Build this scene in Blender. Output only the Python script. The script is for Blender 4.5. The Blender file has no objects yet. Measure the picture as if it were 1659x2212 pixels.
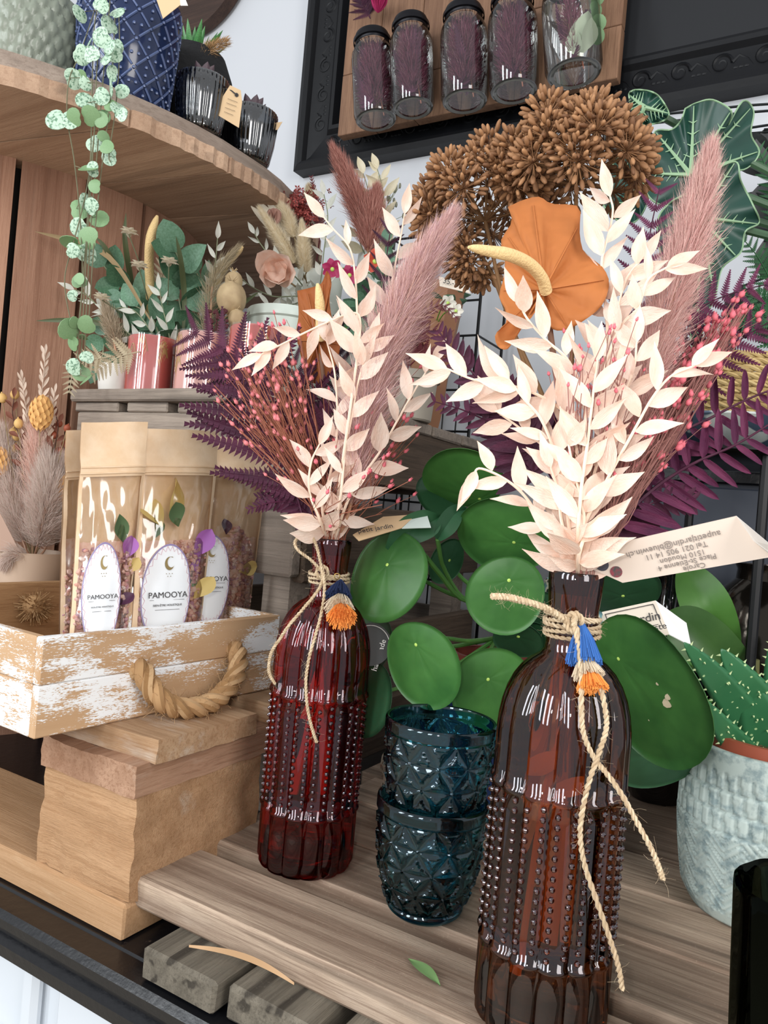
import bpy, math, random
import numpy as np
from mathutils import Vector, Matrix, noise

random.seed(7)
SC = bpy.context.scene
COL = SC.collection
V = Vector

# ------------------------------------------------------------------ camera
Z0 = 1.25                       # camera height above the shop floor
F = 1661.0                      # focal length in pixels of the 1659 x 2212 frame
ROLL, TH = math.radians(5.0), math.radians(30.5)
XH = V((math.cos(TH), math.sin(TH), 0)); YH = V((-math.sin(TH), math.cos(TH), 0)); ZH = V((0, 0, 1))
CR = XH * math.cos(ROLL) + ZH * math.sin(ROLL)
CU = -XH * math.sin(ROLL) + ZH * math.cos(ROLL)
cam_d = bpy.data.cameras.new('camera'); cam = bpy.data.objects.new('camera', cam_d); COL.objects.link(cam)
m = Matrix((CR, CU, -YH)).transposed().to_4x4(); m.translation = V((0, 0, Z0)); cam.matrix_world = m
cam_d.sensor_fit = 'HORIZONTAL'; cam_d.sensor_width = 36.0; cam_d.lens = 36.0 * F / 1659.0
cam_d.clip_start = 0.01; cam_d.clip_end = 60
SC.camera = cam

# ------------------------------------------------------------------ light and exposure
SC.view_settings.view_transform = 'Standard'; SC.view_settings.look = 'None'
SC.view_settings.gamma = 1.0; SC.view_settings.use_curve_mapping = False
SC.view_settings.exposure = 0.30
wd = bpy.data.worlds.new('world'); SC.world = wd; wd.use_nodes = True
bg = wd.node_tree.nodes['Background']; bg.inputs[0].default_value = (0.93, 0.96, 1.0, 1); bg.inputs[1].default_value = 0.55

def area(name, loc, target, sx, sy, power, col):
    d = bpy.data.lights.new(name, 'AREA'); d.shape = 'RECTANGLE'; d.size = sx; d.size_y = sy; d.energy = power; d.color = col
    o = bpy.data.objects.new(name, d); COL.objects.link(o); o.location = V(loc) + V((0, 0, Z0))
    o.rotation_euler = (V(target) - V(loc)).to_track_quat('-Z', 'Y').to_euler(); return o
for wx, wy in ((-1.75, -1.35), (-.95, -1.8), (-.05, -2.0)):
    area('shop_window_light', (wx, wy, .75), (-.4, .7, .05), .34, 1.4, 17, (.93, .97, 1.0))
area('pouch_glare_light', (1.2, -.36, .55), (-.5, .45, .05), .6, 1.1, 15, (1.0, .97, .94))  # added side light, placed so the pouch film catches glare
fl = bpy.data.lights.new('phone_flash', 'POINT'); fl.energy = 2.1; fl.shadow_soft_size = 0.012; fl.color = (1.0, 0.95, 0.9)
flo = bpy.data.objects.new('phone_flash', fl); COL.objects.link(flo)
flo.location = CR * -0.03 + CU * 0.03 - YH * 0.01 + V((0, 0, Z0))

# ------------------------------------------------------------------ pixel geometry: a pixel's ray met with a real plane or depth
def ray(u, v):
    c = (u - 829.5) / F; d = (v - 1106) / F
    X = c * math.cos(ROLL) + d * math.sin(ROLL); Z = c * math.sin(ROLL) - d * math.cos(ROLL)
    return V((X * math.cos(TH) - math.sin(TH), X * math.sin(TH) + math.cos(TH), Z))
def P(u, v, Y): return ray(u, v) * Y
def PZ(u, v, z): r = ray(u, v); return r * (z / r.z)
def PY(u, v, y): r = ray(u, v); return r * (y / r.y)
def PX(u, v, x): r = ray(u, v); return r * (x / r.x)
def pp(l, Y=None): return [P(a[0], a[1], a[2] if len(a) > 2 else Y) for a in l]
def view(p): return (-V(p)).normalized()

# ------------------------------------------------------------------ mesh helper
class MB:
    def __init__(s): s.v = []; s.f = []
    def add(s, vs, fs):
        b = len(s.v); s.v.extend([tuple(x) for x in vs]); s.f.extend([tuple(i + b for i in q) for q in fs]); return s
    def box(s, lo, hi, M=None, bev=0.0, jit=0.0):
        lo = V(lo); hi = V(hi)
        if bev <= 0:
            vs = [V((x, y, z)) for z in (lo.z, hi.z) for y in (lo.y, hi.y) for x in (lo.x, hi.x)]
            fs = [(0, 2, 3, 1), (4, 5, 7, 6), (0, 1, 5, 4), (2, 6, 7, 3), (0, 4, 6, 2), (1, 3, 7, 5)]
        else:
            b = min(bev, min(hi - lo) * .45); c = []; vs = []; fs = []
            for sz in (0, 1):
                for sy in (0, 1):
                    for sx in (0, 1):
                        p = V((hi.x if sx else lo.x, hi.y if sy else lo.y, hi.z if sz else lo.z))
                        d = V((-b if sx else b, -b if sy else b, -b if sz else b))
                        k = [p + V((0, d.y, d.z)), p + V((d.x, 0, d.z)), p + V((d.x, d.y, 0))]
                        c.append(len(vs)); vs.extend(k)
            q = lambda i, a: c[i] + a
            for a, ids in ((0, ((0, 4, 6, 2), (1, 3, 7, 5))), (1, ((0, 1, 5, 4), (2, 6, 7, 3))), (2, ((0, 2, 3, 1), (4, 5, 7, 6)))):
                for t in ids: fs.append(tuple(q(i, a) for i in t))
            for (i, j, a, e) in ((0,1,1,2),(2,3,1,2),(4,5,1,2),(6,7,1,2),(0,2,0,2),(1,3,0,2),(4,6,0,2),(5,7,0,2),(0,4,0,1),(1,5,0,1),(2,6,0,1),(3,7,0,1)):
                fs.append((q(i, a), q(j, a), q(j, e), q(i, e)))
            for i in range(8): fs.append((q(i, 0), q(i, 1), q(i, 2)))
        if jit: vs = [p + V((random.uniform(-jit, jit), random.uniform(-jit, jit), random.uniform(-jit, jit))) for p in vs]
        if M is not None: vs = [M @ p for p in vs]
        return s.add(vs, fs)
    def tube(s, pts, r, n=6, cap=True, flat=1.0):
        pts = [V(p) for p in pts]; k = len(pts)
        rs = r if isinstance(r, (list, tuple)) else [r] * k
        if len(rs) == 2 and k != 2: rs = [rs[0] + (rs[1] - rs[0]) * i / (k - 1) for i in range(k)]
        t0 = (pts[1] - pts[0]).normalized(); a = t0.orthogonal().normalized(); vs = []; fs = []
        for i in range(k):
            t = (pts[min(i + 1, k - 1)] - pts[max(i - 1, 0)])
            t = t.normalized() if t.length > 1e-9 else t0
            a = (a - t * a.dot(t)); a = a.normalized() if a.length > 1e-6 else t.orthogonal().normalized(); b = t.cross(a)
            for j in range(n):
                th = 2 * math.pi * j / n; vs.append(pts[i] + (a * math.cos(th) + b * math.sin(th) * flat) * rs[i])
        for i in range(k - 1):
            for j in range(n): fs.append((i * n + j, i * n + (j + 1) % n, (i + 1) * n + (j + 1) % n, (i + 1) * n + j))
        if cap: fs.append(tuple(range(n))[::-1]); fs.append(tuple((k - 1) * n + j for j in range(n)))
        return s.add(vs, fs)
    def lathe(s, prof, n, M=None, rf=None, close=False):
        """prof: (r, z) list; rf(r, z, theta) may reshape the radius"""
        M = M or Matrix(); vs = []; fs = []; k = len(prof)
        for (r, z) in prof:
            for j in range(n):
                th = 2 * math.pi * j / n; q = rf(r, z, th) if rf else r
                vs.append(M @ V((q * math.cos(th), q * math.sin(th), z)))
        for i in range(k - 1):
            for j in range(n): fs.append((i * n + j, i * n + (j + 1) % n, (i + 1) * n + (j + 1) % n, (i + 1) * n + j))
        if prof[0][0] > 1e-6 and not close: fs.append(tuple(range(n))[::-1])
        if prof[-1][0] > 1e-6 and not close: fs.append(tuple((k - 1) * n + j for j in range(n)))
        return s.add(vs, fs)
    def ball(s, c, r, n=6, m_=4, M=None):
        c = V(c); rr = r if isinstance(r, (tuple, list)) else (r, r, r); vs = [V((0, 0, -1))]; fs = []
        for i in range(1, m_):
            ph = -math.pi / 2 + math.pi * i / m_
            for j in range(n): vs.append(V((math.cos(ph) * math.cos(2 * math.pi * j / n), math.cos(ph) * math.sin(2 * math.pi * j / n), math.sin(ph))))
        vs.append(V((0, 0, 1))); L = len(vs) - 1
        for j in range(n):
            fs.append((0, 1 + (j + 1) % n, 1 + j)); fs.append((L, L - n + j, L - n + (j + 1) % n))
        for i in range(m_ - 2):
            for j in range(n): fs.append((1 + i * n + j, 1 + i * n + (j + 1) % n, 1 + (i + 1) * n + (j + 1) % n, 1 + (i + 1) * n + j))
        vs = [V((p.x * rr[0], p.y * rr[1], p.z * rr[2])) for p in vs]
        vs = [(M @ p if M is not None else p) + c for p in vs]
        return s.add(vs, fs)
    def grid(s, fn, nu, nv):
        vs = [fn(i / nu, j / nv) for j in range(nv + 1) for i in range(nu + 1)]
        fs = [(j * (nu + 1) + i, j * (nu + 1) + i + 1, (j + 1) * (nu + 1) + i + 1, (j + 1) * (nu + 1) + i) for j in range(nv) for i in range(nu)]
        return s.add(vs, fs)
    def slab(s, poly, off):
        """polygon (world points) extruded by the vector off"""
        n = len(poly); off = V(off); vs = [V(p) for p in poly] + [V(p) + off for p in poly]
        fs = [tuple(range(n))[::-1], tuple(range(n, 2 * n))] + [(i, (i + 1) % n, n + (i + 1) % n, n + i) for i in range(n)]
        return s.add(vs, fs)
    def mesh(s, name, mt, o=None, smooth=True):
        me = bpy.data.meshes.new(name)
        vs = s.v if o is None else [(a[0] - o[0], a[1] - o[1], a[2] - o[2]) for a in s.v]
        me.from_pydata(vs, [], s.f)
        if smooth: me.polygons.foreach_set('use_smooth', [True] * len(me.polygons))
        if mt: me.materials.append(mt)
        me.update(); return me

ORG = {}
def props(o, label=None, cat=None, group=None, kind=None):
    if label: o['label'] = label
    if cat: o['category'] = cat
    if group: o['group'] = group
    if kind: o['kind'] = kind
def thing(name, label, cat, loc, group=None):
    o = bpy.data.objects.new(name, None); COL.objects.link(o); o.empty_display_size = .02
    loc = V(loc); o.location = loc + V((0, 0, Z0)); ORG[o.name] = loc; props(o, label, cat, group); return o
def autosmooth(me, deg):
    try: me.set_sharp_from_angle(angle=math.radians(deg))
    except Exception: pass
def part(name, mb, mt, parent, label=None, kind=None, smooth=True, sharp=40):
    o0 = ORG[parent.name]
    me = mb.mesh(name, mt, o0, smooth)
    if smooth and sharp: autosmooth(me, sharp)
    o = bpy.data.objects.new(name, me); COL.objects.link(o); o.parent = parent; ORG[o.name] = o0
    props(o, label, None, None, kind); return o
def solo(name, mb, mt, label, cat, loc, group=None, smooth=True, sharp=40, kind=None):
    loc = V(loc); me = mb.mesh(name, mt, loc, smooth)
    if smooth and sharp: autosmooth(me, sharp)
    o = bpy.data.objects.new(name, me); COL.objects.link(o); o.location = loc + V((0, 0, Z0)); ORG[o.name] = loc
    props(o, label, cat, group, kind); return o
def inst(name, me, parent, M, label=None):
    o = bpy.data.objects.new(name, me); COL.objects.link(o); o.parent = parent
    o.matrix_local = Matrix.Translation(-ORG[parent.name]) @ M; ORG[o.name] = ORG[parent.name]
    if label: o['label'] = label
    return o
def frame(p, d, nrm, sx=1.0, sy=None, sz=None):
    """local +Y along d, +Z near nrm"""
    d = V(d).normalized(); nrm = V(nrm); x = d.cross(nrm)
    x = x.normalized() if x.length > 1e-5 else d.orthogonal().normalized(); z = x.cross(d)
    M = Matrix((x * sx, d * (sy or sx), z * (sz or sx))).transposed().to_4x4(); M.translation = V(p); return M
def axisM(p, d):
    """local +Z along d, origin p"""
    d = V(d).normalized(); x = d.orthogonal().normalized(); M = Matrix((x, d.cross(x), d)).transposed().to_4x4(); M.translation = V(p); return M
def cr(pts, n):
    """Catmull-Rom curve through pts, n samples"""
    pts = [V(p) for p in pts]
    if len(pts) == 2: return [pts[0].lerp(pts[1], i / (n - 1)) for i in range(n)]
    e = [pts[0] * 2 - pts[1]] + pts + [pts[-1] * 2 - pts[-2]]; out = []
    for i in range(n):
        t = (len(pts) - 1) * i / (n - 1); k = min(int(t), len(pts) - 2); t -= k; a, b, c, d = e[k:k + 4]
        out.append(.5 * ((2 * b) + (c - a) * t + (2 * a - 5 * b + 4 * c - d) * t * t + (3 * b - a - 3 * c + d) * t ** 3))
    return out
def rv(s=1.0): return V((random.uniform(-s, s), random.uniform(-s, s), random.uniform(-s, s)))

# ------------------------------------------------------------------ materials
def srgb(h):
    h = h.lstrip('#'); c = [int(h[i:i + 2], 16) / 255 for i in (0, 2, 4)]
    return tuple((x / 12.92 if x <= .04045 else ((x + .055) / 1.055) ** 2.4) for x in c) + (1,)
MATS = {}
class NT:
    def __init__(s, name):
        s.m = bpy.data.materials.new(name); s.m.use_nodes = True; s.t = s.m.node_tree; s.b = s.t.nodes['Principled BSDF']; s.out = s.t.nodes['Material Output']
    def n(s, typ, **k):
        o = s.t.nodes.new(typ)
        for a, b in k.items(): setattr(o, a, b)
        return o
    def l(s, a, b): s.t.links.new(a, b)
    def mix(s, fac, a, b):
        o = s.n('ShaderNodeMix', data_type='RGBA')
        for i, x in ((0, fac), (6, a), (7, b)):
            if hasattr(x, 'links'): s.l(x, o.inputs[i])
            else: o.inputs[i].default_value = x
        return o.outputs[2]
    def ramp(s, x, p0, p1, c0=(0, 0, 0, 1), c1=(1, 1, 1, 1)):
        o = s.n('ShaderNodeValToRGB'); e = o.color_ramp.elements
        e[0].position = p0; e[1].position = p1; e[0].color = c0; e[1].color = c1; s.l(x, o.inputs[0]); return o.outputs[0]
    def coords(s, scale=(1, 1, 1), rnd=True, rot=(0, 0, 0)):
        tc = s.n('ShaderNodeTexCoord'); mp = s.n('ShaderNodeMapping'); mp.inputs['Scale'].default_value = scale; mp.inputs['Rotation'].default_value = rot
        if rnd:
            oi = s.n('ShaderNodeObjectInfo'); mu = s.n('ShaderNodeMath', operation='MULTIPLY'); mu.inputs[1].default_value = 37.0; s.l(oi.outputs['Random'], mu.inputs[0])
            va = s.n('ShaderNodeVectorMath', operation='ADD'); s.l(tc.outputs['Object'], va.inputs[0]); s.l(mu.outputs[0], va.inputs[1]); s.l(va.outputs[0], mp.inputs[0])
        else: s.l(tc.outputs['Object'], mp.inputs[0])
        return mp.outputs[0]
    def noise(s, vec, scale, detail=4, rough=.55):
        o = s.n('ShaderNodeTexNoise'); o.inputs['Scale'].default_value = scale; o.inputs['Detail'].default_value = detail; o.inputs['Roughness'].default_value = rough
        s.l(vec, o.inputs['Vector']); return o.outputs[0]
    def bump(s, h, strength=.3, dist=.002):
        o = s.n('ShaderNodeBump'); o.inputs['Strength'].default_value = strength; o.inputs['Distance'].default_value = dist; s.l(h, o.inputs['Height']); s.l(o.outputs[0], s.b.inputs['Normal']); return o
    def set(s, **k):
        for a, b in k.items():
            a = a.replace('_', ' ')
            if hasattr(b, 'links'): s.l(b, s.b.inputs[a])
            else: s.b.inputs[a].default_value = b
        return s
def plain(name, col, rough=.6, metal=0, vary=0, trans=0, bump=0, bscale=200, col2=None, nscale=40, spec=.5, sheen=0, coat=0):
    if name in MATS: return MATS[name]
    k = NT(name); c = srgb(col); k.set(Base_Color=c, Roughness=rough, Metallic=metal); k.b.inputs['Specular IOR Level'].default_value = spec
    if coat: k.b.inputs['Coat Weight'].default_value = coat; k.b.inputs['Coat Roughness'].default_value = .05
    if col2:
        vec = k.coords(); nz = k.noise(vec, nscale); k.set(Base_Color=k.mix(k.ramp(nz, .35, .65), c, srgb(col2)))
    if bump:
        vec = k.coords(); k.bump(k.noise(vec, bscale), bump)
    if trans:
        tr = k.n('ShaderNodeBsdfTranslucent'); ms = k.n('ShaderNodeMixShader'); ms.inputs[0].default_value = trans
        if col2: k.l(k.b.inputs['Base Color'].links[0].from_socket, tr.inputs[0])
        else: tr.inputs[0].default_value = c
        k.l(k.b.outputs[0], ms.inputs[1]); k.l(tr.outputs[0], ms.inputs[2]); k.l(ms.outputs[0], k.out.inputs[0])
    MATS[name] = k.m; return k.m
def wood(name, dark, light, axis='x', fine=90, rough=.75, contrast=(.3, .72), crack=.0, spots=None, spotcol=None, bumpk=.35, vary=.18, lines=.45):
    """grain that runs along one axis of the (unrotated) object"""
    if name in MATS: return MATS[name]
    k = NT(name); sc = {'x': (.05, 1, 1), 'y': (1, .05, 1), 'z': (1, 1, .05)}[axis]
    vec = k.coords(sc); n1 = k.noise(vec, fine, 6, .6); n2 = k.noise(vec, fine * .22, 3, .5)
    mx = k.n('ShaderNodeMath', operation='ADD'); k.l(n1, mx.inputs[0]); k.l(n2, mx.inputs[1])
    hv = k.n('ShaderNodeMath', operation='MULTIPLY'); k.l(mx.outputs[0], hv.inputs[0]); hv.inputs[1].default_value = .5
    fac = k.ramp(hv.outputs[0], *contrast); col = k.mix(fac, srgb(dark), srgb(light))
    if spots:                                   # large pale or dark wear with a shape of its own
        v2 = k.coords({'x': (.35, 1, 1), 'y': (1, .35, 1), 'z': (1, 1, .35)}[axis]); n3 = k.noise(v2, 14, 5, .65)
        col = k.mix(k.ramp(n3, .58, .70, (0, 0, 0, 1), (spots, spots, spots, 1)), col, srgb(spotcol))
    if lines:                                   # narrow dark growth rings
        v5 = k.coords({'x': (.025, 1, 1), 'y': (1, .025, 1), 'z': (1, 1, .025)}[axis]); n5 = k.noise(v5, fine * 4.5, 4, .55)
        col = k.mix(k.ramp(n5, .52, .60, (0, 0, 0, 1), (lines,) * 3 + (1,)), col, srgb(dark))
    if crack:
        n4 = k.noise(vec, fine * .7, 2, .4); col = k.mix(k.ramp(n4, .60, .66, (0, 0, 0, 1), (crack,) * 3 + (1,)), col, srgb('#1c1611'))
    v6 = k.coords({'x': (.04, 1, 1), 'y': (1, .04, 1), 'z': (1, 1, .04)}[axis]); n6 = k.noise(v6, fine * 14, 4, .7); v7 = k.coords(); n7 = k.noise(v7, 420, 3, .7)   # fibres and dust
    col = k.mix(k.ramp(n6, .48, .66, (0, 0, 0, 1), (.38, .38, .38, 1)), col, srgb(dark)); col = k.mix(k.ramp(n7, .60, .74, (0, 0, 0, 1), (.30, .30, .30, 1)), col, srgb(light))
    oi = k.n('ShaderNodeObjectInfo'); mr = k.n('ShaderNodeMapRange'); k.l(oi.outputs['Random'], mr.inputs[0]); mr.inputs[3].default_value = 1 - vary; mr.inputs[4].default_value = 1 + vary * .6
    hs = k.n('ShaderNodeHueSaturation'); k.l(mr.outputs[0], hs.inputs['Value']); k.l(col, hs.inputs['Color'])
    k.set(Base_Color=hs.outputs[0], Roughness=rough); k.b.inputs['Specular IOR Level'].default_value = .3; sm = k.n('ShaderNodeMath', operation='MULTIPLY_ADD'); k.l(n6, sm.inputs[0]); sm.inputs[1].default_value = .45; k.l(hv.outputs[0], sm.inputs[2]); k.bump(sm.outputs[0], bumpk * 1.2, .0025)
    MATS[name] = k.m; return k.m
def glass(name, col, rough=.0, ior=1.45, coat=0.0):
    if name in MATS: return MATS[name]
    k = NT(name); g = k.n('ShaderNodeBsdfGlass'); g.inputs[0].default_value = srgb(col) if isinstance(col, str) else col; g.inputs['Roughness'].default_value = rough; g.inputs['IOR'].default_value = ior
    if coat:                                     # lustre coating: a thin mirror share over the glass
        gl = k.n('ShaderNodeBsdfGlossy'); gl.inputs['Roughness'].default_value = .03; gl.inputs[0].default_value = (.9, .92, 1, 1); ms = k.n('ShaderNodeMixShader'); ms.inputs[0].default_value = coat; k.l(g.outputs[0], ms.inputs[1]); k.l(gl.outputs[0], ms.inputs[2]); k.l(ms.outputs[0], k.out.inputs[0])
    else: k.l(g.outputs[0], k.out.inputs[0])
    MATS[name] = k.m; return k.m
def sheetglass(name, col, refl=.08, rough=.03, edge=.6):
    """a thin pane or film: see-through with a sheen that grows towards grazing"""
    if name in MATS: return MATS[name]
    k = NT(name); t = k.n('ShaderNodeBsdfTransparent'); t.inputs[0].default_value = srgb(col); g = k.n('ShaderNodeBsdfGlossy'); g.inputs['Roughness'].default_value = rough
    f = k.n('ShaderNodeFresnel'); f.inputs[0].default_value = 1.5; mu = k.n('ShaderNodeMath', operation='MULTIPLY_ADD'); k.l(f.outputs[0], mu.inputs[0]); mu.inputs[1].default_value = edge; mu.inputs[2].default_value = refl; mu.use_clamp = True
    ms = k.n('ShaderNodeMixShader'); k.l(mu.outputs[0], ms.inputs[0]); k.l(t.outputs[0], ms.inputs[1]); k.l(g.outputs[0], ms.inputs[2]); k.l(ms.outputs[0], k.out.inputs[0])
    MATS[name] = k.m; return k.m
def fur(name, cols, rough=.8, trans=.3):
    """hairs: each strand its own tone"""
    if name in MATS: return MATS[name]
    k = NT(name); g = k.n('ShaderNodeNewGeometry'); r = k.n('ShaderNodeValToRGB'); e = r.color_ramp.elements
    while len(e) < len(cols): e.new(.5)
    for i, c in enumerate(cols): e[i].position = i / (len(cols) - 1); e[i].color = srgb(c)
    k.l(g.outputs['Random Per Island'], r.inputs[0]); k.set(Base_Color=r.outputs[0], Roughness=rough); k.b.inputs['Specular IOR Level'].default_value = .2
    tr = k.n('ShaderNodeBsdfTranslucent'); k.l(r.outputs[0], tr.inputs[0]); ms = k.n('ShaderNodeMixShader'); ms.inputs[0].default_value = trans
    k.l(k.b.outputs[0], ms.inputs[1]); k.l(tr.outputs[0], ms.inputs[2]); k.l(ms.outputs[0], k.out.inputs[0]); MATS[name] = k.m; return k.m
def text(name, s, size, M, mt, parent, align='CENTER', ext=.0001, sx=1.0):
    """flat print; M maps the local text plane to the world"""
    c = bpy.data.curves.new('lettering', 'FONT'); c.body = s; c.size = size; c.align_x = align; c.extrude = ext; c.resolution_u = 3
    t = bpy.data.objects.new('lettering', c); COL.objects.link(t)
    me = bpy.data.meshes.new_from_object(t.evaluated_get(bpy.context.evaluated_depsgraph_get())); bpy.data.objects.remove(t); bpy.data.curves.remove(c)
    me.transform(Matrix.Diagonal((sx, 1, 1, 1))); me.transform(Matrix.Translation(-ORG[parent.name]) @ M); me.materials.clear(); me.materials.append(mt)
    o = bpy.data.objects.new(name, me); COL.objects.link(o); o.parent = parent; ORG[o.name] = ORG[parent.name]; return o
def planeM(p, right, up):
    r = V(right).normalized(); n = r.cross(V(up)).normalized(); u = n.cross(r); M = Matrix((r, u, n)).transposed().to_4x4(); M.translation = V(p); return M
# ================================================================== the setting
WALLY = 1.22
k = NT('white wall paint'); vec = k.coords(rnd=False); k.set(Base_Color=srgb('#c9cbcf'), Roughness=.85); k.bump(k.noise(vec, 60, 3), .08); m_wall = k.m
k = NT('grey shop floor'); vec = k.coords(rnd=False); k.set(Base_Color=k.mix(k.noise(vec, 9, 5), srgb('#b3a692'), srgb('#cdc1ae')), Roughness=.6); m_floor = k.m
solo('wall_back', MB().box((-2.6, WALLY, -Z0), (1.5, WALLY + .1, 1.25)), m_wall, None, None, (0, WALLY, 0), kind='structure', smooth=False)
solo('floor', MB().box((-2.6, -2.6, -Z0 - .05), (1.5, WALLY, -Z0)), m_floor, None, None, (0, 0, -Z0), kind='structure', smooth=False)

# ------------------------------------------------------------------ black topped counter
k = NT('black worn lacquer'); vec = k.coords(rnd=False); nz = k.noise(vec, 45, 6, .7)
k.set(Base_Color=k.mix(k.ramp(nz, .66, .72), srgb('#0d0e12'), srgb('#5c4a40')), Roughness=.28); k.bump(k.noise(vec, 120, 3), .15); m_black = k.m
m_cab = plain('white cabinet lacquer', '#c6ccd3', .45, bump=.05, bscale=40)
m_cream = plain('cream painted plinth', '#e8e2d8', .55, bump=.1, bscale=60)
T = thing('counter', 'white counter with worn black top and moulded black edge', 'counter', (-.5, .76, -Z0))
ct = MB().box((-1.75, .375, -.336), (.6, 1.2, -.314), bev=.003)
top = part('counter_top', ct, m_black, T)
part('edge_moulding', MB().add([(x, y, z) for x in (-1.75, .6) for (y, z) in ((.376, -.315), (.358, -.315), (.354, -.319), (.354, -.325), (.358, -.328), (.358, -.331), (.352, -.335), (.352, -.343), (.360, -.348), (.376, -.350))],
     [(i, i + 1, 11 + i, 10 + i) for i in range(9)] + [(9, 0, 10, 19), tuple(range(10))[::-1], tuple(range(10, 20))]), m_black, T, sharp=20)
part('cabinet_body', MB().box((-1.74, .392, -Z0), (.58, 1.19, -.336)), m_cab, T, smooth=False)
xs = -.462
for (a, b, y) in ((-1.74, -.70, .378), (-.69, xs, .382), (xs + .004, .02, .374), (.03, .58, .378)):
    part('door_panel', MB().box((a, y, -1.15), (b, .392, -.352), bev=.003), m_cab, T)
part('moulding_strip', MB().box((xs - .035, .372, -1.15), (xs - .018, .383, -.356), bev=.004), m_cab, T)
part('rail', MB().box((-1.74, .345, -.50), (xs + .02, .392, -.424), bev=.014), m_cream, T, label='cream rail across the cabinet front')

# ------------------------------------------------------------------ pallet boards under the bottles
m_grey = wood('grey weathered pallet wood', '#4a443b', '#857d6f', 'y', 130, .85, crack=.75)
m_plank = wood('brown weathered plank', '#6e594a', '#bba691', 'x', 95, .72, (.34, .64), crack=.4, spots=.45, spotcol='#bfae9c', lines=.5)
T = thing('pallet_platform', 'low platform of weathered brown planks on grey boards, under the bottles', 'pallet', (-.1, .6, -.314))
xg = -.365
while xg < .5:
    part('cross_board', MB().box((xg, .3625 + random.uniform(-.003, .003), -.3138), (xg + .063, .922, -.293), bev=.0025, jit=.0006), m_grey, T, sharp=30); xg += .0685 if xg < -.34 else .075
for (x0, y0, y1) in ((-.418, .391, .455), (-.4185, .472, .541), (-.40, .545, .616), (-.39, .621, .690), (-.41, .695, .765), (-.40, .77, .845), (-.30, .85, .92)):
    part('plank', MB().box((x0, y0, -.293), (.55, y1, -.272 + random.uniform(-.0006, .0)), bev=.002, jit=.0005), m_plank, T, sharp=30)
solo('wood_shaving', MB().grid(lambda a, b: V((-.335 + .075 * a, .372 + .012 * a + .004 * b * math.sin(math.pi * a), -.2875 + .006 * math.sin(a * 2.6) - .004 * a + .0016 * b)), 12, 2), plain('pale shaving', '#b08d68', .7), 'thin curled splinter of pale wood on the grey boards', 'splinter', (-.3, .372, -.29))

# ------------------------------------------------------------------ raw pallet under the whitewashed box
m_raw_y = wood('raw pallet wood along depth', '#7d5840', '#b8947a', 'y', 80, .8, spots=.35, spotcol='#cdbfae')
m_raw_x = wood('raw pallet wood along length', '#98734f', '#c5a07c', 'x', 80, .8, spots=.3, spotcol='#d8c4a6')
m_block = wood('rough pallet block', '#97704d', '#c6a07b', 'x', 70, .85, (.3, .7), spots=.45, spotcol='#d9d2c4', bumpk=.8)
T = thing('wooden_pallet', 'raw wooden pallet corner with thick block, carrying the whitewashed box', 'pallet', (-.6, .55, -.314))
part('bottom_board', MB().box((-.80, .381, -.314), (-.404, .481, -.288), bev=.002, jit=.0008), m_raw_x, T, sharp=30)
def rough_block(lo, hi, n=9, amp=.0022):
    b = MB(); lo = V(lo); hi = V(hi)
    for ax in range(3):
        for sd in (0, 1):
            def fn(a, c, ax=ax, sd=sd):
                q = [0, 0, 0]; q[ax] = sd; q[(ax + 1) % 3] = a if sd else c; q[(ax + 2) % 3] = c if sd else a
                p = V((lo[i] + (hi[i] - lo[i]) * q[i] for i in range(3)))
                return p + noise.noise_vector(p * 70) * amp + noise.noise_vector(p * 230) * amp * .4
            b.grid(fn, n, n)
    return b
part('block', rough_block((-.504, .383, -.288), (-.404, .518, -.213), 14), m_block, T, label='rough chipboard like block', sharp=35)
part('stringer', rough_block((-.505, .379, -.213), (-.403, .60, -.191), 16, .0016), m_raw_y, T, sharp=35)
part('deck_board', rough_block((-.80, .392, -.191), (-.398, .5, -.174), 16, .001), wood('pallet deck wood', '#8f6a49', '#c4a584', 'x', 80, .8, spots=.7, spotcol='#c9c2b8'), T, sharp=35)
part('deck_board', rough_block((-.80, .53, -.191), (-.40, .598, -.174), 12, .001), MATS['pallet deck wood'], T, sharp=35)

# ------------------------------------------------------------------ whitewashed box with rope handles
def whitewash(name, axis):
    k = NT(name); sc = {'x': (.12, 1, 1), 'y': (1, .12, 1)}[axis]; v1 = k.coords(sc); v1 = k.coords({'x': (.06, 1, 1), 'y': (1, .06, 1)}[axis]); n0 = k.noise(v1, 620, 8, .8); v2 = k.coords({'x': (.5, 1, 1.5), 'y': (1, .5, 1.5)}[axis]); n2 = k.noise(v2, 30, 3, .5); v4 = k.coords({'x': (.2, 1, 1), 'y': (1, .2, 1)}[axis]); n1 = k.mix(.5, n0, k.noise(v4, 1500, 3, .6))
    a = k.n('ShaderNodeMath', operation='ADD'); k.l(n1, a.inputs[0]); k.l(n2, a.inputs[1])
    v3 = k.coords({'x': (.05, 1, 1), 'y': (1, .05, 1)}[axis]); col = k.mix(k.noise(v3, 80, 4), srgb('#a8835d'), srgb('#cba985'))
    f = k.ramp(k_half(k, a.outputs[0]), .520, .534)
    k.set(Base_Color=k.mix(f, col, srgb('#ebedee')), Roughness=.75); k.bump(f, .25, .001); return k.m
def k_half(k, s):
    h = k.n('ShaderNodeMath', operation='MULTIPLY'); k.l(s, h.inputs[0]); h.inputs[1].default_value = .5; return h.outputs[0]
m_ww_y, m_ww_x = whitewash('whitewashed board along depth', 'y'), whitewash('whitewashed board along length', 'x')
m_boxin = wood('bare box wood', '#8a6442', '#c19a70', 'y', 80, .75)
BC = V((-.4541, .3337, -.1735)); BA = math.atan2(.0117, .242)
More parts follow.
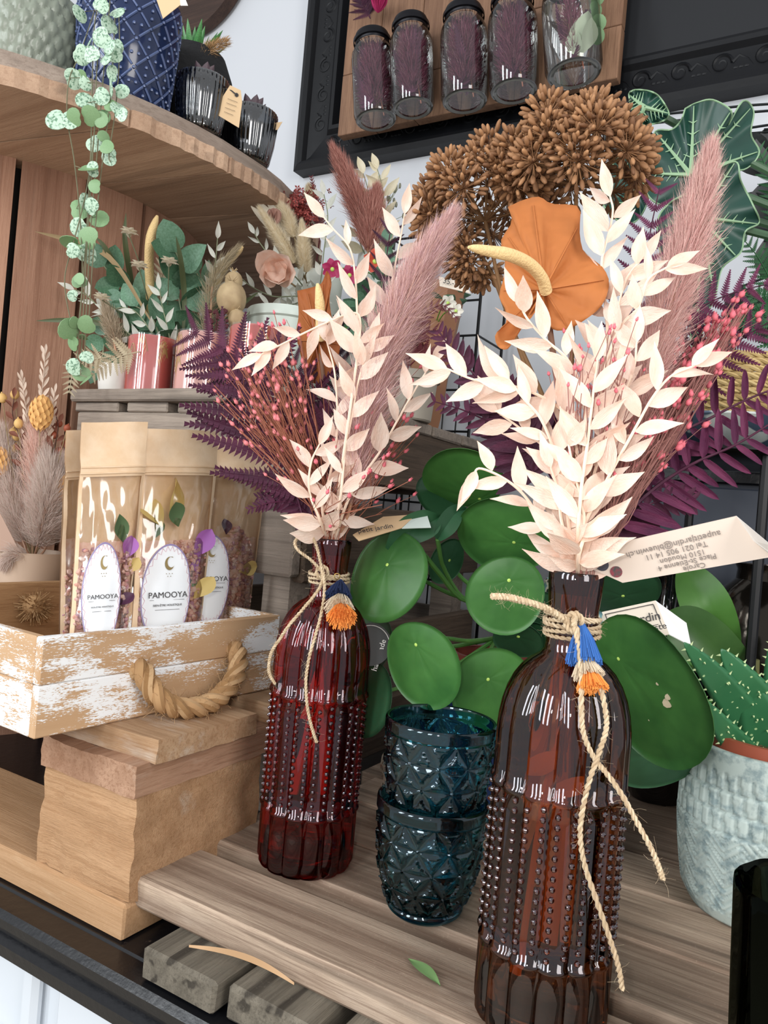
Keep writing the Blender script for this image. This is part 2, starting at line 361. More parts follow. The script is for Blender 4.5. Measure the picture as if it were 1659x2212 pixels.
BM = Matrix.Translation(BC) @ Matrix.Rotation(-BA, 4, 'Z')      # local: y along the handle end, -x along the length
T = thing('whitewashed_box', 'whitewashed shallow wooden box with thick rope handle, holding the pouches', 'box', BC + V((-.14, .12, 0)))
BW, BL, BH, BT = .243, .275, .069, .007
part('end_board', MB().box((-BT, 0, 0), (0, BW, BH * .52), BM, bev=.001), m_ww_y, T, sharp=30)
part('end_board', MB().box((-BT, 0, BH * .525), (0.0004, BW, BH), BM, bev=.001), m_ww_y, T, sharp=30)
part('side_board', MB().box((-BL + BT, 0, 0), (-BT, BT, BH * .52), BM, bev=.001), m_ww_x, T, sharp=30)
part('side_board', MB().box((-BL + BT, -.0004, BH * .525), (-BT, BT, BH), BM, bev=.001), m_ww_x, T, sharp=30)
part('side_board', MB().box((-BL + BT, BW - BT, 0), (-BT, BW, BH), BM, bev=.001), m_ww_x, T, sharp=30)
part('end_board', MB().box((-BL, 0, 0), (-BL + BT, BW, BH), BM, bev=.001), m_boxin, T, sharp=30, label='bare brown far end')
part('floor_board', MB().box((-BL + BT, BT, 0), (-BT, BW - BT, .006), BM), m_boxin, T, smooth=False)
def rope(mb, pts, R, plies=3, turns=6.0, n=6, k=60, hair=0, hl=.004, hr=.00012):
    c = cr(pts, k); a = (c[1] - c[0]).orthogonal().normalized()
    fr = []
    for i in range(k):
        t = (c[min(i + 1, k - 1)] - c[max(i - 1, 0)]).normalized(); a = (a - t * a.dot(t)).normalized(); fr.append((t, a, t.cross(a)))
    rp = R * (.55 if plies == 2 else .52); ro = R - rp
    for q in range(plies):
        mb.tube([c[i] + (fr[i][1] * math.cos(ph) + fr[i][2] * math.sin(ph)) * ro for i in range(k) for ph in (2 * math.pi * (q / plies + turns * i / k),)], rp, n)
    for h in range(hair):
        i = random.randrange(k); ph = random.uniform(0, 6.28); d = fr[i][1] * math.cos(ph) + fr[i][2] * math.sin(ph)
        p = c[i] + d * R * .9; L = hl * random.uniform(.4, 1.3); q = d * .7 + fr[i][0] * random.uniform(-1, 1) + rv(.5)
        mb.tube([p, p + q * L * .5, p + q * L + rv(L * .35)], hr, 3, cap=False)
    return mb
m_rope = fur('jute rope', ['#8d6a45', '#a8835a', '#b8936a', '#c9a77e'], .9, .1)
e1, e2 = PX(292, 1452, -.447) , PX(487, 1407, -.440)
hp = [BM @ V((-.004, .083, .036)), BM @ V((.004, .083, .037)), BM @ V((.017, .088, .020)), BM @ V((.022, .105, .009)), BM @ V((.024, .130, .0065)), BM @ V((.022, .152, .012)), BM @ V((.018, .172, .026)), BM @ V((.006, .183, .041)), BM @ V((-.004, .184, .042))]
part('rope_handle', rope(MB(), hp, .0088, 3, 5.0, 8, 70, 500, .006), m_rope, T, label='thick three strand jute rope')
for cpt in (V((-BL + BT + .008, .16, .045)), V((-BL + BT + .008, .09, .045))):
    c = BM @ cpt; kb = MB().ball(c, .012, 10, 6)
    for i in range(260):
        d = (rv() + V((.4, 0, -.2))).normalized(); kb.tube([c + d * .009, c + d * .018 + rv(.004)], .0005, 3, cap=False)
    part('rope_knot', kb, m_rope, T)

# ------------------------------------------------------------------ weathered crate behind
m_crate = wood('weathered crate wood', '#6d6259', '#aa9c8e', 'x', 85, .8, crack=.35)
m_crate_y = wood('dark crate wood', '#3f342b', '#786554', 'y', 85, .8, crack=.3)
T = thing('wooden_crate', 'weathered grey brown wooden crate standing behind the pouches', 'crate', (-.63, .8, -.314))
CX0, CX1, CY0, CY1, CZ = -.806, -.455, .606, 1.06, .1153
n = 5; w = (CY1 - CY0) / n
for i in range(n):
    part('lid_board', MB().box((CX0 - .002, CY0 - .004 + i * w, CZ - .0145), (CX1 + .003, CY0 - .004 + (i + 1) * w - .004, CZ - random.uniform(0, .001)), bev=.002, jit=.0006), m_crate, T, sharp=30)
for (a, b) in ((CX0 + .002, -.728), (-.713, -.648), (-.632, -.56), (-.545, CX1)):
    part('batten', MB().box((a, CY0 + .002, CZ - .0265), (b, CY0 + .05, CZ - .015), bev=.0015, jit=.0005), m_crate, T, sharp=30)
for (z0, z1, dx) in ((-.0005, .0885, 0), (-.072, -.0075, .004), (-.20, -.135, 0), (-.29, -.225, 0)):
    part('slat', MB().box((CX0 + .006, CY0 + .003, z0), (CX1 - dx, CY0 + .017, z1), bev=.002, jit=.0007), m_crate, T, sharp=30)
for (z0, z1) in ((.03, .101), (-.078, .004), (-.20, -.135), (-.29, -.225)):
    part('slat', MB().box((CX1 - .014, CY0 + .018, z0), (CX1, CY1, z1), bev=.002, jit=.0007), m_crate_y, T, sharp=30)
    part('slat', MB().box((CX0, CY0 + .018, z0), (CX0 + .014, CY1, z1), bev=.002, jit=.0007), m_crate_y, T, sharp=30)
    part('slat', MB().box((CX0, CY1 - .014, z0), (CX1 - .014, CY1, z1), bev=.002), m_crate, T, sharp=30)
for (x, y) in ((CX0 + .014, CY0 + .018), (CX1 - .049, CY0 + .018), (CX0 + .014, CY1 - .05), (CX1 - .049, CY1 - .05)):
    part('corner_post', MB().box((x, y, -.314), (x + .034, y + .034, CZ - .027)), m_crate, T, smooth=False)

# ------------------------------------------------------------------ cable spool table
m_sp_t = wood('spool board underside', '#a5836a', '#d6b599', 'x', 60, .75, (.3, .72), crack=.25)
m_sp_e = wood('spool top layer', '#857468', '#bfae9f', 'y', 60, .8, crack=.3)
m_stave = wood('spool stave wood', '#855d48', '#bd947b', 'z', 70, .7, (.28, .75), crack=.2)
SCX, SCY, SR, SRC = -1.12, .712, .470, .2866; SZ = .385
T = thing('cable_spool_table', 'big wooden cable spool table with a round plank top and upright staves', 'table', (SCX, SCY, -.314))
def disc_board(a, b, z0, z1, R, ang, wob):
    """strip a..b (offset from the centre) of a disc, board direction ang"""
    d = V((math.cos(ang), math.sin(ang), 0)); nn = V((-d.y, d.x, 0)); pts = []; N = 14
    lo = max(a, -R * .999); hi = min(b, R * .999); ss = [lo + (hi - lo) * i / N for i in range(N + 1)]
    for s in ss: pts.append(d * (math.sqrt(max(R * R - s * s, 1e-6)) + random.uniform(-wob, wob)) + nn * s)
    for s in ss[::-1]: pts.append(-d * math.sqrt(max(R * R - s * s, 1e-6)) + nn * s)
    return MB().slab([V((SCX, SCY, z0)) + p for p in pts], (0, 0, z1 - z0))
for i in range(8):
    a = -SR + i * 2 * SR / 8
    part('underside_board', disc_board(a + .0012, a + 2 * SR / 8 - .0012, SZ, SZ + .019, SR, math.radians(10), .0022), m_sp_t, T, smooth=False)
for i in range(7):
    a = -SR + i * 2 * SR / 7
    part('top_board', disc_board(a + .0015, a + 2 * SR / 7 - .0015, SZ + .0195, SZ + .036, SR - .004, math.radians(96), .0035), m_sp_e, T, smooth=False)
part('shade_drum', MB().lathe([(SRC - .03, -.314), (SRC - .03, SZ)], 40, Matrix.Translation((SCX, SCY, 0)), close=True), plain('painted spool shade', '#15100d', .9), T)  # added black drum: shade behind the stave gaps put into its colour
ns = 22
for i in range(ns):
    a0 = 2 * math.pi * i / ns + .012; a1 = 2 * math.pi * (i + 1) / ns - .012; r1 = SRC + random.uniform(-.002, .002); r0 = SRC - .022
    poly = [V((SCX + r1 * math.cos(a0 + (a1 - a0) * t), SCY + r1 * math.sin(a0 + (a1 - a0) * t), -.314)) for t in (0, .33, .67, 1)] + [V((SCX + r0 * math.cos(a), SCY + r0 * math.sin(a), -.314)) for a in (a1, a0)]
    part('stave', MB().slab(poly, (0, 0, SZ + .314)), m_stave, T, smooth=False)

# ------------------------------------------------------------------ black framed board on the wall
m_fr = plain('black carved frame', '#090a0e', .5, bump=.12, bscale=60, spec=.3)
m_slate = plain('black slate paint', '#0d0f14', .7, bump=.1, bscale=30)
FX0, FZ0 = -.974, .654
T = thing('black_picture_frame', 'large black carved frame with black backing board on white wall', 'picture frame', (-.4, WALLY, FZ0))
def molding(mb, a, b, inw):
    """ornate profile from point a to b; inw points to the picture"""
    prof = [(0, 0), (0, .030), (.008, .034), (.014, .030), (.018, .022), (.024, .019), (.052, .019), (.058, .025), (.064, .025), (.070, .014), (.076, .010), (.076, 0)]
    vs = []; inw = V(inw)
    for i, p in enumerate((a, b)):
        for (s, h) in prof:
            s *= 1.25; h *= 1.1
            vs.append(V(p) + inw * s + (V(b) - V(a)).normalized() * (s if i == 0 else -s) + V((0, -h, 0)))
    n = len(prof); mb.add(vs, [(j, j + 1, n + j + 1, n + j) for j in range(n - 1)]); return mb
FX1, FZ1 = .35, 1.2
c4 = [V((FX0, WALLY, FZ0)), V((FX1, WALLY, FZ0)), V((FX1, WALLY, FZ1)), V((FX0, WALLY, FZ1))]
part('bottom_rail', molding(MB(), c4[0], c4[1], (0, 0, 1)), m_fr, T, sharp=25)
part('right_stile', molding(MB(), c4[1], c4[2], (-1, 0, 0)), m_fr, T, sharp=25)
part('left_stile', molding(MB(), c4[3], c4[0], (1, 0, 0)), m_fr, T, sharp=25)
part('backing_board', MB().box((FX0 + .07, WALLY - .012, FZ0 + .07), (FX1 - .07, WALLY, FZ1)), m_slate, T, smooth=False)
orn = MB(); 
def scroll(c, ax, up, s, fl):
    pts = []
    for i in range(26):
        t = i / 25; r = s * (1 - .8 * t); a = t * 9.5 * fl
        pts.append(c + ax * (r * math.cos(a)) + up * (r * math.sin(a)))
    orn.tube(pts, [.0032, .0012], 5)
    orn.tube([c + ax * s, c + ax * (s * 1.6) + up * s * .6 * fl, c + ax * (s * 2.4) + up * s * .1, c + ax * (s * 3.0) - up * s * .7 * fl], [.003, .001], 5)
    for q in range(3): orn.ball(c + ax * (s * (1.3 + .5 * q)) - up * (s * .55 * fl), (.005, .002, .003), 6, 4)
x = FX0 + .08
while x < FX1 - .08: scroll(V((x, WALLY - .020, FZ0 + .047)), V((1, 0, 0)), V((0, 0, 1)), .015, 1 if int(x * 100) % 2 else -1); x += .058
z = FZ0 + .09
while z < FZ1: scroll(V((FX0 + .047, WALLY - .020, z)), V((0, 0, 1)), V((1, 0, 0)), .015, 1 if int(z * 100) % 2 else -1); z += .058
part('carved_scrolls', orn, m_fr, T, kind='stuff')
# ================================================================== glass bottles
m_clear = glass('clear inner glass', (.97, .95, .94, 1)); m_red = glass('deep red amber glass', (.62, .085, .06, 1), coat=.05); m_brn = glass('dark brown amber glass', (.47, .26, .14, 1), coat=.06)
m_teal = glass('dark teal glass', (.30, .60, .66, 1), coat=.05)
def bottle(org, mt, name, label, rot):
    T = thing(name, label, 'bottle', org); NL = 14; M = Matrix.Translation(V(org)) @ Matrix.Rotation(rot, 4, 'Z')
    def lobe(z):
        if z < .004: return .6
        if z < .165: return 1
        if z < .200: return max(0, 1 - (z - .165) / .035) ** .7
        return 0
    def rf(r, z, th):
        return r * (1 - .075 * lobe(z) * (1 - abs(math.cos(NL * th / 2)) ** .65))
    prof = [(.0, .004), (.022, .004), (.027, .0015), (.031, .0), (.0345, .0015), (.0365, .005), (.0367, .012)]
    prof += [(.0367, z) for z in (.030, .0425)] + [(.0377, .0435), (.0381, .045), (.0377, .0465), (.0366, .0475)]
    prof += [(.0366, z) for z in (.06, .08, .10, .12, .1285)] + [(.0377, .1295), (.0381, .131), (.0377, .1325), (.0367, .1335)]
    prof += [(.0366, z) for z in (.145, .158)] + [(.0362, .165), (.0350, .173), (.0328, .181), (.0297, .188), (.0257, .194), (.021, .1985), (.0165, .2015), (.0140, .2045), (.0135, .209), (.0135, .219), (.0138, .228), (.0145, .236), (.0150, .243), (.0150, .2465), (.0143, .248), (.0132, .2478), (.0126, .246)]
    inner = [(.0118, .236), (.0112, .225), (.0110, .210), (.0118, .2045), (.0150, .1995), (.0195, .1960), (.0240, .1912), (.0277, .1852), (.0306, .178), (.0325, .170), (.0333, .160), (.0334, .12), (.0334, .06), (.0332, .018), (.031, .012), (.024, .010), (0, .012)]
    def rf2(r, z, th): return rf(r, z, th) if len(mark) else r
    mb = MB(); mark = [1]
    mb.lathe(prof, NL * 12, M, rf, close=True); b = len(mb.v)
    mb.lathe(inner, NL * 12, M, lambda r, z, th: r * (1 - .035 * lobe(z) * (1 - abs(math.cos(NL * th / 2)) ** .65)), close=True)
    n = NL * 12; a0 = (len(prof) - 1) * n
    mb.f.extend([(a0 + j, a0 + (j + 1) % n, b + (j + 1) % n, b + j) for j in range(n)])
    body = part('glass_body', mb, mt, T, sharp=70); body.data.materials.append(m_clear); body.data.polygons.foreach_set('material_index', [1 if min(f) >= b else 0 for f in mb.f])
    bd = MB()
    for i in range(NL * 2):
        th = 2 * math.pi * ((i // 2) + (.27 if i % 2 else -.27)) / NL
        for q in range(15):
            z = .0505 + q * .00525 + (.0026 if i % 2 else 0); r = .0366 * (1 - .075 * (1 - abs(math.cos(NL * th / 2)) ** .65)) + .0004
            bd.ball(M @ V((r * math.cos(th), r * math.sin(th), z)), .0017, 7, 5)
    part('raised_beads', bd, glass(mt.name + ' bead', (.62, .28, .16, 1) if mt is m_brn else (.62, .10, .07, 1), coat=.17), T, kind='stuff'); return T
B1 = V((-.3317, .489, -.2719)); B2 = V((-.1226, .4244, -.2719))
bottle(B1, m_red, 'glass_bottle', 'deep red ribbed glass bottle with raised beads, beside the teal glasses', .1)
bottle(B2, m_brn, 'glass_bottle', 'dark brown amber ribbed glass bottle with raised beads and big price tag', .22)

# ------------------------------------------------------------------ stacked teal tumblers
def tumbler(org, label, rot):
    T = thing('tumbler', label, 'glass', org, 'teal glasses stacked in one another'); M = Matrix.Translation(V(org)) @ Matrix.Rotation(rot, 4, 'Z')
    H = .0785; nu, nv = 220, 110; cells = 11; cw = 2 * math.pi / cells; ch = .0158
    pr = [(0, .0232), (.004, .0262), (.012, .0300), (.025, .0345), (.040, .0372), (.055, .0384), (.068, .0389), (.0785, .0388)]
    def rad(z):
        for i in range(len(pr) - 1):
            if z <= pr[i + 1][0]:
                t = (z - pr[i][0]) / (pr[i + 1][0] - pr[i][0]); t = t * t * (3 - 2 * t) * .35 + t * .65; return pr[i][1] + (pr[i + 1][1] - pr[i][1]) * t
        return pr[-1][1]
    def relief(th, z):
        if z < .0055 or z > .0705: return 0
        u = th / cw; v = (z - .0068) / ch; best = 0
        r0 = math.floor(v)
        for row in (r0, r0 + 1):
            off = .5 * (row % 2)
            # horizontal petals, then the two slanted families leaving each lattice point
            for col in (math.floor(u - off), math.floor(u - off) + 1):
                for (du, dv) in ((1, 0), (.5, 1), (-.5, 1)):
                    ax, ay = col + off, row; lx, ly = du * 1.0, dv * .866; px, py = (u - ax), (v - ay) * .866
                    L2 = lx * lx + ly * ly; t = (px * lx + py * ly) / L2
                    if 0.03 < t < .97:
                        d = abs(px * ly - py * lx) / math.sqrt(L2); w = .19 * (1 - (2 * t - 1) ** 2) ** .8
                        if d < w: best = max(best, .5 + .5 * (1 - d / w))
        f = min(1, (z - .0055) / .002, (.0705 - z) / .002)
        return -.0023 * best * f
    mb = MB(); vs = []
    for j in range(nv + 1):
        z = H * j / nv; r = rad(z) - (.0012 * max(0, 1 - z / .003) ** 2) - (.0012 * max(0, (z - H + .002) / .002) ** 2)
        for i in range(nu):
            th = 2 * math.pi * i / nu; q = r + relief(th, z); vs.append(M @ V((q * math.cos(th), q * math.sin(th), z)))
    fs = [(j * nu + i, j * nu + (i + 1) % nu, (j + 1) * nu + (i + 1) % nu, (j + 1) * nu + i) for j in range(nv) for i in range(nu)]
    inn = [(H - .0006, -.0026), (H - .003, -.0031), (.05, -.0032), (.03, -.0034), (.014, -.0045), (.0075, -.009)]
    for (z, d) in inn:
        for i in range(nu):
            th = 2 * math.pi * i / nu; q = rad(z) + d; vs.append(M @ V((q * math.cos(th), q * math.sin(th), z)))
    b = (nv + 1) * nu; fs += [(nv * nu + i, nv * nu + (i + 1) % nu, b + (i + 1) % nu, b + i) for i in range(nu)]
    for j in range(len(inn) - 1): fs += [(b + j * nu + i, b + j * nu + (i + 1) % nu, b + (j + 1) * nu + (i + 1) % nu, b + (j + 1) * nu + i) for i in range(nu)]
    fs.append(tuple(range(nu))[::-1]); fs.append(tuple(b + (len(inn) - 1) * nu + i for i in range(nu)))
    mb.add(vs, fs); part('glass_wall', mb, m_teal, T, sharp=50)
GL = V((-.2261, .4849, -.2718))
tumbler(GL, 'lower dark teal cut glass tumbler standing on the planks', .1)
tumbler(GL + V((.0006, .001, .0545)), 'upper dark teal cut glass tumbler nested in another one', .32)

# ------------------------------------------------------------------ dark tumbler cut by the frame
m_smoke = glass('smoky green black glass', (.16, .19, .15, 1))
DG = V((.006, .418, -.2718)); mb = MB()
mb.lathe([(.0, .0), (.028, 0), (.0305, .002), (.0325, .03), (.0345, .07), (.0362, .108), (.0362, .1115), (.035, .113), (.0335, .1115), (.032, .07), (.0295, .03), (.027, .014), (0, .012)], 72, Matrix.Translation(DG), lambda r, z, th: r + .0006 * math.sin(9 * th + z * 160), close=True)
solo('dark_tumbler', mb, m_smoke, 'smoky black green glass tumbler in front of the patterned pot', 'glass', DG, sharp=60)

# ------------------------------------------------------------------ twine and tassels
m_twine = fur('pale twine', ['#b39a7c', '#cdb797', '#d9c6a8', '#c2aa8a'], .9, .15)
def neck_wrap(T, org, z0, n, R, rr):
    mb = MB()
    for i in range(n):
        pts = [V(org) + V((math.cos(a) * (R + .0003 * math.sin(3 * a + i)), math.sin(a) * (R + .0003 * math.sin(3 * a + i)), z0 + i * rr * 1.55 + .0010 * math.sin(a + i * 2))) for a in [2 * math.pi * k / 24 for k in range(25)]]
        rope(mb, pts, rr, 2, 14, 5, 90, 40, .004, .00004)
    return part('neck_wrap', mb, m_twine, T, kind=None)
T = thing('twine_bow', 'pale twine tied round the neck of the red bottle, with a loop', 'twine', B1 + V((0, 0, .215)))
neck_wrap(T, B1, .2155, 4, .0149, .0013)
kn = pp([(696, 1236, .572)])[0]
part('bow_loop', rope(MB(), pp([(696, 1236, .572), (672, 1210, .568), (645, 1190, .566), (637, 1172, .568), (650, 1155, .572), (668, 1152, .574), (682, 1175, .573), (690, 1205, .571), (697, 1240, .569)]), .0014, 2, 22, 5, 90, 90, .0045, .00004), m_twine, T)
part('twine_end', rope(MB(), pp([(698, 1236, .569), (694, 1262, .566), (680, 1285, .562), (655, 1315, .556), (625, 1350, .553), (606, 1378, .552), (588, 1405, .553), (581, 1432, .555), (582, 1455, .557), (594, 1478, .5585)]), .0014, 2, 26, 5, 110, 110, .0045, .00004), m_twine, T)
part('twine_end', rope(MB(), pp([(699, 1236, .569), (701, 1275, .563), (694, 1325, .556), (682, 1370, .552), (668, 1420, .5505), (661, 1465, .550), (662, 1510, .550), (668, 1550, .5495), (676, 1580, .5495), (684, 1604, .5495)]), .0014, 2, 26, 5, 110, 110, .0045, .00004), m_twine, T)
mb = rope(MB(), [kn + CR * .0042 * math.cos(a) + CU * .0046 * math.sin(a) + view(kn) * (.0012 * math.sin(2 * a)) for a in [6.2832 * i / 14 for i in range(16)]], .0015, 2, 5, 5, 40); rope(mb, [kn - CU * .004 + view(kn) * .001, kn + view(kn) * .0022, kn + CU * .0045 + CR * .001], .0016, 2, 3, 5, 14)
part('knot', mb, m_twine, T)
T = thing('twine_tie', 'pale twine tied round the neck of the brown bottle, both ends hanging', 'twine', B2 + V((0, 0, .218)))
neck_wrap(T, B2, .2135, 6, .0149, .0013)
part('twine_end', rope(MB(), pp([(1236, 1352, .410), (1205, 1328, .407), (1170, 1310, .404), (1130, 1298, .401), (1095, 1290, .400), (1062, 1288, .400)]), .0021, 2, 13, 6, 80, 150, .0036, .00003), m_twine, T, label='thicker end sticking out sideways')
part('twine_end', rope(MB(), pp([(1240, 1345, .408), (1262, 1395, .403), (1290, 1450, .396), (1305, 1520, .389), (1310, 1570, .387), (1296, 1620, .386), (1275, 1680, .385), (1260, 1740, .385), (1253, 1800, .385), (1262, 1865, .385), (1290, 1950, .384), (1318, 2030, .383), (1336, 2090, .382), (1344, 2138, .382)]), .0016, 2, 26, 6, 130, 130, .004, .00004), m_twine, T)
part('twine_end', rope(MB(), pp([(1240, 1345, .408), (1250, 1400, .401), (1256, 1470, .393), (1256, 1540, .3885), (1262, 1590, .3865), (1285, 1640, .3868), (1310, 1670, .384), (1345, 1720, .380), (1375, 1775, .378), (1405, 1830, .377), (1422, 1870, .376), (1432, 1900, .376)]), .0016, 2, 22, 6, 120, 130, .004, .00004), m_twine, T)
kn = P(1240, 1345, .409); mb = rope(MB(), [kn + CR * .0042 * math.cos(a) + CU * .0050 * math.sin(a) + view(kn) * (.0012 * math.sin(2 * a)) for a in [6.2832 * i / 14 for i in range(16)]], .0018, 2, 5, 5, 40); rope(mb, [kn - CU * .005 + view(kn) * .001, kn + view(kn) * .0026, kn + CU * .0045 + CR * .001], .0020, 2, 3, 5, 14); part('knot', mb, m_twine, T)

m_navy, m_blue, m_ivory, m_orange = (plain('navy thread', '#1d2c52', .8), plain('cobalt thread', '#2f62a8', .8), plain('ivory thread', '#d9c9b0', .8), plain('orange thread', '#f09a48', .8))
def tassel(label, tiers, ring):
    T = thing('tassel', label, 'tassel', P(*tiers[0][0]))
    part('ring', MB().tube([P(*ring) + (CR * math.cos(a) + CU * math.sin(a)) * .0022 for a in [6.2832 * i / 14 for i in range(15)]], .00035, 5), plain('brass wire', '#b99a5a', .3, 1), T)
    for (a, b, w, mt, nm) in tiers:
        pa, pb = P(*a), P(*b); d = (pb - pa); e1 = CR - d.normalized() * CR.dot(d.normalized()); e1.normalize(); e2 = d.normalized().cross(e1); mb = MB()
        mb.lathe([(.0012, -.0005), (.0018, .0006), (w * .35, d.length * .35), (w * .62, d.length * .7), (0, d.length * .75)], 14, axisM(pa, d))
        for i in range(260):
            th = random.uniform(0, 6.28); rr = w * math.sqrt(random.random()); q = e1 * math.cos(th) * rr + e2 * math.sin(th) * rr
            mb.tube([pa + q * .12, pa + d * .45 + q * .62, pb + q + d * random.uniform(-.08, .08)], .00028, 3, cap=False)
        part('thread_tier', mb, mt, T, label=nm)
tassel('small three tier tassel in navy, ivory and orange, on the red bottle', [((736, 1254, .570), (731, 1290, .562), .0105, m_navy, 'navy thread tier'), ((736, 1282, .565), (733, 1318, .553), .0120, m_ivory, 'ivory thread tier'), ((738, 1304, .558), (738, 1338, .545), .0115, m_orange, 'orange thread tier')], (728, 1245, .570))
tassel('small three tier tassel in blue, ivory and orange, on the brown bottle', [((1256, 1345, .411), (1262, 1432, .402), .0098, m_blue, 'blue thread tier'), ((1262, 1415, .404), (1272, 1462, .397), .0088, m_ivory, 'ivory thread tier'), ((1270, 1440, .399), (1280, 1490, .392), .0085, m_orange, 'orange thread tier')], (1252, 1340, .411))

# ------------------------------------------------------------------ paper tags
m_card = plain('cream card', '#e9dccb', .7, trans=.1); m_white = plain('white card', '#f2f0ec', .7); m_ink = plain('dark print', '#3d3a3a', .7)
m_kcard = plain('kraft card', '#d3b48c', .75)
def card(T, name, cs, mt, th=.0006, label=None):
    cs = [V(c) for c in cs]; n = (cs[1] - cs[0]).cross(cs[2] - cs[0]).normalized(); return part(name, MB().slab(cs, n * th), mt, T, label=label, smooth=False)
def cardM(p0, pr, pu, lift=.0004):
    """plane with origin p0, +x towards pr, +y towards pu, lifted towards the camera"""
    r = (V(pr) - V(p0)).normalized(); u = V(pu) - V(p0); n = r.cross(u).normalized(); u = n.cross(r)
    if n.dot(view(p0)) < 0: lift = -lift
    M = Matrix((r, u, n)).transposed().to_4x4(); M.translation = V(p0) + n * lift; return M
m_soft = plain('faded grey brown print', '#7d746e', .7)
# big tag seen from its printed back, upside down
g = [P(1250, 1216, .418), P(1288, 1183, .417), P(1592, 1114, .380), P(1662, 1200, .372), P(1345, 1258, .412)]
T = thing('paper_tag', 'large folded cream tag with small upside down address lines, by the brown bottle mouth', 'tag', g[0])
nn = (g[2] - g[0]).cross(g[4] - g[0]).normalized(); nn = nn if nn.dot(view(g[0])) < 0 else -nn
pl = lambda u, v: ray(u, v) * (g[0].dot(nn) / ray(u, v).dot(nn))      # ray met with the card's own plane
poly = [pl(*q) for q in ((1250, 1216), (1287, 1184), (1591, 1115), (1628, 1169), (1662, 1198), (1662, 1204), (1345, 1259))]
part('tag_leaf', MB().slab(poly, nn * .0007), plain('shaded cream card', '#cfc0b3', .75), T, smooth=False)  # cream card; the shade on this face is put into its colour
part('folded_leaf', MB().slab([pl(1591, 1115), pl(1628, 1169), pl(1662, 1198) , pl(1720, 1210) - nn * .02, pl(1662, 1150) - nn * .02], nn * .0005), m_white, T, smooth=False)
r_ = (pl(1250, 1300) - pl(1560, 1232)).normalized(); u_ = (pl(1440, 1252) - pl(1428, 1160)).normalized()
for (s, u, v, sz) in (('aupetitjardin@bluewin.ch', 1450, 1170, .0046), ('Tel 021 905 14 11', 1458, 1184, .0042), ('1510 Moudon', 1472, 1197, .0040), ('Place St-Etienne 4', 1482, 1209, .0040), ('Carole', 1498, 1219, .0040)):
    M = planeM(pl(u, v) - nn * .0006, r_, u_); text('print', s, sz, M, m_soft, T)
part('eyelet', MB().lathe([(.0010, 0), (.0034, 0), (.0034, .0006), (.0012, .0009)], 20, axisM(pl(1301, 1220), -nn)), plain('dark eyelet', '#43434c', .5, .2), T)
part('punched_hole', MB().lathe([(.0001, 0), (.0032, 0), (.0032, .0003), (.0001, .0003)], 20, axisM(pl(1331, 1235), -nn)), plain('patterned paper behind', '#3c4d4a', .7, col2='#8d3a48', nscale=420), T)
# tag with a ruled border, partly behind the pilea leaf
q0, q1, q2, q3 = P(1300, 1322, .56), P(1416, 1297, .545), P(1446, 1370, .53), P(1330, 1400, .545)
T = thing('paper_tag', 'cream tag with black ruled border between brown bottle and aloe', 'tag', q0)
card(T, 'tag_leaf', (q0, q1, q2, q3), m_card); card(T, 'folded_leaf', (q1, q1 + V((.02, .012, -.014)), q2 + V((.014, .004, -.006)), q2), m_white)
tl = lambda a, b: q0 + (q1 - q0) * a + (q3 - q0) * b + view(q0) * .0008
bd = MB()
for (a, b) in (((.04, .08), (.93, .08)), ((.93, .08), (.93, .93)), ((.93, .93), (.04, .93)), ((.04, .93), (.04, .08))): bd.tube([tl(*a), tl(*b)], .00035, 4)
part('ruled_border', bd, m_ink, T)
text('print', 'Jardin', .0088, cardM(tl(.70, .50), tl(.9, .50), tl(.70, .3)), m_ink, T); text('print', 'fleuriste', .0064, cardM(tl(.70, .76), tl(.9, .76), tl(.70, .5)), m_ink, T, sx=1.1)
part('ruled_line', MB().tube([tl(.35, .62), tl(.88, .62)], .0003, 4), m_ink, T)
# tag at the red bottle's mouth
a0, a1, a2, a3 = P(762, 1155, .585), P(828, 1116, .60), P(922, 1110, .60), P(931, 1139, .585); a4 = P(775, 1168, .58)
T = thing('paper_tag', 'kraft and white folded tag lying behind the red bottle mouth', 'tag', a0)
card(T, 'tag_leaf', (a0, a1, P(900, 1111, .60), P(868, 1140, .59), a4), m_kcard, label='kraft printed face'); card(T, 'folded_leaf', (P(900, 1111, .602), a2, a3, P(868, 1141, .588)), plain('mint card', '#cfdcd4', .7))
text('print', 'petit jardin', .0062, cardM(P(812, 1146, .585), P(870, 1136, .588), P(812, 1120, .595)), m_ink, T)
# ================================================================== round leaved pilea
def leafgreen(name, a, b, trans=.15, rough=.42):
    if name in MATS: return MATS[name]
    k = NT(name); vec = k.coords(); nz = k.ramp(k.noise(vec, 16, 4, .6), .3, .7); oi = k.n('ShaderNodeObjectInfo'); hs = k.n('ShaderNodeHueSaturation')
    mr = k.n('ShaderNodeMapRange'); k.l(oi.outputs['Random'], mr.inputs[0]); mr.inputs[3].default_value = .8; mr.inputs[4].default_value = 1.15; k.l(mr.outputs[0], hs.inputs['Value'])
    k.l(k.mix(nz, srgb(a), srgb(b)), hs.inputs['Color']); k.set(Base_Color=hs.outputs[0], Roughness=rough); k.bump(k.noise(vec, 150, 2), .1, .001)
    tr = k.n('ShaderNodeBsdfTranslucent'); k.l(hs.outputs[0], tr.inputs[0]); ms = k.n('ShaderNodeMixShader'); ms.inputs[0].default_value = trans
    k.l(k.b.outputs[0], ms.inputs[1]); k.l(tr.outputs[0], ms.inputs[2]); k.l(ms.outputs[0], k.out.inputs[0]); MATS[name] = k.m; return k.m
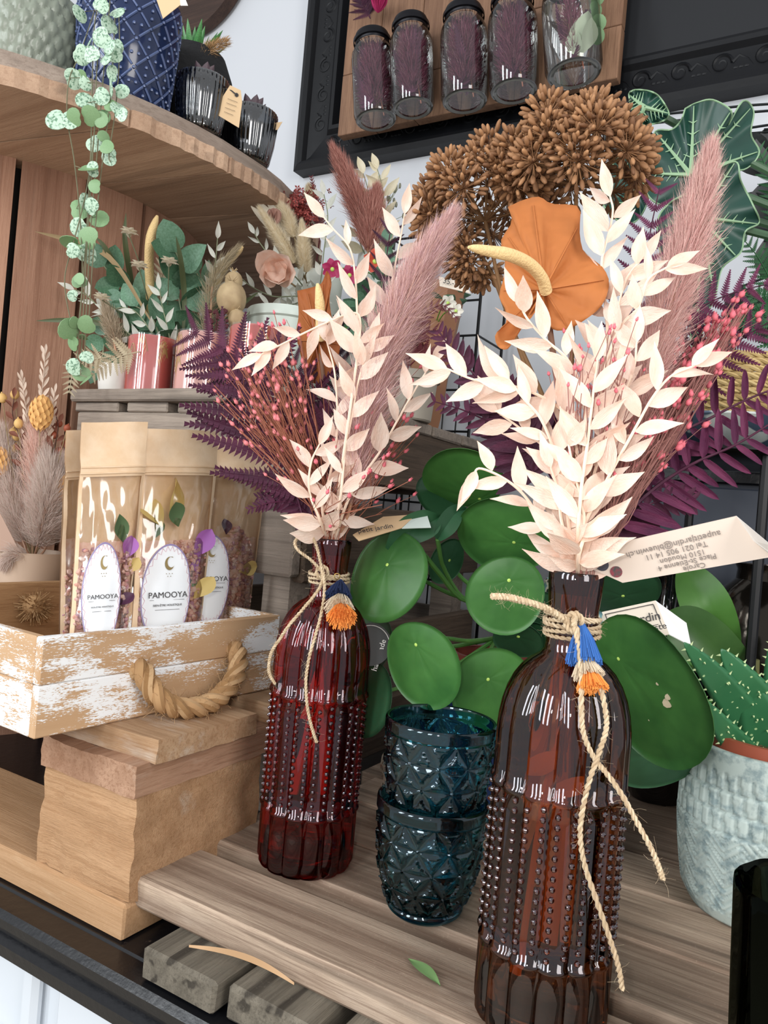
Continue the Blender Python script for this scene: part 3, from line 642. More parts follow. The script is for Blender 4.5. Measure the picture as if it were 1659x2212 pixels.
m_pil = leafgreen('pilea leaf green', '#2d5c2b', '#4f8740'); m_pil2 = leafgreen('deep pilea green', '#25502f', '#386645'); m_pet = leafgreen('petiole green', '#4d8a3c', '#6ea352'); m_spot = plain('pale leaf eye', '#b9d86a', .5)
def peltate(T, u, v, Y, a, b, ang, sgn, spot, mt=None, crown=None, dome=.10):
    """round leaf: pixel centre, depth, half axes in pixels, angle of the long axis, tilt side, eye position in leaf units"""
    p = P(u, v, Y); e3 = view(p); e1 = (CR - e3 * CR.dot(e3)).normalized(); e2 = e3.cross(e1); an = math.radians(ang)
    mj = e1 * math.cos(an) + e2 * math.sin(an); mi = -e1 * math.sin(an) + e2 * math.cos(an); ph = math.acos(min(1, b / a)); mi = mi * math.cos(ph) + e3 * math.sin(ph) * sgn
    n = mj.cross(mi); n = n if n.dot(e3) > 0 else -n; R = a * Y / F; nr, na = 9, 40; vs = [p + (mj * spot[0] + mi * spot[1]) * R]; fs = []; s3 = random.uniform(0, 6)
    for i in range(1, nr + 1):
        t = i / nr
        for j in range(na):
            th = 6.28318 * j / na; rr = 1 + .025 * math.sin(2 * th + s3) + .015 * math.sin(3 * th + s3 * 2); x = spot[0] * (1 - t) + math.cos(th) * t * rr; y = spot[1] * (1 - t) + math.sin(th) * t * rr
            z = dome * (t ** .7 * .25 - t * t * .95) + .016 * math.sin(3 * th + s3) * t * t - .012 * max(0, math.cos(7 * th)) ** 6 * t * (1 - t) * 4
            vs.append(p + (mj * x + mi * y + n * z) * R)
    for j in range(na): fs.append((0, 1 + j, 1 + (j + 1) % na))
    for i in range(nr - 1):
        for j in range(na): fs.append((1 + i * na + j, 1 + (i + 1) * na + j, 1 + (i + 1) * na + (j + 1) % na, 1 + i * na + (j + 1) % na))
    k = len(vs); fs2 = [tuple(x + k for x in f[::-1]) for f in fs]; vs2 = [q - n * .0006 for q in vs]
    rim = [(1 + (nr - 1) * na + j, 1 + (nr - 1) * na + (j + 1) % na, k + 1 + (nr - 1) * na + (j + 1) % na, k + 1 + (nr - 1) * na + j) for j in range(na)]
    lf = part('leaf', MB().add(vs + vs2, fs + fs2 + rim), mt or m_pil, T, sharp=0)
    c = vs[0]; part('leaf_eye', MB().ball(c + n * .0002, (.0014, .0014, .0005), 10, 5, M=axisM((0, 0, 0), n)), m_spot, lf, label='pale eye where the stalk joins')
    if crown is not None:
        cw = V(crown); mid = (c + cw) / 2 + V((0, 0, -.004)) - n * .012
        part('petiole', MB().tube(cr([c - n * .0008, c - n * .012 + (cw - c) * .18, mid, cw], 14), [.0014, .0021], 7), m_pet, T)
    return lf
TZ = -.272
def flowerpot(T, name, c, r0, r1, h, mt, rim=True, th=.003, n=48):
    prof = [(0, 0), (r0 - .002, 0), (r0, .002), (r1 - (.002 if rim else 0), h * .82)] + ([(r1 + .0015, h * .83), (r1 + .002, h)] if rim else [(r1, h)]) + [(r1 - th, h), (r0 - th, th), (0, th)]
    return part(name, MB().lathe(prof, n, Matrix.Translation(V(c)), close=True), mt, T)
m_plast = plain('brown red plastic', '#7d3b30', .45); m_cobalt = plain('dark blue glaze', '#1c2f55', .18); m_soil = plain('dark potting soil', '#3a2c22', .95, bump=1, bscale=300, col2='#57432f', nscale=160)
pc = V((-.262, .672, TZ + .0005))
T = thing('cover_pot', 'dark blue glazed cover pot half hidden under the round leaves', 'pot', pc)
flowerpot(T, 'pot_body', pc, .040, .046, .125, m_cobalt, rim=False)
T = thing('pilea_plant', 'pilea plant with big round green leaves, behind the teal glasses', 'plant', pc + V((0, 0, .03)))
flowerpot(T, 'plastic_pot', pc + V((0, 0, .008)), .034, .041, .142, m_plast); part('soil', MB().lathe([(.038, .132), (.02, .135), (0, .136)], 24, Matrix.Translation(pc), close=True), m_soil, T)
cw = pc + V((0, -.004, .136)); part('stem', MB().tube([cw, cw + V((.004, -.004, .05)), cw + V((.006, -.006, .095))], .0042, 8), plain('woody green stem', '#6b6a3e', .7), T)
c1, c2, c3 = cw + V((.005, -.005, .06)), cw + V((.006, -.006, .09)), cw + V((.003, -.004, .03))
for a in ((1000, 1040, .640, 92, 60, -8, 1, (.45, -.55), None, c2), (1092, 1163, .600, 108, 80, -14, 1, (.18, -.05), None, c2), (1092, 1288, .560, 87, 84, 20, 1, (.22, .35), None, c1), (833, 1242, .590, 104, 78, 60, -1, (.2, .1), None, c1),
          (908, 1441, .565, 102, 72, -62, 1, (-.45, .2), None, c3), (1065, 1492, .580, 96, 80, 45, 1, (.1, .3), None, c3), (792, 1392, .625, 72, 46, 75, -1, (0, .2), m_pil2, c3), (790, 1510, .605, 82, 48, 80, -1, (0, .3), m_pil2, c3),
          (1118, 1386, .610, 56, 36, -10, 1, (0, .3), m_pil2, c3), (955, 1072, .665, 62, 40, -45, -1, (.3, .3), m_pil2, c2), (1155, 1330, .63, 60, 44, 30, 1, (0, .2), m_pil2, c2), (968, 1215, .66, 52, 34, 60, 1, (.1, 0), m_pil2, c1)):
    peltate(T, *a)
# folded young leaves
for (l, w) in (([(840, 1190, .60), (880, 1150, .60), (930, 1128, .60), (952, 1115, .605)], .012), ([(945, 1165, .60), (965, 1135, .60), (985, 1108, .605), (1008, 1100, .61)], .009)):
    c = cr(pp(l), 14); sd = [view(q).cross((c[min(i + 1, 13)] - c[max(i - 1, 0)]).normalized()) for i, q in enumerate(c)]
    part('young_leaf', MB().grid(lambda a, b: c[round(a * 13)] + sd[round(a * 13)] * ((b - .5) * 2 * w * math.sin(math.pi * min(1, a * .92 + .06)) ** .7) + view(c[0]) * (abs(b - .5) * .010), 13, 6), m_pil2, T)
part('petiole', MB().tube(cr([P(905, 1185, .60), P(950, 1240, .62), P(1000, 1295, .645), c1], 12), .0021, 7), m_pet, T)
part('petiole', MB().tube(cr([P(945, 1165, .60), P(960, 1230, .63), P(1010, 1300, .65), c1], 12), .0018, 7), m_pet, T)
pc2 = V((-.052, .778, TZ + .0005))
T = thing('pilea_plant', 'second pilea with one very large scarred leaf, behind the brown bottle', 'plant', pc2)
flowerpot(T, 'plastic_pot', pc2, .033, .042, .115, m_plast); part('soil', MB().lathe([(.038, .104), (0, .108)], 24, Matrix.Translation(pc2), close=True), m_soil, T)
cw = pc2 + V((0, 0, .108)); part('stem', MB().tube([cw, cw + V((-.003, -.004, .06))], .004, 8), MATS['woody green stem'], T); c1 = cw + V((-.002, -.003, .045))
lf = peltate(T, 1390, 1500, .520, 172, 104, -62, 1, (-.52, -.05), None, c1, .06)
sc = MB()
def onleaf(o, u, v):
    r = ray(u, v).normalized(); q = [V(x.co) + ORG[o.name] for x in o.data.vertices]; return min(q, key=lambda p: (p - r * p.dot(r)).length + .02 * p.length)
for (u, v, r) in ((1430, 1520, .0035), (1436, 1508, .0022), (1425, 1475, .0014), (1405, 1545, .0008)): sp_ = onleaf(lf, u, v); sc.ball(sp_ + view(sp_) * .0006, (r, r, r * .25), 9, 5, M=axisM((0, 0, 0), view(sp_)))
part('scar', sc, plain('dry leaf scar', '#a79a80', .9), lf, label='dry grey brown scar')
for a in ((1425, 1640, .56, 110, 62, 20, 1, (0, .2), m_pil2, c1), (1345, 1282, .60, 84, 52, 5, 1, (0, -.1), m_pil2, c1), (1165, 1395, .62, 58, 40, -30, 1, (0, .2), m_pil2, c1)): peltate(T, *a)
# round black sticker showing past the red bottle
st = P(800, 1392, .598); T = thing('sticker', 'round black sticker with white ring and lettering beside the red bottle', 'sticker', st)
sr = .0165; part('sticker_disc', MB().lathe([(0, 0), (sr, 0), (sr, .0004), (0, .0004)], 40, axisM(st, view(st))), plain('black sticker', '#141715', .5), T)
part('printed_ring', MB().tube([st + view(st) * .0005 + (CR * math.cos(a) + CU * math.sin(a)) * sr * .9 for a in [6.2832 * i / 40 for i in range(41)]], .0003, 4), m_white, T)
text('print', 'handmade', .0062, planeM(st + view(st) * .0008 - CU * .009 + CR * .0085, CR * .3 + CU * .95, -CR * .95 + CU * .3), m_white, T)
# low wicker basket at the foot of the pilea
bk = V((-.30, .615, TZ)); T = thing('twig_basket', 'low grey twig basket behind the teal glasses', 'basket', bk)
wv = MB()
for i in range(150):
    a = random.uniform(0, 6.28); r = .034 + random.uniform(-.002, .003); z = random.uniform(0, .062); L = random.uniform(.4, .9); sl = random.uniform(-.02, .02)
    wv.tube([bk + V((r * math.cos(a + L * t), r * math.sin(a + L * t), max(.0012, z + sl * t + .002 * math.sin(8 * t)))) for t in (0, .25, .5, .75, 1)], .0008, 4)
part('woven_twigs', wv, fur('grey twigs', ['#6f655a', '#9a8f80', '#85796b'], .85, 0), T, kind='stuff')

# ------------------------------------------------------------------ aloe in a patterned pot
k = NT('cracked blue grey stoneware'); vec = k.coords(rnd=False); nz = k.noise(vec, 120, 5, .6); k.set(Base_Color=k.mix(k.ramp(nz, .34, .52), srgb('#8a9d9e'), srgb('#bccac4')), Roughness=.6); k.bump(nz, .3, .001); m_stone = k.m
AP = V((-.027, .657, TZ + .0003)); T = thing('patterned_pot', 'blue grey stoneware pot with chevron and scale relief, holding the aloe', 'pot', AP)
PH = .122
def relief(th, z):
    if z < .010 or z > PH - .014: return 0
    if z > .066:                                  # rows of upright tongues
        row = math.floor((z - .066) / .0145); t = (z - .066) / .0145 - row; u = (th * 22 / math.pi + .5 * (row % 2)) % 1
        e = abs(u - .5) * 2; return -.0021 * (1 if (e > .84 - .25 * (1 - t)) or t < .10 else 0)
    s = ((z - .010) * 190 + 2.2 * abs(((th * 16 / math.pi) % 2) - 1)) % 1     # chevrons
    return -.0022 * (1 if s < .30 else 0) - .0006 * (1 if .55 < s < .68 else 0)
def pr(z):
    t = z / PH; return .0575 + .0085 * min(1, t * 1.9) ** .8 - .0045 * max(0, .10 - t) * 10 - .002 * max(0, t - .85) * 6
nz_ = 84; prof = [(pr(0) * .9, 0)] + [(pr(PH * i / nz_), PH * i / nz_ + .0004) for i in range(nz_ + 1)] + [(.0595, PH + .0012), (.0570, PH - .001), (.0555, PH - .012), (.050, .02), (0, .018)]
part('pot_body', MB().lathe([(0, .0002)] + prof, 260, Matrix.Translation(AP), lambda r, z, th: r + (relief(th, z) if r > .056 and z < PH - .005 else 0) + .0004 * math.sin(5 * th + 90 * z), close=True), m_stone, T, sharp=0)
m_terra = plain('terracotta plastic', '#a4533c', .5); ap = AP + V((0, 0, .022))
T = thing('aloe_plant', 'spiny green aloe in a terracotta inner pot', 'plant', ap)
flowerpot(T, 'inner_pot', ap, .040, .0525, .108, m_terra)
part('soil', MB().grid(lambda a, b: ap + V(((a - .5) * .068 * (1 - .29 * abs(2 * b - 1) ** 2), (b - .5) * .068 * (1 - .29 * abs(2 * a - 1) ** 2), .094 + .004 * noise.noise(V((a * 9, b * 9, 3))))), 24, 24), m_soil, T)
sf = MB()
for i in range(160):
    p = ap + V((random.uniform(-.035, .035), random.uniform(-.035, .035), .097)); sf.tube([p, p + V((random.uniform(-.007, .007), random.uniform(-.007, .007), .002)), p + V((random.uniform(-.012, .012), random.uniform(-.012, .012), .003))], .0003, 3)
part('soil_fibres', sf, plain('coco fibre', '#6d5238', .9), T, kind='stuff')
k = NT('aloe green'); vec = k.coords(rnd=False); vo = k.n('ShaderNodeTexVoronoi'); vo.inputs['Scale'].default_value = 130; k.l(vec, vo.inputs['Vector'])
k.set(Base_Color=k.mix(k.ramp(vo.outputs['Distance'], .10, .16), srgb('#b9d79a'), k.mix(k.noise(vec, 20), srgb('#2c6642'), srgb('#417f52'))), Roughness=.38); m_aloe = k.m; m_thorn = plain('pale thorn', '#cfe0a8', .5)
def aloe(l, w):
    c = cr(pp(l), 26); n = len(c); sd = []; up = []; vs = []; fs = []; th = MB(); hw = []
    for i, q in enumerate(c):
        t = (c[min(i + 1, n - 1)] - c[max(i - 1, 0)]).normalized(); s = t.cross(view(q)).normalized(); sd.append(s); up.append(s.cross(t)); hw.append(w * (1 - (i / (n - 1)) ** 1.6) ** .75 + .0006)
    for i in range(n):
        for (a, b) in ((-1, .0), (-.62, .06), (0, -.02), (.62, .06), (1, 0), (.7, -.4), (0, -.62), (-.7, -.4)): vs.append(c[i] + sd[i] * hw[i] * a + up[i] * hw[i] * b)
    for i in range(n - 1): fs += [(i * 8 + j, i * 8 + (j + 1) % 8, (i + 1) * 8 + (j + 1) % 8, (i + 1) * 8 + j) for j in range(8)]
    fs.append(tuple((n - 1) * 8 + j for j in range(8))); lf = part('leaf', MB().add(vs, fs), m_aloe, T, sharp=0)
    for i in range(2, n - 1, 2):
        t = (c[i + 1] - c[i]).normalized()
        for s in (-1, 1): b = c[i] + sd[i] * hw[i] * s * .97 + up[i] * .0003; th.lathe([(.0009, 0), (.0006, .0011), (0, .0031)], 5, axisM(b, sd[i] * s + t * .5), close=True)
    for q in range(10): i = random.randrange(3, n - 3); b = c[i] + sd[i] * hw[i] * random.uniform(-.6, .6) + up[i] * hw[i] * .04; th.lathe([(.0008, 0), (0, .0022)], 5, axisM(b, up[i]), close=True)
    part('thorns', th, m_thorn, lf, kind='stuff', label='pale thorns along both edges')
for (l, w) in (([(1660, 1640, .60), (1610, 1555, .572), (1545, 1465, .540), (1478, 1388, .525)], .0155), ([(1685, 1630, .60), (1650, 1540, .570), (1605, 1470, .55), (1558, 1402, .545)], .0180), ([(1640, 1668, .592), (1605, 1625, .570), (1560, 1570, .552), (1512, 1505, .540)], .0125),
               ([(1680, 1665, .59), (1655, 1600, .575), (1635, 1530, .563), (1612, 1462, .556)], .022), ([(1700, 1670, .59), (1720, 1600, .57), (1760, 1500, .55)], .018), ([(1690, 1680, .60), (1690, 1560, .60), (1680, 1450, .60), (1670, 1380, .60)], .016)): aloe(l, w)

# ------------------------------------------------------------------ strap leaved plant, black glossy vases
m_strap = leafgreen('strap leaf green', '#3a6424', '#52803a'); m_olive = leafgreen('olive leaf', '#34552a', '#496b36')
def strap(T, l, w, mt, name='leaf', n=22, fold=.25, p=.55):
    c = cr(pp(l), n); sd = [view(q).cross((c[min(i + 1, n - 1)] - c[max(i - 1, 0)]).normalized()).normalized() for i, q in enumerate(c)]
    def fn(a, b):
        i = round(a * (n - 1)); x = (b - .5) * 2; ww = w * max(.02, math.sin(math.pi * min(.999, .04 + a * .955))) ** p
        return c[i] + sd[i] * x * ww - view(c[i]) * ((1 - abs(x)) * ww * fold)
    return part(name, MB().grid(fn, n - 1, 8), mt, T, sharp=0)
gp = PZ(1560, 1600, TZ); gp = V((-.005, .79, TZ + .0003)); m_gloss = plain('glossy black glaze', '#0a0a0c', .06, coat=.6); m_gold = plain('tarnished metallic glaze', '#3a352f', .13, .85, bump=.25, bscale=30)
T = thing('strap_leaf_plant', 'young plant with broad glossy strap leaves behind the aloe', 'plant', gp)
flowerpot(T, 'pot_body', gp, .032, .040, .10, MATS['dark blue glaze'], rim=False); part('soil', MB().lathe([(.036, .09), (0, .093)], 24, Matrix.Translation(gp), close=True), m_soil, T)
gt = gp + V((0, 0, .09)); ox = lambda q: (q[0], q[1], q[2])
strap(T, [(1545, 1480, .66), (1552, 1400, .64), (1530, 1320, .63), (1500, 1262, .64), (1472, 1218, .66)], .020, m_strap); strap(T, [(1625, 1478, .64), (1560, 1425, .62), (1490, 1360, .62), (1440, 1325, .63)], .022, m_olive)
part('leaf_stalk', MB().tube(cr([gt, P(1590, 1520, .68), P(1548, 1478, .66)], 8), .003, 7), m_pet, T); part('leaf_stalk', MB().tube(cr([gt, P(1640, 1510, .67), P(1625, 1478, .64)], 8), .003, 7), m_pet, T)
def vase(label, c, prof, mt, name='glazed_vase', cat='vase'):
    T = thing(name, label, cat, c); part('body', MB().lathe(prof, 48, Matrix.Translation(V(c)), close=True), mt, T); return T
vase('glossy black vase with a metallic sheen on its shoulder, tall, behind the strap leaves', (-.062, .868, TZ + .0003), [(0, 0), (.034, 0), (.040, .01), (.044, .08), (.048, .14), (.050, .18), (.047, .205), (.036, .225), (.024, .236), (.023, .246), (.026, .252), (.021, .252), (.019, .236), (.04, .2), (.04, .03), (0, .01)], m_gold)
vase('slim glossy black vase behind the tag with ruled border', (-.142, .850, TZ + .0003), [(0, 0), (.026, 0), (.030, .01), (.032, .13), (.030, .175), (.022, .20), (.020, .225), (.024, .24), (.019, .24), (.016, .20), (.025, .15), (.024, .01), (0, .006)], m_gloss)
vase('round glossy black bowl vase behind the strap leaves', (.085, .845, TZ + .0003), [(0, 0), (.04, 0), (.065, .03), (.075, .08), (.07, .13), (.055, .17), (.05, .185), (.045, .185), (.05, .16), (.065, .08), (.05, .02), (0, .01)], m_gloss)
# green scrap and twig litter on the planks
T = solo('leaf_scrap', MB().grid(lambda a, b: PZ(915, 2105, TZ) + V((.014 * (a - .5) * 2, -.012 * (a - .5), .0012 + .002 * math.sin(a * 3.1) + .001 * abs(b - .5))) + V((.004, .008, 0)) * (b - .5) * math.sin(math.pi * a), 10, 4), plain('wilted green', '#6d8f58', .7), 'small wilted green leaf scrap lying on the front plank', 'leaf', PZ(915, 2105, TZ))
# ================================================================== dried bouquets
def leafmesh(name, mt, w=.2, curl=.12, fold=.25, p=1.0, tipk=1.3, wav=0, nseg=8, notch=0, tw=0):
    """unit leaf along +Y, face +Z"""
    def fn(a, b):
        t = b; x = (a - .5) * 2; ww = w * (math.sin(math.pi * t ** tipk) ** p if 0 < t < 1 else .02) + .012 * (1 - t)
        y = t - notch * max(0, 1 - t * 3) * abs(x)
        z = -curl * t * t * 1.2 + abs(x) * ww * fold + wav * math.sin(t * 9 + x) * ww; an = tw * t
        return V((x * ww * math.cos(an) - 0 * z, y, z + x * ww * math.sin(an)))
    return MB().grid(fn, 4, nseg).mesh(name, mt)
def petal_mat(name, a, b, trans=.3, rough=.7, spot=None):
    k = NT(name); vec = k.coords((1, .35, 1)); c = k.mix(k.ramp(k.noise(vec, 3.2, 4), .35, .65), srgb(a), srgb(b)); k.set(Base_Color=c, Roughness=rough); k.b.inputs['Specular IOR Level'].default_value = .25
    vb = k.coords((9, .8, 9)); k.bump(k.noise(vb, 6, 2), .25, .02)
    tr = k.n('ShaderNodeBsdfTranslucent'); k.l(c, tr.inputs[0]); ms = k.n('ShaderNodeMixShader'); ms.inputs[0].default_value = trans
    k.l(k.b.outputs[0], ms.inputs[1]); k.l(tr.outputs[0], ms.inputs[2]); k.l(ms.outputs[0], k.out.inputs[0]); return k.m
m_rus = petal_mat('bleached ruscus', '#f6e4d6', '#efcdb9', .22); m_russtem = plain('bleached ruscus stem', '#ecd3bd', .7)
RUS = [leafmesh('ruscus_leaf_%d' % i, m_rus, w=.155 + .02 * (i % 3), curl=c, fold=.3, p=1.15, tipk=.72, tw=t) for i, (c, t) in enumerate(((.10, 0), (.25, .25), (-.08, -.3), (.16, .5)))]
def sprig(T, path, r0, r1, smt, leaves, l0, l1, gap, ang=50, seed=1, start=.08, name='leaf', facing=.55, n=40, wide=1.0, tip=True, bare=None):
    rnd = random.Random(seed); c = cr(path, n); part('stem', MB().tube(c, [r0, r1], 6), smt, T, label=bare)
    L = [0]
    for i in range(1, n): L.append(L[-1] + (c[i] - c[i - 1]).length)
    s = L[-1] * start; sd = 1; out = []
    while s < L[-1] * .985:
        i = next(k for k in range(n) if L[k] >= s); t = (c[min(i + 1, n - 1)] - c[max(i - 1, 0)]).normalized(); vw = view(c[i]); side = t.cross(vw).normalized(); f = s / L[-1]
        a = math.radians(ang * rnd.uniform(.65, 1.3)) * (1 - .3 * f); d = t * math.cos(a) + side * sd * math.sin(a) + vw * rnd.uniform(-.45, .55)
        nv = vw + V((rnd.uniform(-1, 1), rnd.uniform(-1, 1), rnd.uniform(-1, 1))) * facing; sz = (l0 + (l1 - l0) * f) * rnd.uniform(.8, 1.15)
        M = frame(c[i] + d.normalized() * r0, d, nv, sz * wide * rnd.uniform(.85, 1.15), sz, sz); out.append(inst(name, rnd.choice(leaves), T, M)); sd = -sd; s += gap * rnd.uniform(.75, 1.25)
    if tip: d = (c[-1] - c[-2]).normalized(); inst(name, leaves[0], T, frame(c[-1], d, view(c[-1]) + rv(.3), l1 * wide, l1, l1))
    return out
def ruscus(label, l, Y, lf, gap, seed, grp, org, r=.0011, **k):
    T = thing('ruscus_branch', label, 'dried branch', org, grp); sprig(T, pp(l, Y), r, r * .5, m_russtem, RUS, lf, lf * .72, gap, seed=seed, **k); return T
G1, G2 = 'bleached ruscus in the red bottle', 'bleached ruscus in the brown bottle'
M1 = B1 + V((0, 0, .247)); M2 = B2 + V((0, 0, .247))
bot1 = lambda du, dy: B1 + V((du, dy, .03)); bot2 = lambda du, dy: B2 + V((du, dy, .03))
def inb(B, du, dy, low=.06):
    """stem pieces inside the bottle, from its foot to its mouth"""
    return [B + V((du * 2.2, dy * 2.2, low)), B + V((du * 1.1, dy * 1.1, .17)), B + V((du * .5, dy * .5, .215)), B + V((du * .6, dy * .6, .246))]
def ruscus_b(label, l, Y, lf, gap, seed, B, du, dy, grp, **k):
    lf *= 1.22; gap *= .92
    T = thing('ruscus_branch', label, 'dried branch', B + V((0, 0, .247)), grp)
    part('stem', MB().tube(cr(inb(B, du, dy, .05 + .02 * (seed % 4)), 14), .0011, 6), m_russtem, T)
    sprig(T, [B + V((du * .6, dy * .6, .246))] + pp(l, Y), .0012, .0006, m_russtem, RUS, lf, lf * .75, gap, seed=seed, **k); return T
ruscus_b('bleached ruscus branch standing upright in the red bottle, in front of the plume', [(696, 1090), (712, 1030), (728, 940), (728, 870), (722, 800), (706, 738)], .565, .0265, .0135, 11, B1, -.003, -.004, None, start=.0)
ruscus_b('tall bleached ruscus branch in the red bottle leaning towards the bunny tails', [(745, 1040), (762, 880), (772, 740), (770, 640), (764, 570), (752, 530), (722, 497), (700, 470)], .600, .029, .0150, 12, B1, .002, .004, None, start=.34)
ruscus_b('tallest bleached ruscus branch in the red bottle, beside the mauve plume top', [(760, 1020), (798, 830), (828, 700), (845, 620), (856, 560), (866, 510), (874, 462)], .610, .0285, .0150, 13, B1, .004, .003, None, start=.42)
ruscus_b('bleached ruscus branch in the red bottle arching over the coral cups', [(740, 1000), (768, 800), (778, 700), (765, 676), (717, 692), (660, 718), (602, 747), (565, 765)], .555, .027, .0125, 14, B1, -.002, .002, None, start=.52)
ruscus_b('bleached ruscus branch in the red bottle leaning towards the wire rack', [(750, 1085), (782, 1030), (822, 974), (862, 902), (905, 828), (935, 782)], .560, .0275, .0135, 15, B1, .005, -.003, None, start=.10)
ruscus_b('short bleached ruscus branch at the red bottle mouth', [(690, 1120), (668, 1060), (672, 1000), (690, 960)], .560, .026, .012, 16, B1, -.005, -.002, None, start=.0)
# brown bottle
ruscus_b('bleached ruscus branch in the brown bottle drooping over the pilea leaves', [(1215, 1190), (1190, 1160), (1166, 1122), (1142, 1082), (1112, 1050), (1071, 1024), (1034, 1012), (1022, 1030)], .420, .0225, .0098, 21, B2, -.006, -.003, None, start=.02)
ruscus_b('bleached ruscus branch in the brown bottle reaching far over the wire rack side', [(1236, 1160), (1245, 1020), (1240, 925), (1196, 872), (1116, 836), (1030, 822), (966, 797)], .415, .0265, .0105, 22, B2, -.002, .002, None, start=.42)
ruscus_b('bleached ruscus branch in the brown bottle curving up in the middle, many drooping leaves', [(1232, 1170), (1215, 1040), (1190, 955), (1165, 900), (1130, 860), (1100, 820)], .408, .0250, .0100, 23, B2, -.004, -.004, None, start=.12)
ruscus_b('bleached ruscus branch in the brown bottle leaning out below the coral clusters', [(1255, 1170), (1268, 1120), (1321, 1018), (1370, 929), (1410, 858), (1450, 812), (1500, 790)], .400, .0245, .0105, 24, B2, .005, -.004, None, start=.08)
ruscus_b('bleached ruscus branch in the brown bottle between anthurium and pink plume', [(1262, 1140), (1285, 960), (1306, 800), (1340, 707), (1378, 665), (1400, 604), (1440, 578)], .425, .0240, .0098, 25, B2, .003, .002, None, start=.40)
ruscus_b('tallest bleached ruscus branch in the brown bottle, reaching the brown seed heads', [(1265, 1120), (1300, 900), (1312, 740), (1306, 640), (1300, 565), (1316, 500), (1324, 455), (1318, 425)], .455, .0260, .0100, 26, B2, .001, .005, None, start=.48)
ruscus_b('bleached ruscus branch in the brown bottle below the orange anthurium', [(1250, 1100), (1262, 960), (1262, 860), (1228, 780), (1180, 735), (1140, 690), (1122, 655)], .412, .0240, .0095, 27, B2, -.001, -.002, None, start=.40)
ruscus_b('upright bleached ruscus branch in the very middle of the brown bottle bouquet', [(1248, 1150), (1256, 1050), (1270, 950), (1280, 860), (1290, 780)], .395, .0235, .0092, 28, B2, .001, -.005, None, start=.02)
ruscus_b('short bleached ruscus branch at the brown bottle mouth', [(1225, 1180), (1212, 1120), (1205, 1060), (1190, 1010)], .405, .022, .0090, 29, B2, -.005, .0, None, start=.0)
ruscus_b('dense bleached ruscus branch low in the brown bottle bouquet, near its mouth', [(1250, 1200), (1262, 1150), (1258, 1090), (1240, 1020), (1228, 960)], .398, .0225, .0086, 30, B2, .003, -.006, None, start=.0)

# EXTRA branches that fill the middle
ruscus_b('bleached ruscus branch in the brown bottle fanning over the fern by the wire rack', [(1240, 1150), (1225, 1050), (1190, 980), (1130, 930), (1075, 890)], .43, .0235, .0095, 31, B2, -.004, .003, None, start=.2)
ruscus_b('bleached ruscus branch in the brown bottle right beside the coral middle clusters', [(1258, 1150), (1290, 1000), (1330, 900), (1368, 800), (1375, 740)], .415, .0235, .0095, 32, B2, .004, .001, None, start=.25)
ruscus_b('bleached ruscus branch in the brown bottle pressed against the anthurium edge', [(1262, 1130), (1290, 930), (1300, 800), (1330, 690), (1350, 610), (1385, 560)], .44, .0235, .0095, 33, B2, .002, .004, None, start=.45)
ruscus_b('bleached ruscus branch in the red bottle hanging over the plume middle', [(735, 1080), (745, 980), (760, 900), (775, 820), (800, 740)], .555, .026, .0135, 34, B1, .002, -.003, None, start=.3)
# ---- pampas plumes (hairs)
def hairs(axis, rad, nh, hl, hw, lift=.55, seed=1, droop=0.0, base=.0, bend=.4):
    """axis: curve points; rad(t): plume radius; hairs leave the axis and sweep to the tip"""
    rg = np.random.default_rng(seed); ax = np.array([tuple(p) for p in axis]); n = len(ax)
    t = rg.uniform(base, 1, nh) ** .9; fi = t * (n - 1.001); i = fi.astype(int); fr = (fi - i)[:, None]; p = ax[i] * (1 - fr) + ax[i + 1] * fr
    d = ax[np.minimum(i + 1, n - 1)] - ax[i]; d /= np.linalg.norm(d, axis=1)[:, None]
    q = rg.normal(size=(nh, 3)); q -= d * (q * d).sum(1)[:, None]; q /= np.linalg.norm(q, axis=1)[:, None]
    rr = np.array([rad(x) for x in t]) * np.sqrt(rg.uniform(.05, 1, nh)); p0 = p + q * rr[:, None] * .55
    tp = np.clip((t - .5) / .5, 0, 1)[:, None]; h = hl * rg.uniform(.6, 1.4, nh)[:, None] * (1 - .35 * tp); lf = lift * (1 - .72 * tp); dirv = d * (1 - lf) + q * lf * rg.uniform(.3, 1.2, (nh, 1)) + rg.normal(size=(nh, 3)) * .12; dirv /= np.linalg.norm(dirv, axis=1)[:, None]
    p1 = p0 + dirv * h * .5; p2 = p1 + (dirv * (1 - bend) + d * bend + rg.normal(size=(nh, 3)) * .12 - np.array([0, 0, droop])) * h * .5
    s = np.cross(dirv, rg.normal(size=(nh, 3))); s /= np.linalg.norm(s, axis=1)[:, None]; w = hw * rg.uniform(.6, 1.3, (nh, 1))
    vs = np.stack([p0 - s * w, p0 + s * w, p1 - s * w * .8, p1 + s * w * .8, p2], 1).reshape(-1, 3)
    b = np.arange(nh)[:, None] * 5; quads = np.concatenate([b + 0, b + 1, b + 3, b + 2], 1); tris = np.concatenate([b + 2, b + 3, b + 4], 1)
    return vs, quads, tris
def hair_part(name, arr, mt, parent, label=None, kind='stuff', top=None):
    vs, q, t = arr; o0 = np.array(tuple(ORG[parent.name])) if parent else np.array(tuple(top)); me = bpy.data.meshes.new(name)
    me.from_pydata((vs - o0).tolist(), [], q.tolist() + t.tolist()); me.materials.append(mt); me.update()
    o = bpy.data.objects.new(name, me); COL.objects.link(o); o.parent = parent; ORG[o.name] = V(tuple(o0)); props(o, label, None, None, kind); return o
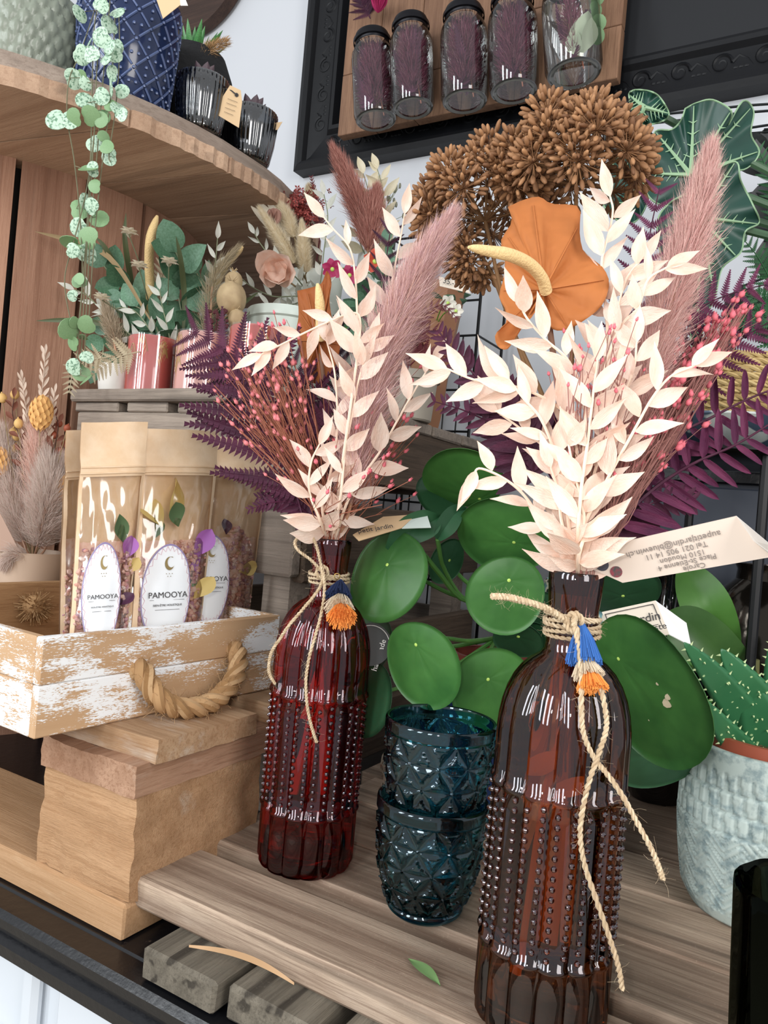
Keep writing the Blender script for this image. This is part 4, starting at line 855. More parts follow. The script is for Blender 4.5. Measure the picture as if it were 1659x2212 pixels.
def plume(label, l, Y, rad, nh, hl, hw, mt, seed, stem=None, smt=None, org=None, lift=.5, grp=None, droop=0, name='pampas_plume', cat='dried grass', n=40, base=0.0):
    c = cr(pp(l, Y), n); T = thing(name, label, cat, org if org is not None else c[0], grp)
    part('stem', MB().tube(cr((stem or []) + [c[0], c[n // 2]], 24), .0012, 6), smt or m_tan, T)
    hair_part('plume', hairs(c, rad, nh, hl, hw, lift, seed, droop, base), mt, T); return T
m_tan = plain('dry tan stem', '#b58a6e', .8); m_mauve = fur('mauve pampas', ['#c9a3a2', '#e0bbb3', '#eccfc8', '#d0abb4', '#e6c0aa']); m_pinkp = fur('rose pampas', ['#cfa39f', '#e6bfb8', '#dcb0aa', '#cdb0a6', '#f0cfc6']); m_lilac = fur('lilac pampas tip', ['#b79fb0', '#c9b0bd', '#b893a0', '#d0b3b6'])
bellr = lambda R, a=.25, b=.62: (lambda t: R * (min(1, .35 + t / a * .65) if t < a else (1 if t < b else max(.10, 1 - ((t - b) / (1 - b)) ** 1.3 * .9))))
plume('thick mauve pampas plume in the red bottle leaning towards the seed heads', [(758, 1090), (770, 1000), (786, 900), (818, 790), (858, 690), (900, 600), (938, 530), (968, 480)], .572, bellr(.0215), 12500, .0230, .00017, m_mauve, 3, inb(B1, .003, .005))
plume('tall rose pampas plume in the brown bottle with a pale pink tip', [(1360, 1010), (1378, 900), (1402, 790), (1440, 670), (1478, 560), (1504, 460), (1522, 390), (1533, 335)], .470, bellr(.0165, .3, .55), 11000, .0200, .00015, m_pinkp, 4, inb(B2, .005, .006) + pp([(1300, 1150)], .44))

# ---- burgundy ferns
m_fern = petal_mat('burgundy fern', '#3d1b2e', '#57253e', .12, .55); m_fern2 = petal_mat('magenta fern', '#542442', '#743455', .15, .6); m_ferndk = petal_mat('dark plum fern', '#34182c', '#4a2036', .1, .55)
def pinna_mesh(name, mt, k=17, w=.165, fing=.55):
    """unit pinna along +Y cut into paired teeth"""
    mb = MB(); L = 1.0; h = L / k
    for i in range(k):
        y = i * h; f = 1 - (y / L) ** 1.5 * .9; ww = w * f; z = -.10 * (y ** 2)
        for s in (-1, 1):
            vs = [(0, y, z), (s * ww * .5, y + h * .10, z + .012), (s * ww, y + h * (.55 + fing), z - .012), (s * ww * .55, y + h * .95, z + .008), (0, y + h, z)]
            mb.add(vs, [(0, 1, 2, 3, 4) if s > 0 else (4, 3, 2, 1, 0)])
    mb.add([(-.012, 0, .004), (.012, 0, .004), (0, 1.02, -.10)], [(0, 1, 2)]); return mb.mesh(name, mt, smooth=False)
PIN = pinna_mesh('pinna_toothed', m_fern); PIN2 = pinna_mesh('pinna_plum', m_ferndk); PINM = pinna_mesh('pinna_magenta', m_fern2, 12, .17)
FIN = leafmesh('pinna_finger', m_fern, w=.095, curl=.12, fold=.5, p=.45, tipk=.75); FINM = leafmesh('pinna_finger_magenta', m_fern2, w=.10, curl=.10, fold=.5, p=.45, tipk=.75)
def frond(T, l, Y, me, plen, gap, ang=68, sides=(1, -1), seed=1, start=.15, smt=None, r=.0009, wide=1.0, n=40, droop=.0, jit=.2):
    rnd = random.Random(seed); c = cr(pp(l, Y) if len(l[0]) < 4 and not isinstance(l[0], Vector) else l, n); part('rachis', MB().tube(c, [r, r * .4], 5), smt or m_fern, T); L = [0]
    for i in range(1, n): L.append(L[-1] + (c[i] - c[i - 1]).length)
    s = L[-1] * start
    while s < L[-1]:
        i = next(k for k in range(n) if L[k] >= s - 1e-9); t = (c[min(i + 1, n - 1)] - c[max(i - 1, 0)]).normalized(); vw = view(c[i]); side = t.cross(vw).normalized(); f = s / L[-1]
        for sd in sides:
            a = math.radians(ang + rnd.uniform(-7, 7)) * (1 - .25 * f); d = t * math.cos(a) + side * sd * math.sin(a) + vw * rnd.uniform(-jit, jit) - V((0, 0, droop)); sz = plen(f) * rnd.uniform(.9, 1.08)
            inst('pinna', me, T, frame(c[i], d, vw + V((rnd.uniform(-.3, .3), rnd.uniform(-.3, .3), rnd.uniform(-.3, .3))), sz * wide, sz, sz))
        s += gap * rnd.uniform(.9, 1.1)
def fern(label, base, fronds, grp=None):
    T = thing('fern_frond', label, 'dried fern', base, grp)
    for a in fronds: frond(T, *a[0], **a[1])
    return T
st1 = inb(B1, -.006, .003)
T = fern('big burgundy fern frond in the red bottle fanning out over the pouches', M1, [(([(655, 1120, .60), (630, 1030, .60), (600, 930, .60), (560, 840, .60), (500, 770, .60), (440, 728, .60), (405, 714, .60)], None, PIN, lambda f: .080 * max(.14, (1 - abs(f - .30) * 1.1)), .0128), dict(ang=66, start=.10, seed=5, sides=(1, -1), wide=1.0, jit=.12))])
part('stalk', MB().tube(cr(st1 + [P(655, 1120, .60)], 16), .001, 5), m_fern, T)
fern('small burgundy fern tip low beside the red bottle mouth', P(690, 1120, .61), [(([(700, 1125, .61), (650, 1092, .61), (600, 1072, .612), (555, 1075, .61)], None, leafmesh('fern_tooth', m_fern, w=.16, curl=.1, fold=.3, p=.6, tipk=.7), lambda f: .020 * (1 - f * .75), .0034), dict(ang=60, seed=8, start=.05)),
      (([(690, 1135, .605), (640, 1090, .605), (590, 1085, .605), (540, 1100, .605)], None, bpy.data.meshes['fern_tooth'], lambda f: .019 * (1 - f * .75), .0034), dict(ang=60, seed=9, start=.05))])
fern('dark plum fern behind the pink buds of the red bottle', M1 + V((-.01, .01, 0)), [(([(690, 1100, .625), (670, 1000, .63), (655, 900, .635), (640, 800, .64), (600, 740, .64)], None, PIN2, lambda f: .050 * max(.2, 1 - f * .7), .010), dict(ang=58, seed=15, start=.1)),
      (([(560, 840, .61), (530, 830, .612), (480, 800, .615), (460, 770, .62)], None, PIN2, lambda f: .036 * (1 - f * .6), .0075), dict(ang=65, seed=16, start=.05))])
fern('dark plum fern sprays high between the ruscus of the red bottle', M1 + V((.01, .012, 0)), [(([(770, 1060, .64), (800, 900, .66), (820, 720, .67), (830, 600, .67), (840, 520, .67), (848, 478, .67)], None, PIN2, lambda f: .040 * max(.2, 1 - f * .6), .0115), dict(ang=64, seed=17, start=.35)),
      (([(760, 1000, .65), (750, 860, .66), (730, 740, .67), (720, 680, .67)], None, PIN2, lambda f: .036 * max(.2, 1 - f * .6), .010), dict(ang=60, seed=18, start=.2))])
st2 = inb(B2, -.003, .006)
T = fern('burgundy fern frond in the brown bottle reaching in front of the wire rack', M2, [(([(1240, 1130, .46), (1180, 1010, .47), (1110, 900, .475), (1045, 830, .475), (985, 765, .475), (945, 712, .475)], None, bpy.data.meshes['fern_tooth'], lambda f: .040 * max(.16, 1 - f * .82), .0052), dict(ang=62, seed=19, start=.28, r=.0011)),
      (([(1200, 1070, .47), (1130, 1000, .475), (1080, 930, .48), (1010, 890, .48), (940, 868, .48)], None, bpy.data.meshes['fern_tooth'], lambda f: .030 * max(.16, 1 - f * .8), .0055), dict(ang=66, seed=20, start=.15))])
part('stalk', MB().tube(cr(st2 + [P(1240, 1130, .46)], 16), .0011, 5), m_fern, T)
b = P(1300, 1190, .46)
T = fern('large burgundy fern frond in the brown bottle with long fingers over the big tag', M2 + V((.004, .004, 0)), [(([(1300, 1190, .46), (1350, 1115, .47), (1420, 1050, .48), (1500, 1000, .49), (1590, 960, .495), (1680, 905, .50)], None, FINM, lambda f: .040 * max(.25, 1 - f * .45), .0112), dict(ang=72, seed=21, start=.12, r=.0016, wide=.85))])
part('stalk', MB().tube(cr(inb(B2, .004, .003) + [b], 14), .0012, 5), m_fern2, T)
fern('burgundy fern frond in the brown bottle crossing the seagrass basket', M2 + V((.006, .006, 0)), [(([(1325, 1150, .48), (1380, 1050, .49), (1450, 950, .50), (1540, 900, .505), (1620, 860, .51), (1700, 830, .51)], None, FINM, lambda f: .038 * max(.25, 1 - f * .4), .0112), dict(ang=70, seed=22, start=.18, r=.0015, wide=.85))])
fern('burgundy fern frond in the brown bottle drooping behind the big tag', M2 + V((.003, .008, 0)), [(([(1290, 1170, .47), (1340, 1120, .475), (1400, 1090, .48), (1450, 1080, .48), (1500, 1085, .48)], None, bpy.data.meshes['fern_tooth'], lambda f: .030 * max(.2, 1 - f * .7), .0055), dict(ang=68, seed=23, start=.05))])
fern('burgundy fern frond in the brown bottle, upper one in front of the arrow leaves', M2 + V((.005, .010, 0)), [(([(1330, 1000, .50), (1350, 850, .51), (1372, 700, .515), (1390, 600, .52), (1405, 500, .52), (1425, 405, .52)], None, PINM, lambda f: .036 * max(.2, 1 - f * .6), .010), dict(ang=66, seed=24, start=.30))])
fern('burgundy fern frond in the brown bottle leaning to the far end above the coral clusters', M2 + V((.007, .008, 0)), [(([(1380, 950, .50), (1430, 800, .51), (1480, 690, .515), (1540, 650, .52), (1610, 625, .52), (1680, 610, .52)], None, PINM, lambda f: .034 * max(.2, 1 - f * .55), .0095), dict(ang=64, seed=25, start=.30)),
      (([(1430, 830, .515), (1500, 790, .52), (1580, 745, .52), (1670, 690, .52)], None, PINM, lambda f: .034 * max(.2, 1 - f * .5), .0095), dict(ang=64, seed=26, start=.1))])

# ---- bud sprays
m_pinkbud = plain('pink dried bud', '#cf6a72', .7, col2='#dd8a8a', nscale=90); m_redst = plain('russet thin stem', '#9b5f4a', .8); m_coral = plain('coral dried berry', '#d4586a', .65, col2='#e58088', nscale=90); m_mauvest = plain('mauve brown thin stem', '#9a6a62', .8)
def budmesh(name, mt, n=6):
    mb = MB(); mb.ball((0, .5, 0), (.36, .5, .36), n, 5)
    for i in range(4): a = i * 1.57; mb.add([(.12 * math.cos(a), .9, .12 * math.sin(a)), (.26 * math.cos(a + .5), .85, .26 * math.sin(a + .5)), (.16 * math.cos(a + .25), 1.28, .16 * math.sin(a + .25))], [(0, 1, 2)])
    return mb.mesh(name, mt)
BUDP, BUDC = budmesh('pink_bud', m_pinkbud), budmesh('coral_bud', m_coral)
def buds(label, base, tips, nst, nb, bm, smt, bs, seed, org, spread=.03, sp=(26, 34), r=.00032):
    """a bunch of thin stems from base to a fan of tips, buds near the tips"""
    rnd = random.Random(seed); T = thing('bud_spray', label, 'dried flowers', org); st = MB(); bl = 0; ends = []
    for i in range(nst):
        u, v, Y = tips[i % len(tips)]; e = P(u + rnd.gauss(0, sp[0]), v + rnd.gauss(0, sp[1]), Y + rnd.uniform(-.02, .02)); b0 = V(base) + V((rnd.uniform(-.006, .006), rnd.uniform(-.006, .006), 0))
        lo = b0 - V((rnd.uniform(-.006, .006), rnd.uniform(-.006, .006), rnd.uniform(.05, .14))); mid = b0.lerp(e, .45) + V((rnd.uniform(-.008, .008), rnd.uniform(-.008, .008), .006)); c = cr([lo, b0, mid, e], 12); st.tube(c, r, 4, cap=False); ends.append((e, (c[-1] - c[-3]).normalized()))
        for q in range(2):
            j = rnd.randrange(6, 11); e2 = c[j] + (c[j] - c[j - 1]).normalized() * rnd.uniform(.012, .03) + V((rnd.uniform(-.012, .012), rnd.uniform(-.012, .012), rnd.uniform(0, .01))); st.tube([c[j], c[j].lerp(e2, .5) + V((0, 0, .001)), e2], r * .7, 3, cap=False); ends.append((e2, (e2 - c[j]).normalized()))
    part('stems', st, smt, T, kind='stuff'); rnd.shuffle(ends)
    for i in range(nb):
        e, d = ends[i % len(ends)]; e = e + (V((rnd.uniform(-1, 1), rnd.uniform(-1, 1), rnd.uniform(-1, 1))) * spread * .25 if i >= len(ends) else V((0, 0, 0))); s = bs * rnd.uniform(.7, 1.2); inst('bud', bm, T, frame(e, d + V((rnd.uniform(-.4, .4), rnd.uniform(-.4, .4), .2)), view(e), s))
    return T
buds('spray of small pink buds on russet stems in the red bottle, over the fern', M1, [(520, 800, .585), (550, 850, .58), (570, 790, .58), (600, 760, .585), (630, 800, .58), (545, 900, .58), (610, 880, .575), (505, 850, .59)], 78, 170, BUDP, m_redst, .0044, 31, M1)
buds('russet stems with red buds in the red bottle, along the rack side ruscus', M1 + V((.004, 0, 0)), [(870, 860, .58), (850, 930, .575), (830, 990, .57), (860, 960, .58), (800, 1020, .57)], 26, 46, BUDC, m_redst, .0042, 32, M1 + V((.004, 0, 0)))
buds('short russet stems with red buds in the middle of the red bottle', M1 + V((0, -.004, 0)), [(760, 1080, .565), (720, 1080, .56), (790, 1070, .57), (740, 980, .57)], 30, 26, BUDC, m_redst, .0042, 33, M1 + V((0, -.004, 0)))
buds('few red buds in front of the mint pots, over the coral cups', M1 + V((-.006, .004, 0)), [(625, 720, .60), (640, 700, .60), (600, 760, .60)], 8, 22, BUDC, m_redst, .0042, 34, M1 + V((-.006, .004, 0)))
buds('dense coral berry clusters on mauve stems in the brown bottle, leaning outward', M2 + V((.006, .002, 0)), [(1500, 770, .50), (1540, 725, .50), (1575, 695, .50), (1595, 680, .50), (1480, 795, .50), (1550, 735, .50), (1520, 750, .50), (1460, 830, .49)], 130, 300, BUDC, m_mauvest, .0050, 35, M2 + V((.006, .002, 0)), spread=.05, sp=(16, 20))
buds('pink berry clusters on mauve stems in the middle of the brown bottle bouquet', M2 + V((.002, -.004, 0)), [(1250, 790, .41), (1340, 770, .415), (1260, 850, .408), (1310, 840, .41), (1330, 800, .415)], 34, 85, BUDC, m_mauvest, .0032, 36, M2 + V((.002, -.004, 0)), spread=.02)
buds('bare mauve brown stems with few berries rising beside the big tag', M2 + V((.005, -.003, 0)), [(1400, 920, .44), (1430, 880, .44), (1370, 960, .43), (1350, 1000, .43), (1420, 850, .45)], 55, 30, BUDC, m_mauvest, .0032, 37, M2 + V((.005, -.003, 0)))

# ---- orange anthuriums
m_anth = petal_mat('rust orange anthurium', '#a35c30', '#c67c45', .25, .6); m_spad = plain('pale yellow spadix', '#e3c48c', .75, bump=.6, bscale=600)
def spathe(T, outline, centre, Y, depth, veins=True, name='spathe', mt=None):
    """flower leaf: outline pixels around a pixel centre, cupped towards the back at its rim"""
    c0 = P(centre[0], centre[1], Y); na = 72; nr = 12; cl = cr([V((u, v, d)) for (u, v, d) in outline] + [V(outline[0])], na + 1)[:na]; vs = [c0]; fs = []
    for i in range(1, nr + 1):
        t = i / nr
        for j in range(na):
            q = cl[j]; u = centre[0] + (q.x - centre[0]) * t; v = centre[1] + (q.y - centre[1]) * t; dd = q.z * t * t + depth * (math.sin(t * 2.6) * .5); rid = .0040 * abs(math.sin(j * 6.283 / na * 4.5)) * math.sin(math.pi * min(1, t * 1.05)) * (1 if veins else 0) + .0010 * math.sin(j * 1.7 + t * 9) * t
            vs.append(P(u, v, Y + dd - rid))
    for j in range(na): fs.append((0, 1 + (j + 1) % na, 1 + j))
    for i in range(nr - 1):
        for j in range(na): fs.append((1 + i * na + j, 1 + i * na + (j + 1) % na, 1 + (i + 1) * na + (j + 1) % na, 1 + (i + 1) * na + j))
    k = len(vs); vs += [v - view(v) * .0007 for v in vs]; fs += [tuple(x + k for x in f[::-1]) for f in fs]
    fs += [(1 + (nr - 1) * na + j, 1 + (nr - 1) * na + (j + 1) % na, k + 1 + (nr - 1) * na + (j + 1) % na, k + 1 + (nr - 1) * na + j) for j in range(na)]
    sp = part(name, MB().add(vs, fs), mt or m_anth, T, sharp=0)
    if veins:
        vn = MB()
        for j in range(4, na, 8): vn.tube([P(centre[0] + (cl[j].x - centre[0]) * t, centre[1] + (cl[j].y - centre[1]) * t, Y + cl[j].z * t * t + depth * math.sin(t * 2.6) * .5 - .0009 - .0040 * abs(math.sin(j * 6.283 / na * 4.5)) * math.sin(math.pi * min(1, t * 1.05)) - .0010 * math.sin(j * 1.7 + t * 9) * t) for t in (.06, .2, .35, .5, .65, .8, .92)], [.0007, .0003], 4)
        part('vein', vn, mt or m_anth, sp, kind='stuff')
    return sp
T = thing('anthurium_flower', 'large rust orange dried anthurium in the brown bottle, pale spadix sticking out', 'dried flower', M2 + V((-.001, .003, 0)))
spathe(T, [(1097, 447, .02), (1130, 432, .025), (1165, 425, .02), (1192, 440, .02), (1250, 447, .015), (1252, 500, .01), (1262, 545, .01), (1300, 575, .0), (1316, 612, -.01), (1300, 660, -.012), (1262, 692, -.005), (1225, 712, .0), (1195, 712, .0), (1178, 690, -.003), (1160, 672, -.006), (1145, 690, -.014), (1125, 705, -.022), (1110, 735, -.028), (1095, 755, -.03), (1075, 748, -.03), (1070, 722, -.026), (1092, 700, -.02), (1092, 670, -.012), (1078, 640, .0), (1088, 600, .008), (1090, 560, .014), (1082, 520, .018), (1105, 480, .02)], (1176, 625), .452, .012)
part('spadix', MB().tube(cr(pp([(1180, 630, .448), (1170, 600, .440), (1145, 572, .430), (1105, 552, .418), (1060, 543, .408), (1012, 534, .398)]), 26), [.0036] * 18 + [.0034, .0032, .003, .0028, .0026, .0023, .0018, .0008], 12), m_spad, T, label='pale yellow spadix')
part('stem', MB().tube(cr([B2 + V((-.004, .006, .05)), B2 + V((-.002, .003, .2)), M2 + V((-.001, .003, 0)), P(1232, 1010, .452), P(1200, 800, .462), P(1178, 640, .458)], 30), [.0024, .0018], 8), plain('brown flower stem', '#7d5a46', .7), T)
T = thing('anthurium_flower', 'small rust orange dried anthurium half hidden in the red bottle bouquet', 'dried flower', M1 + V((0, .006, 0)))
spathe(T, [(642, 628, .01), (668, 622, .01), (694, 612, .006), (706, 585, .004), (716, 610, .0), (712, 650, -.004), (720, 700, -.004), (735, 745, -.002), (720, 800, .0), (690, 830, .004), (660, 812, .008), (650, 770, .01), (640, 720, .012), (645, 680, .012)], (688, 735), .635, .010)
part('spadix', MB().tube(cr(pp([(690, 735, .630), (692, 690, .622), (690, 645, .616), (686, 612, .613)]), 16), [.0040] * 10 + [.0036, .0033, .003, .0026, .002, .001], 10), m_spad, T)
part('stem', MB().tube(cr([B1 + V((-.003, .008, .06)), M1 + V((0, .006, 0)), P(715, 960, .632), P(690, 745, .638)], 24), [.0022, .0016], 8), MATS['brown flower stem'], T)
# leaves and stalks seen through the brown glass
T = thing('stem_bundle', 'orange brown stripped stems standing inside the brown glass bottle', 'stems', B2 + V((0, 0, .02)))
m_os = plain('amber brown stalk', '#f0a254', .6)
for i in range(11):
    a = i * .9; rr = .012 + .012 * (i % 3) / 2; part('stalk', MB().tube(cr([B2 + V((rr * math.cos(a), rr * math.sin(a), .035 + .012 * (i % 5))), B2 + V((rr * .9 * math.cos(a + .1), rr * .9 * math.sin(a + .1), .12)), B2 + V((.006 * math.cos(a), .006 * math.sin(a), .20)), B2 + V((.006 * math.cos(a), .006 * math.sin(a), .235))], 12), [.0022 - .0004 * (i % 3), .0013], 6), m_os, T)
for (a, z, s) in ((3.6, .155, .03), (4.2, .135, .026), (4.9, .125, .024), (3.0, .12, .022)): inst('leaf', RUS[1] if False else leafmesh('amber_leaf', m_os, .2, .2), T, frame(B2 + V((.022 * math.cos(a), .022 * math.sin(a), z)), V((.5 * math.cos(a + 1.5), .5 * math.sin(a + 1.5), .6)), V((math.cos(a), math.sin(a), 0)), s))
# ================================================================== kraft pouches in the box
m_kraft = plain('kraft paper', '#e6cbab', .65, col2='#ddbd98', nscale=60, bump=.15, bscale=120, trans=.08); m_film = sheetglass('clear pouch film', '#fdfbf7', .07, .10, .8)
k = NT('wrinkled film'); m_lab = plain('matt white label', '#e9edf0', .6); m_lilac_ink = plain('lilac print', '#8d7fa8', .7); m_rose_ink = plain('rose print', '#c5677c', .7); m_goldprint = plain('dull gold print', '#8f7d52', .5, .4)
m_saltm = plain('packed pink salt', '#f0c4b0', .6, col2='#f6ddd0', nscale=160, trans=.3, bump=.6, bscale=300); m_salt = fur('pink salt and petals', ['#f5cdb9', '#fbe0d0', '#eebbaa', '#f6d9cc', '#fdeee6', '#e6b4ac', '#d5abc0', '#f4cfb4'], .45, .5)
BZ = -.1672
def chip(rnd, s):
    a = [V((rnd.uniform(.75, 1) * math.cos(t) * w_, rnd.uniform(.75, 1) * math.sin(t) * w_, h_)) for (w_, h_) in ((1, 0), (.75, .42), (.7, -.38)) for t in (0, 1.05, 2.1, 3.15, 4.2, 5.2)]
    return [p * s for p in a], [(i, (i + 1) % 6, 6 + (i + 1) % 6, 6 + i) for i in range(6)] + [(12 + i, 12 + (i + 1) % 6, (i + 1) % 6, i) for i in range(6)] + [tuple(range(6, 12)), tuple(range(12, 18))[::-1]]
def pouch(label, TL, TR, BL, BR, seed, hd=.80, labelpos=None, petals=(), fill=.60, cover=0.0):
    rnd = random.Random(seed); tl, tr, bl, br = P(*TL), P(*TR), P(*BL), P(*BR)
    ext = lambda a, b: a + (b - a) * ((BZ - a.z) / (b.z - a.z)); bl, br = ext(tl, bl), ext(tr, br); T = thing('kraft_pouch', label, 'pouch', (bl + br) / 2, None)
    nrm = (br - bl).cross(tl - bl).normalized(); nrm = nrm if nrm.dot(view(bl)) > 0 else -nrm
    def base(s, t): return (bl * (1 - s) + br * s) * (1 - t) + (tl * (1 - s) + tr * s) * t
    def thick(s, t): return .013 * max(0, 1 - (t / .93) ** 2.2) * (1 - abs(2 * s - 1) ** 2.5) + .0006
    wob = lambda s, t: .0022 * math.sin(3 * t + 5 * s + seed) * t + .0030 * math.exp(-((t - hd - .03) / .03) ** 2) * (1 if seed % 2 else .6)
    def front(s, t): return base(s, t) + nrm * (thick(s, t) + wob(s, t) + .0012 * noise.noise(V((s * 5 + seed, t * 7, 0))) * (1 if t < hd else .4))
    def back(s, t): return base(s, t) + nrm * (-thick(s, t) * .5 + wob(s, t))
    part('back_panel', MB().grid(lambda a, b: back(a, b), 12, 30), m_kraft, T)
    part('header', MB().grid(lambda a, b: front(a, hd + (1 - hd) * b), 14, 12), m_kraft, T)
    for zt in (.012, .034): part('zip_ridge', MB().tube([front(s / 12, hd + zt) + nrm * .0003 for s in range(13)], .0008, 5), m_kraft, T)
    wr = lambda s, t: .0022 * noise.noise(V((s * 3.0 + seed * 3, t * 4.0 + s * 3, seed))) + .0012 * abs(noise.noise(V((s * 7 - t * 6 + seed, t * 5 + s * 4, 2)))) 
    part('window_film', MB().grid(lambda a, b: front(.04 + .92 * a, hd * b) + nrm * wr(a, b) * min(1, 6 * b * (1 - b)), 36, 70), m_film, T)
    for (s0, s1) in ((0, .05), (.95, 1)): part('side_gusset', MB().grid(lambda a, b: front(s0 + (s1 - s0) * a, hd * b) + nrm * .0004, 2, 24), m_kraft, T)
    part('salt_mass', MB().grid(lambda a, b: back(.05 + .9 * a, .01 + (fill * .93) * b).lerp(front(.05 + .9 * a, .01 + (fill * .93) * b), .62) + rv(.0006), 24, 24), m_saltm, T)
    sb = MB(); H = fill
    for i in range(900):
        s = rnd.uniform(.06, .94); t = rnd.uniform(.015, H * (1 - .25 * abs(2 * s - 1) + .08 * math.sin(s * 7 + seed))); d = rnd.uniform(.70, .93); p = back(s, t).lerp(front(s, t), d * .92)
        R = Matrix.Rotation(rnd.uniform(0, 6.28), 3, V((rnd.uniform(-1, 1), rnd.uniform(-1, 1), rnd.uniform(-1, 1))).normalized()); v_, f_ = chip(rnd, rnd.uniform(.0016, .0036)); sb.add([p + R @ q for q in v_], f_)
    part('salt_filling', sb, m_salt, T, kind='stuff', smooth=False)
    for (s, t, sz, mt, an) in petals:
        M = frame(front(s, t) - nrm * .003, (tl - bl).normalized() * math.cos(an) + (br - bl).normalized() * math.sin(an), nrm + rv(.3), sz); inst('petal', leafmesh('petal', mt, .32, rnd.uniform(-.5, .6), .5, .8, tw=rnd.uniform(-1, 1)), T, M @ Matrix.Scale(.78, 4))
    if labelpos:
        s0, t0, ws, ht = labelpos
        def lab(k1, k2, lift): return lambda a, b: front(s0 + ws * (k1 + (k2 - k1) * b) * math.cos(6.28319 * a), t0 + ht * (k1 + (k2 - k1) * b) * math.sin(6.28319 * a)) + nrm * (.0022 + lift)
        L = part('label', MB().grid(lab(0.001, 1, 0), 48, 4), m_lab, T, label='oval white label')
        part('label_border', MB().grid(lab(.965, 1, .0004), 48, 1), m_lilac_ink, L)
        sc = MB()
        for i in range(30):
            a0 = 6.28319 * i / 30; q = lambda r, a: front(s0 + ws * r * math.cos(a), t0 + ht * r * math.sin(a)) + nrm * .0028
            sc.tube([q(.955, a0), q(.86, a0 + .10), q(.955, a0 + .20)], .00014, 3, cap=False)
        part('scallop_print', sc, m_rose_ink, L, kind='stuff')
        pr = lambda s, t: front(s0 + ws * s, t0 + ht * t) + nrm * .0031
        W = (pr(1, 0) - pr(-1, 0)).length; M = planeM(pr(0, -.04), pr(.4, 0) - pr(-.4, 0), pr(0, .4) - pr(0, -.4))
        text('print', 'PAMOOYA', W * .165, M, m_ink, L); text('print', 'BIEN-ÊTRE HOLISTIQUE', W * .056, planeM(pr(0, -.20), pr(.4, 0) - pr(-.4, 0), pr(0, .4) - pr(0, -.4)), m_ink, L)
        part('printed_line', MB().tube([pr(-.7, -.085), pr(.7, -.085)], .00016, 4), m_ink, L); part('printed_line', MB().tube([pr(-.5, -.27), pr(.5, -.27)], .00016, 4), m_ink, L)
        # crescent moon
        cs = [(.0 + .20 * math.cos(a), .62 + .13 * math.sin(a)) for a in [math.radians(x) for x in range(60, 331, 15)]]; ci = [(.07 + .165 * math.cos(a), .645 + .105 * math.sin(a)) for a in [math.radians(x) for x in range(330, 59, -15)]]
        mn = MB(); n_ = len(cs); mn.add([pr(*q) for q in cs] + [pr(*q) for q in ci[::-1]], [(i, i + 1, n_ + i + 1, n_ + i) for i in range(n_ - 1)]); part('crescent_print', mn, m_goldprint, L)
        dr = MB(); [dr.ball(pr(-.12 + .06 * i, .42 - .05 * (i % 2)), .0004, 5, 3) for i in range(5)]; part('dot_print', dr, m_goldprint, L, kind='stuff')
    return T
m_pviolet, m_pyel, m_pgreen, m_pmar = plain('violet petal', '#b06fc0', .6, trans=.3), plain('pale yellow petal', '#dcc27a', .6, trans=.3), plain('dried green leaf', '#56704a', .7), plain('dark plum petal', '#4c2440', .6)
pouch('kraft window pouch standing nearest the box corner, behind another pouch', (140, 930, .655), (222, 928, .70), (128, 1380, .640), (205, 1365, .680), 4, petals=((.4, .3, .02, m_pviolet, .4),))
pouch('kraft pouch with pale kraft header and a narrow turned oval label', (178, 912, .600), (318, 912, .635), (149, 1365, .585), (276, 1348, .617), 1, labelpos=(.39, .375, .30, .190), petals=((.8, .5, .025, m_pviolet, .2), (.75, .56, .03, m_pgreen, -.3), (.85, .45, .02, m_pyel, .6), (.7, .34, .02, m_pmar, 1)))
pouch('kraft pouch in the middle whose oval label is seen in full', (310, 925, .650), (474, 932, .700), (284, 1345, .637), (434, 1328, .685), 2, hd=.82, labelpos=(.36, .36, .31, .195), petals=((.75, .50, .036, m_pviolet, .5), (.82, .46, .03, m_pviolet, -.4), (.68, .47, .03, m_pviolet, 1.6), (.4, .64, .05, m_pyel, .1), (.3, .62, .045, m_pyel, -.6), (.22, .58, .035, m_pgreen, .3), (.5, .62, .03, m_pgreen, -.5), (.72, .38, .024, m_pgreen, .4), (.8, .34, .03, m_pyel, .7), (.3, .10, .025, m_pmar, 1.2), (.38, .09, .02, m_pmar, -1)))
pouch('kraft pouch farthest along the box, label half covered by its neighbour', (428, 942, .740), (587, 950, .775), (414, 1330, .728), (538, 1310, .782), 3, hd=.83, labelpos=(.17, .39, .24, .19), petals=((.55, .48, .035, m_pyel, .6), (.62, .42, .03, m_pyel, 1.4), (.4, .58, .02, m_pmar, 0)))

# ================================================================== string of hearts, pots on the spool
DZ = .4215
k = NT('navy glaze'); vec = k.coords(rnd=False); k.set(Base_Color=k.mix(k.noise(vec, 25), srgb('#141d38'), srgb('#25345a')), Roughness=.14); m_navyg = k.m; m_navyr = plain('worn navy relief', '#56648a', .25)
def spot(u, Y): p = P(u, 200, Y); return V((p.x, p.y, DZ))
NP = spot(268, .875); T = thing('navy_pot', 'navy glazed pot with diamond lattice relief, trailing plant inside', 'pot', NP)
part('pot_body', MB().lathe([(0, 0), (.043, 0), (.047, .004), (.053, .06), (.0555, .11), (.0560, .125), (.052, .125), (.049, .02), (0, .02)], 60, Matrix.Translation(NP), close=True), m_navyg, T)
rb = MB(); rp = lambda a, z: NP + V(((.0472 + .0082 * min(1, z / .10) ** .8 + .0004) * math.cos(a), (.0472 + .0082 * min(1, z / .10) ** .8 + .0004) * math.sin(a), z))
nd = 12
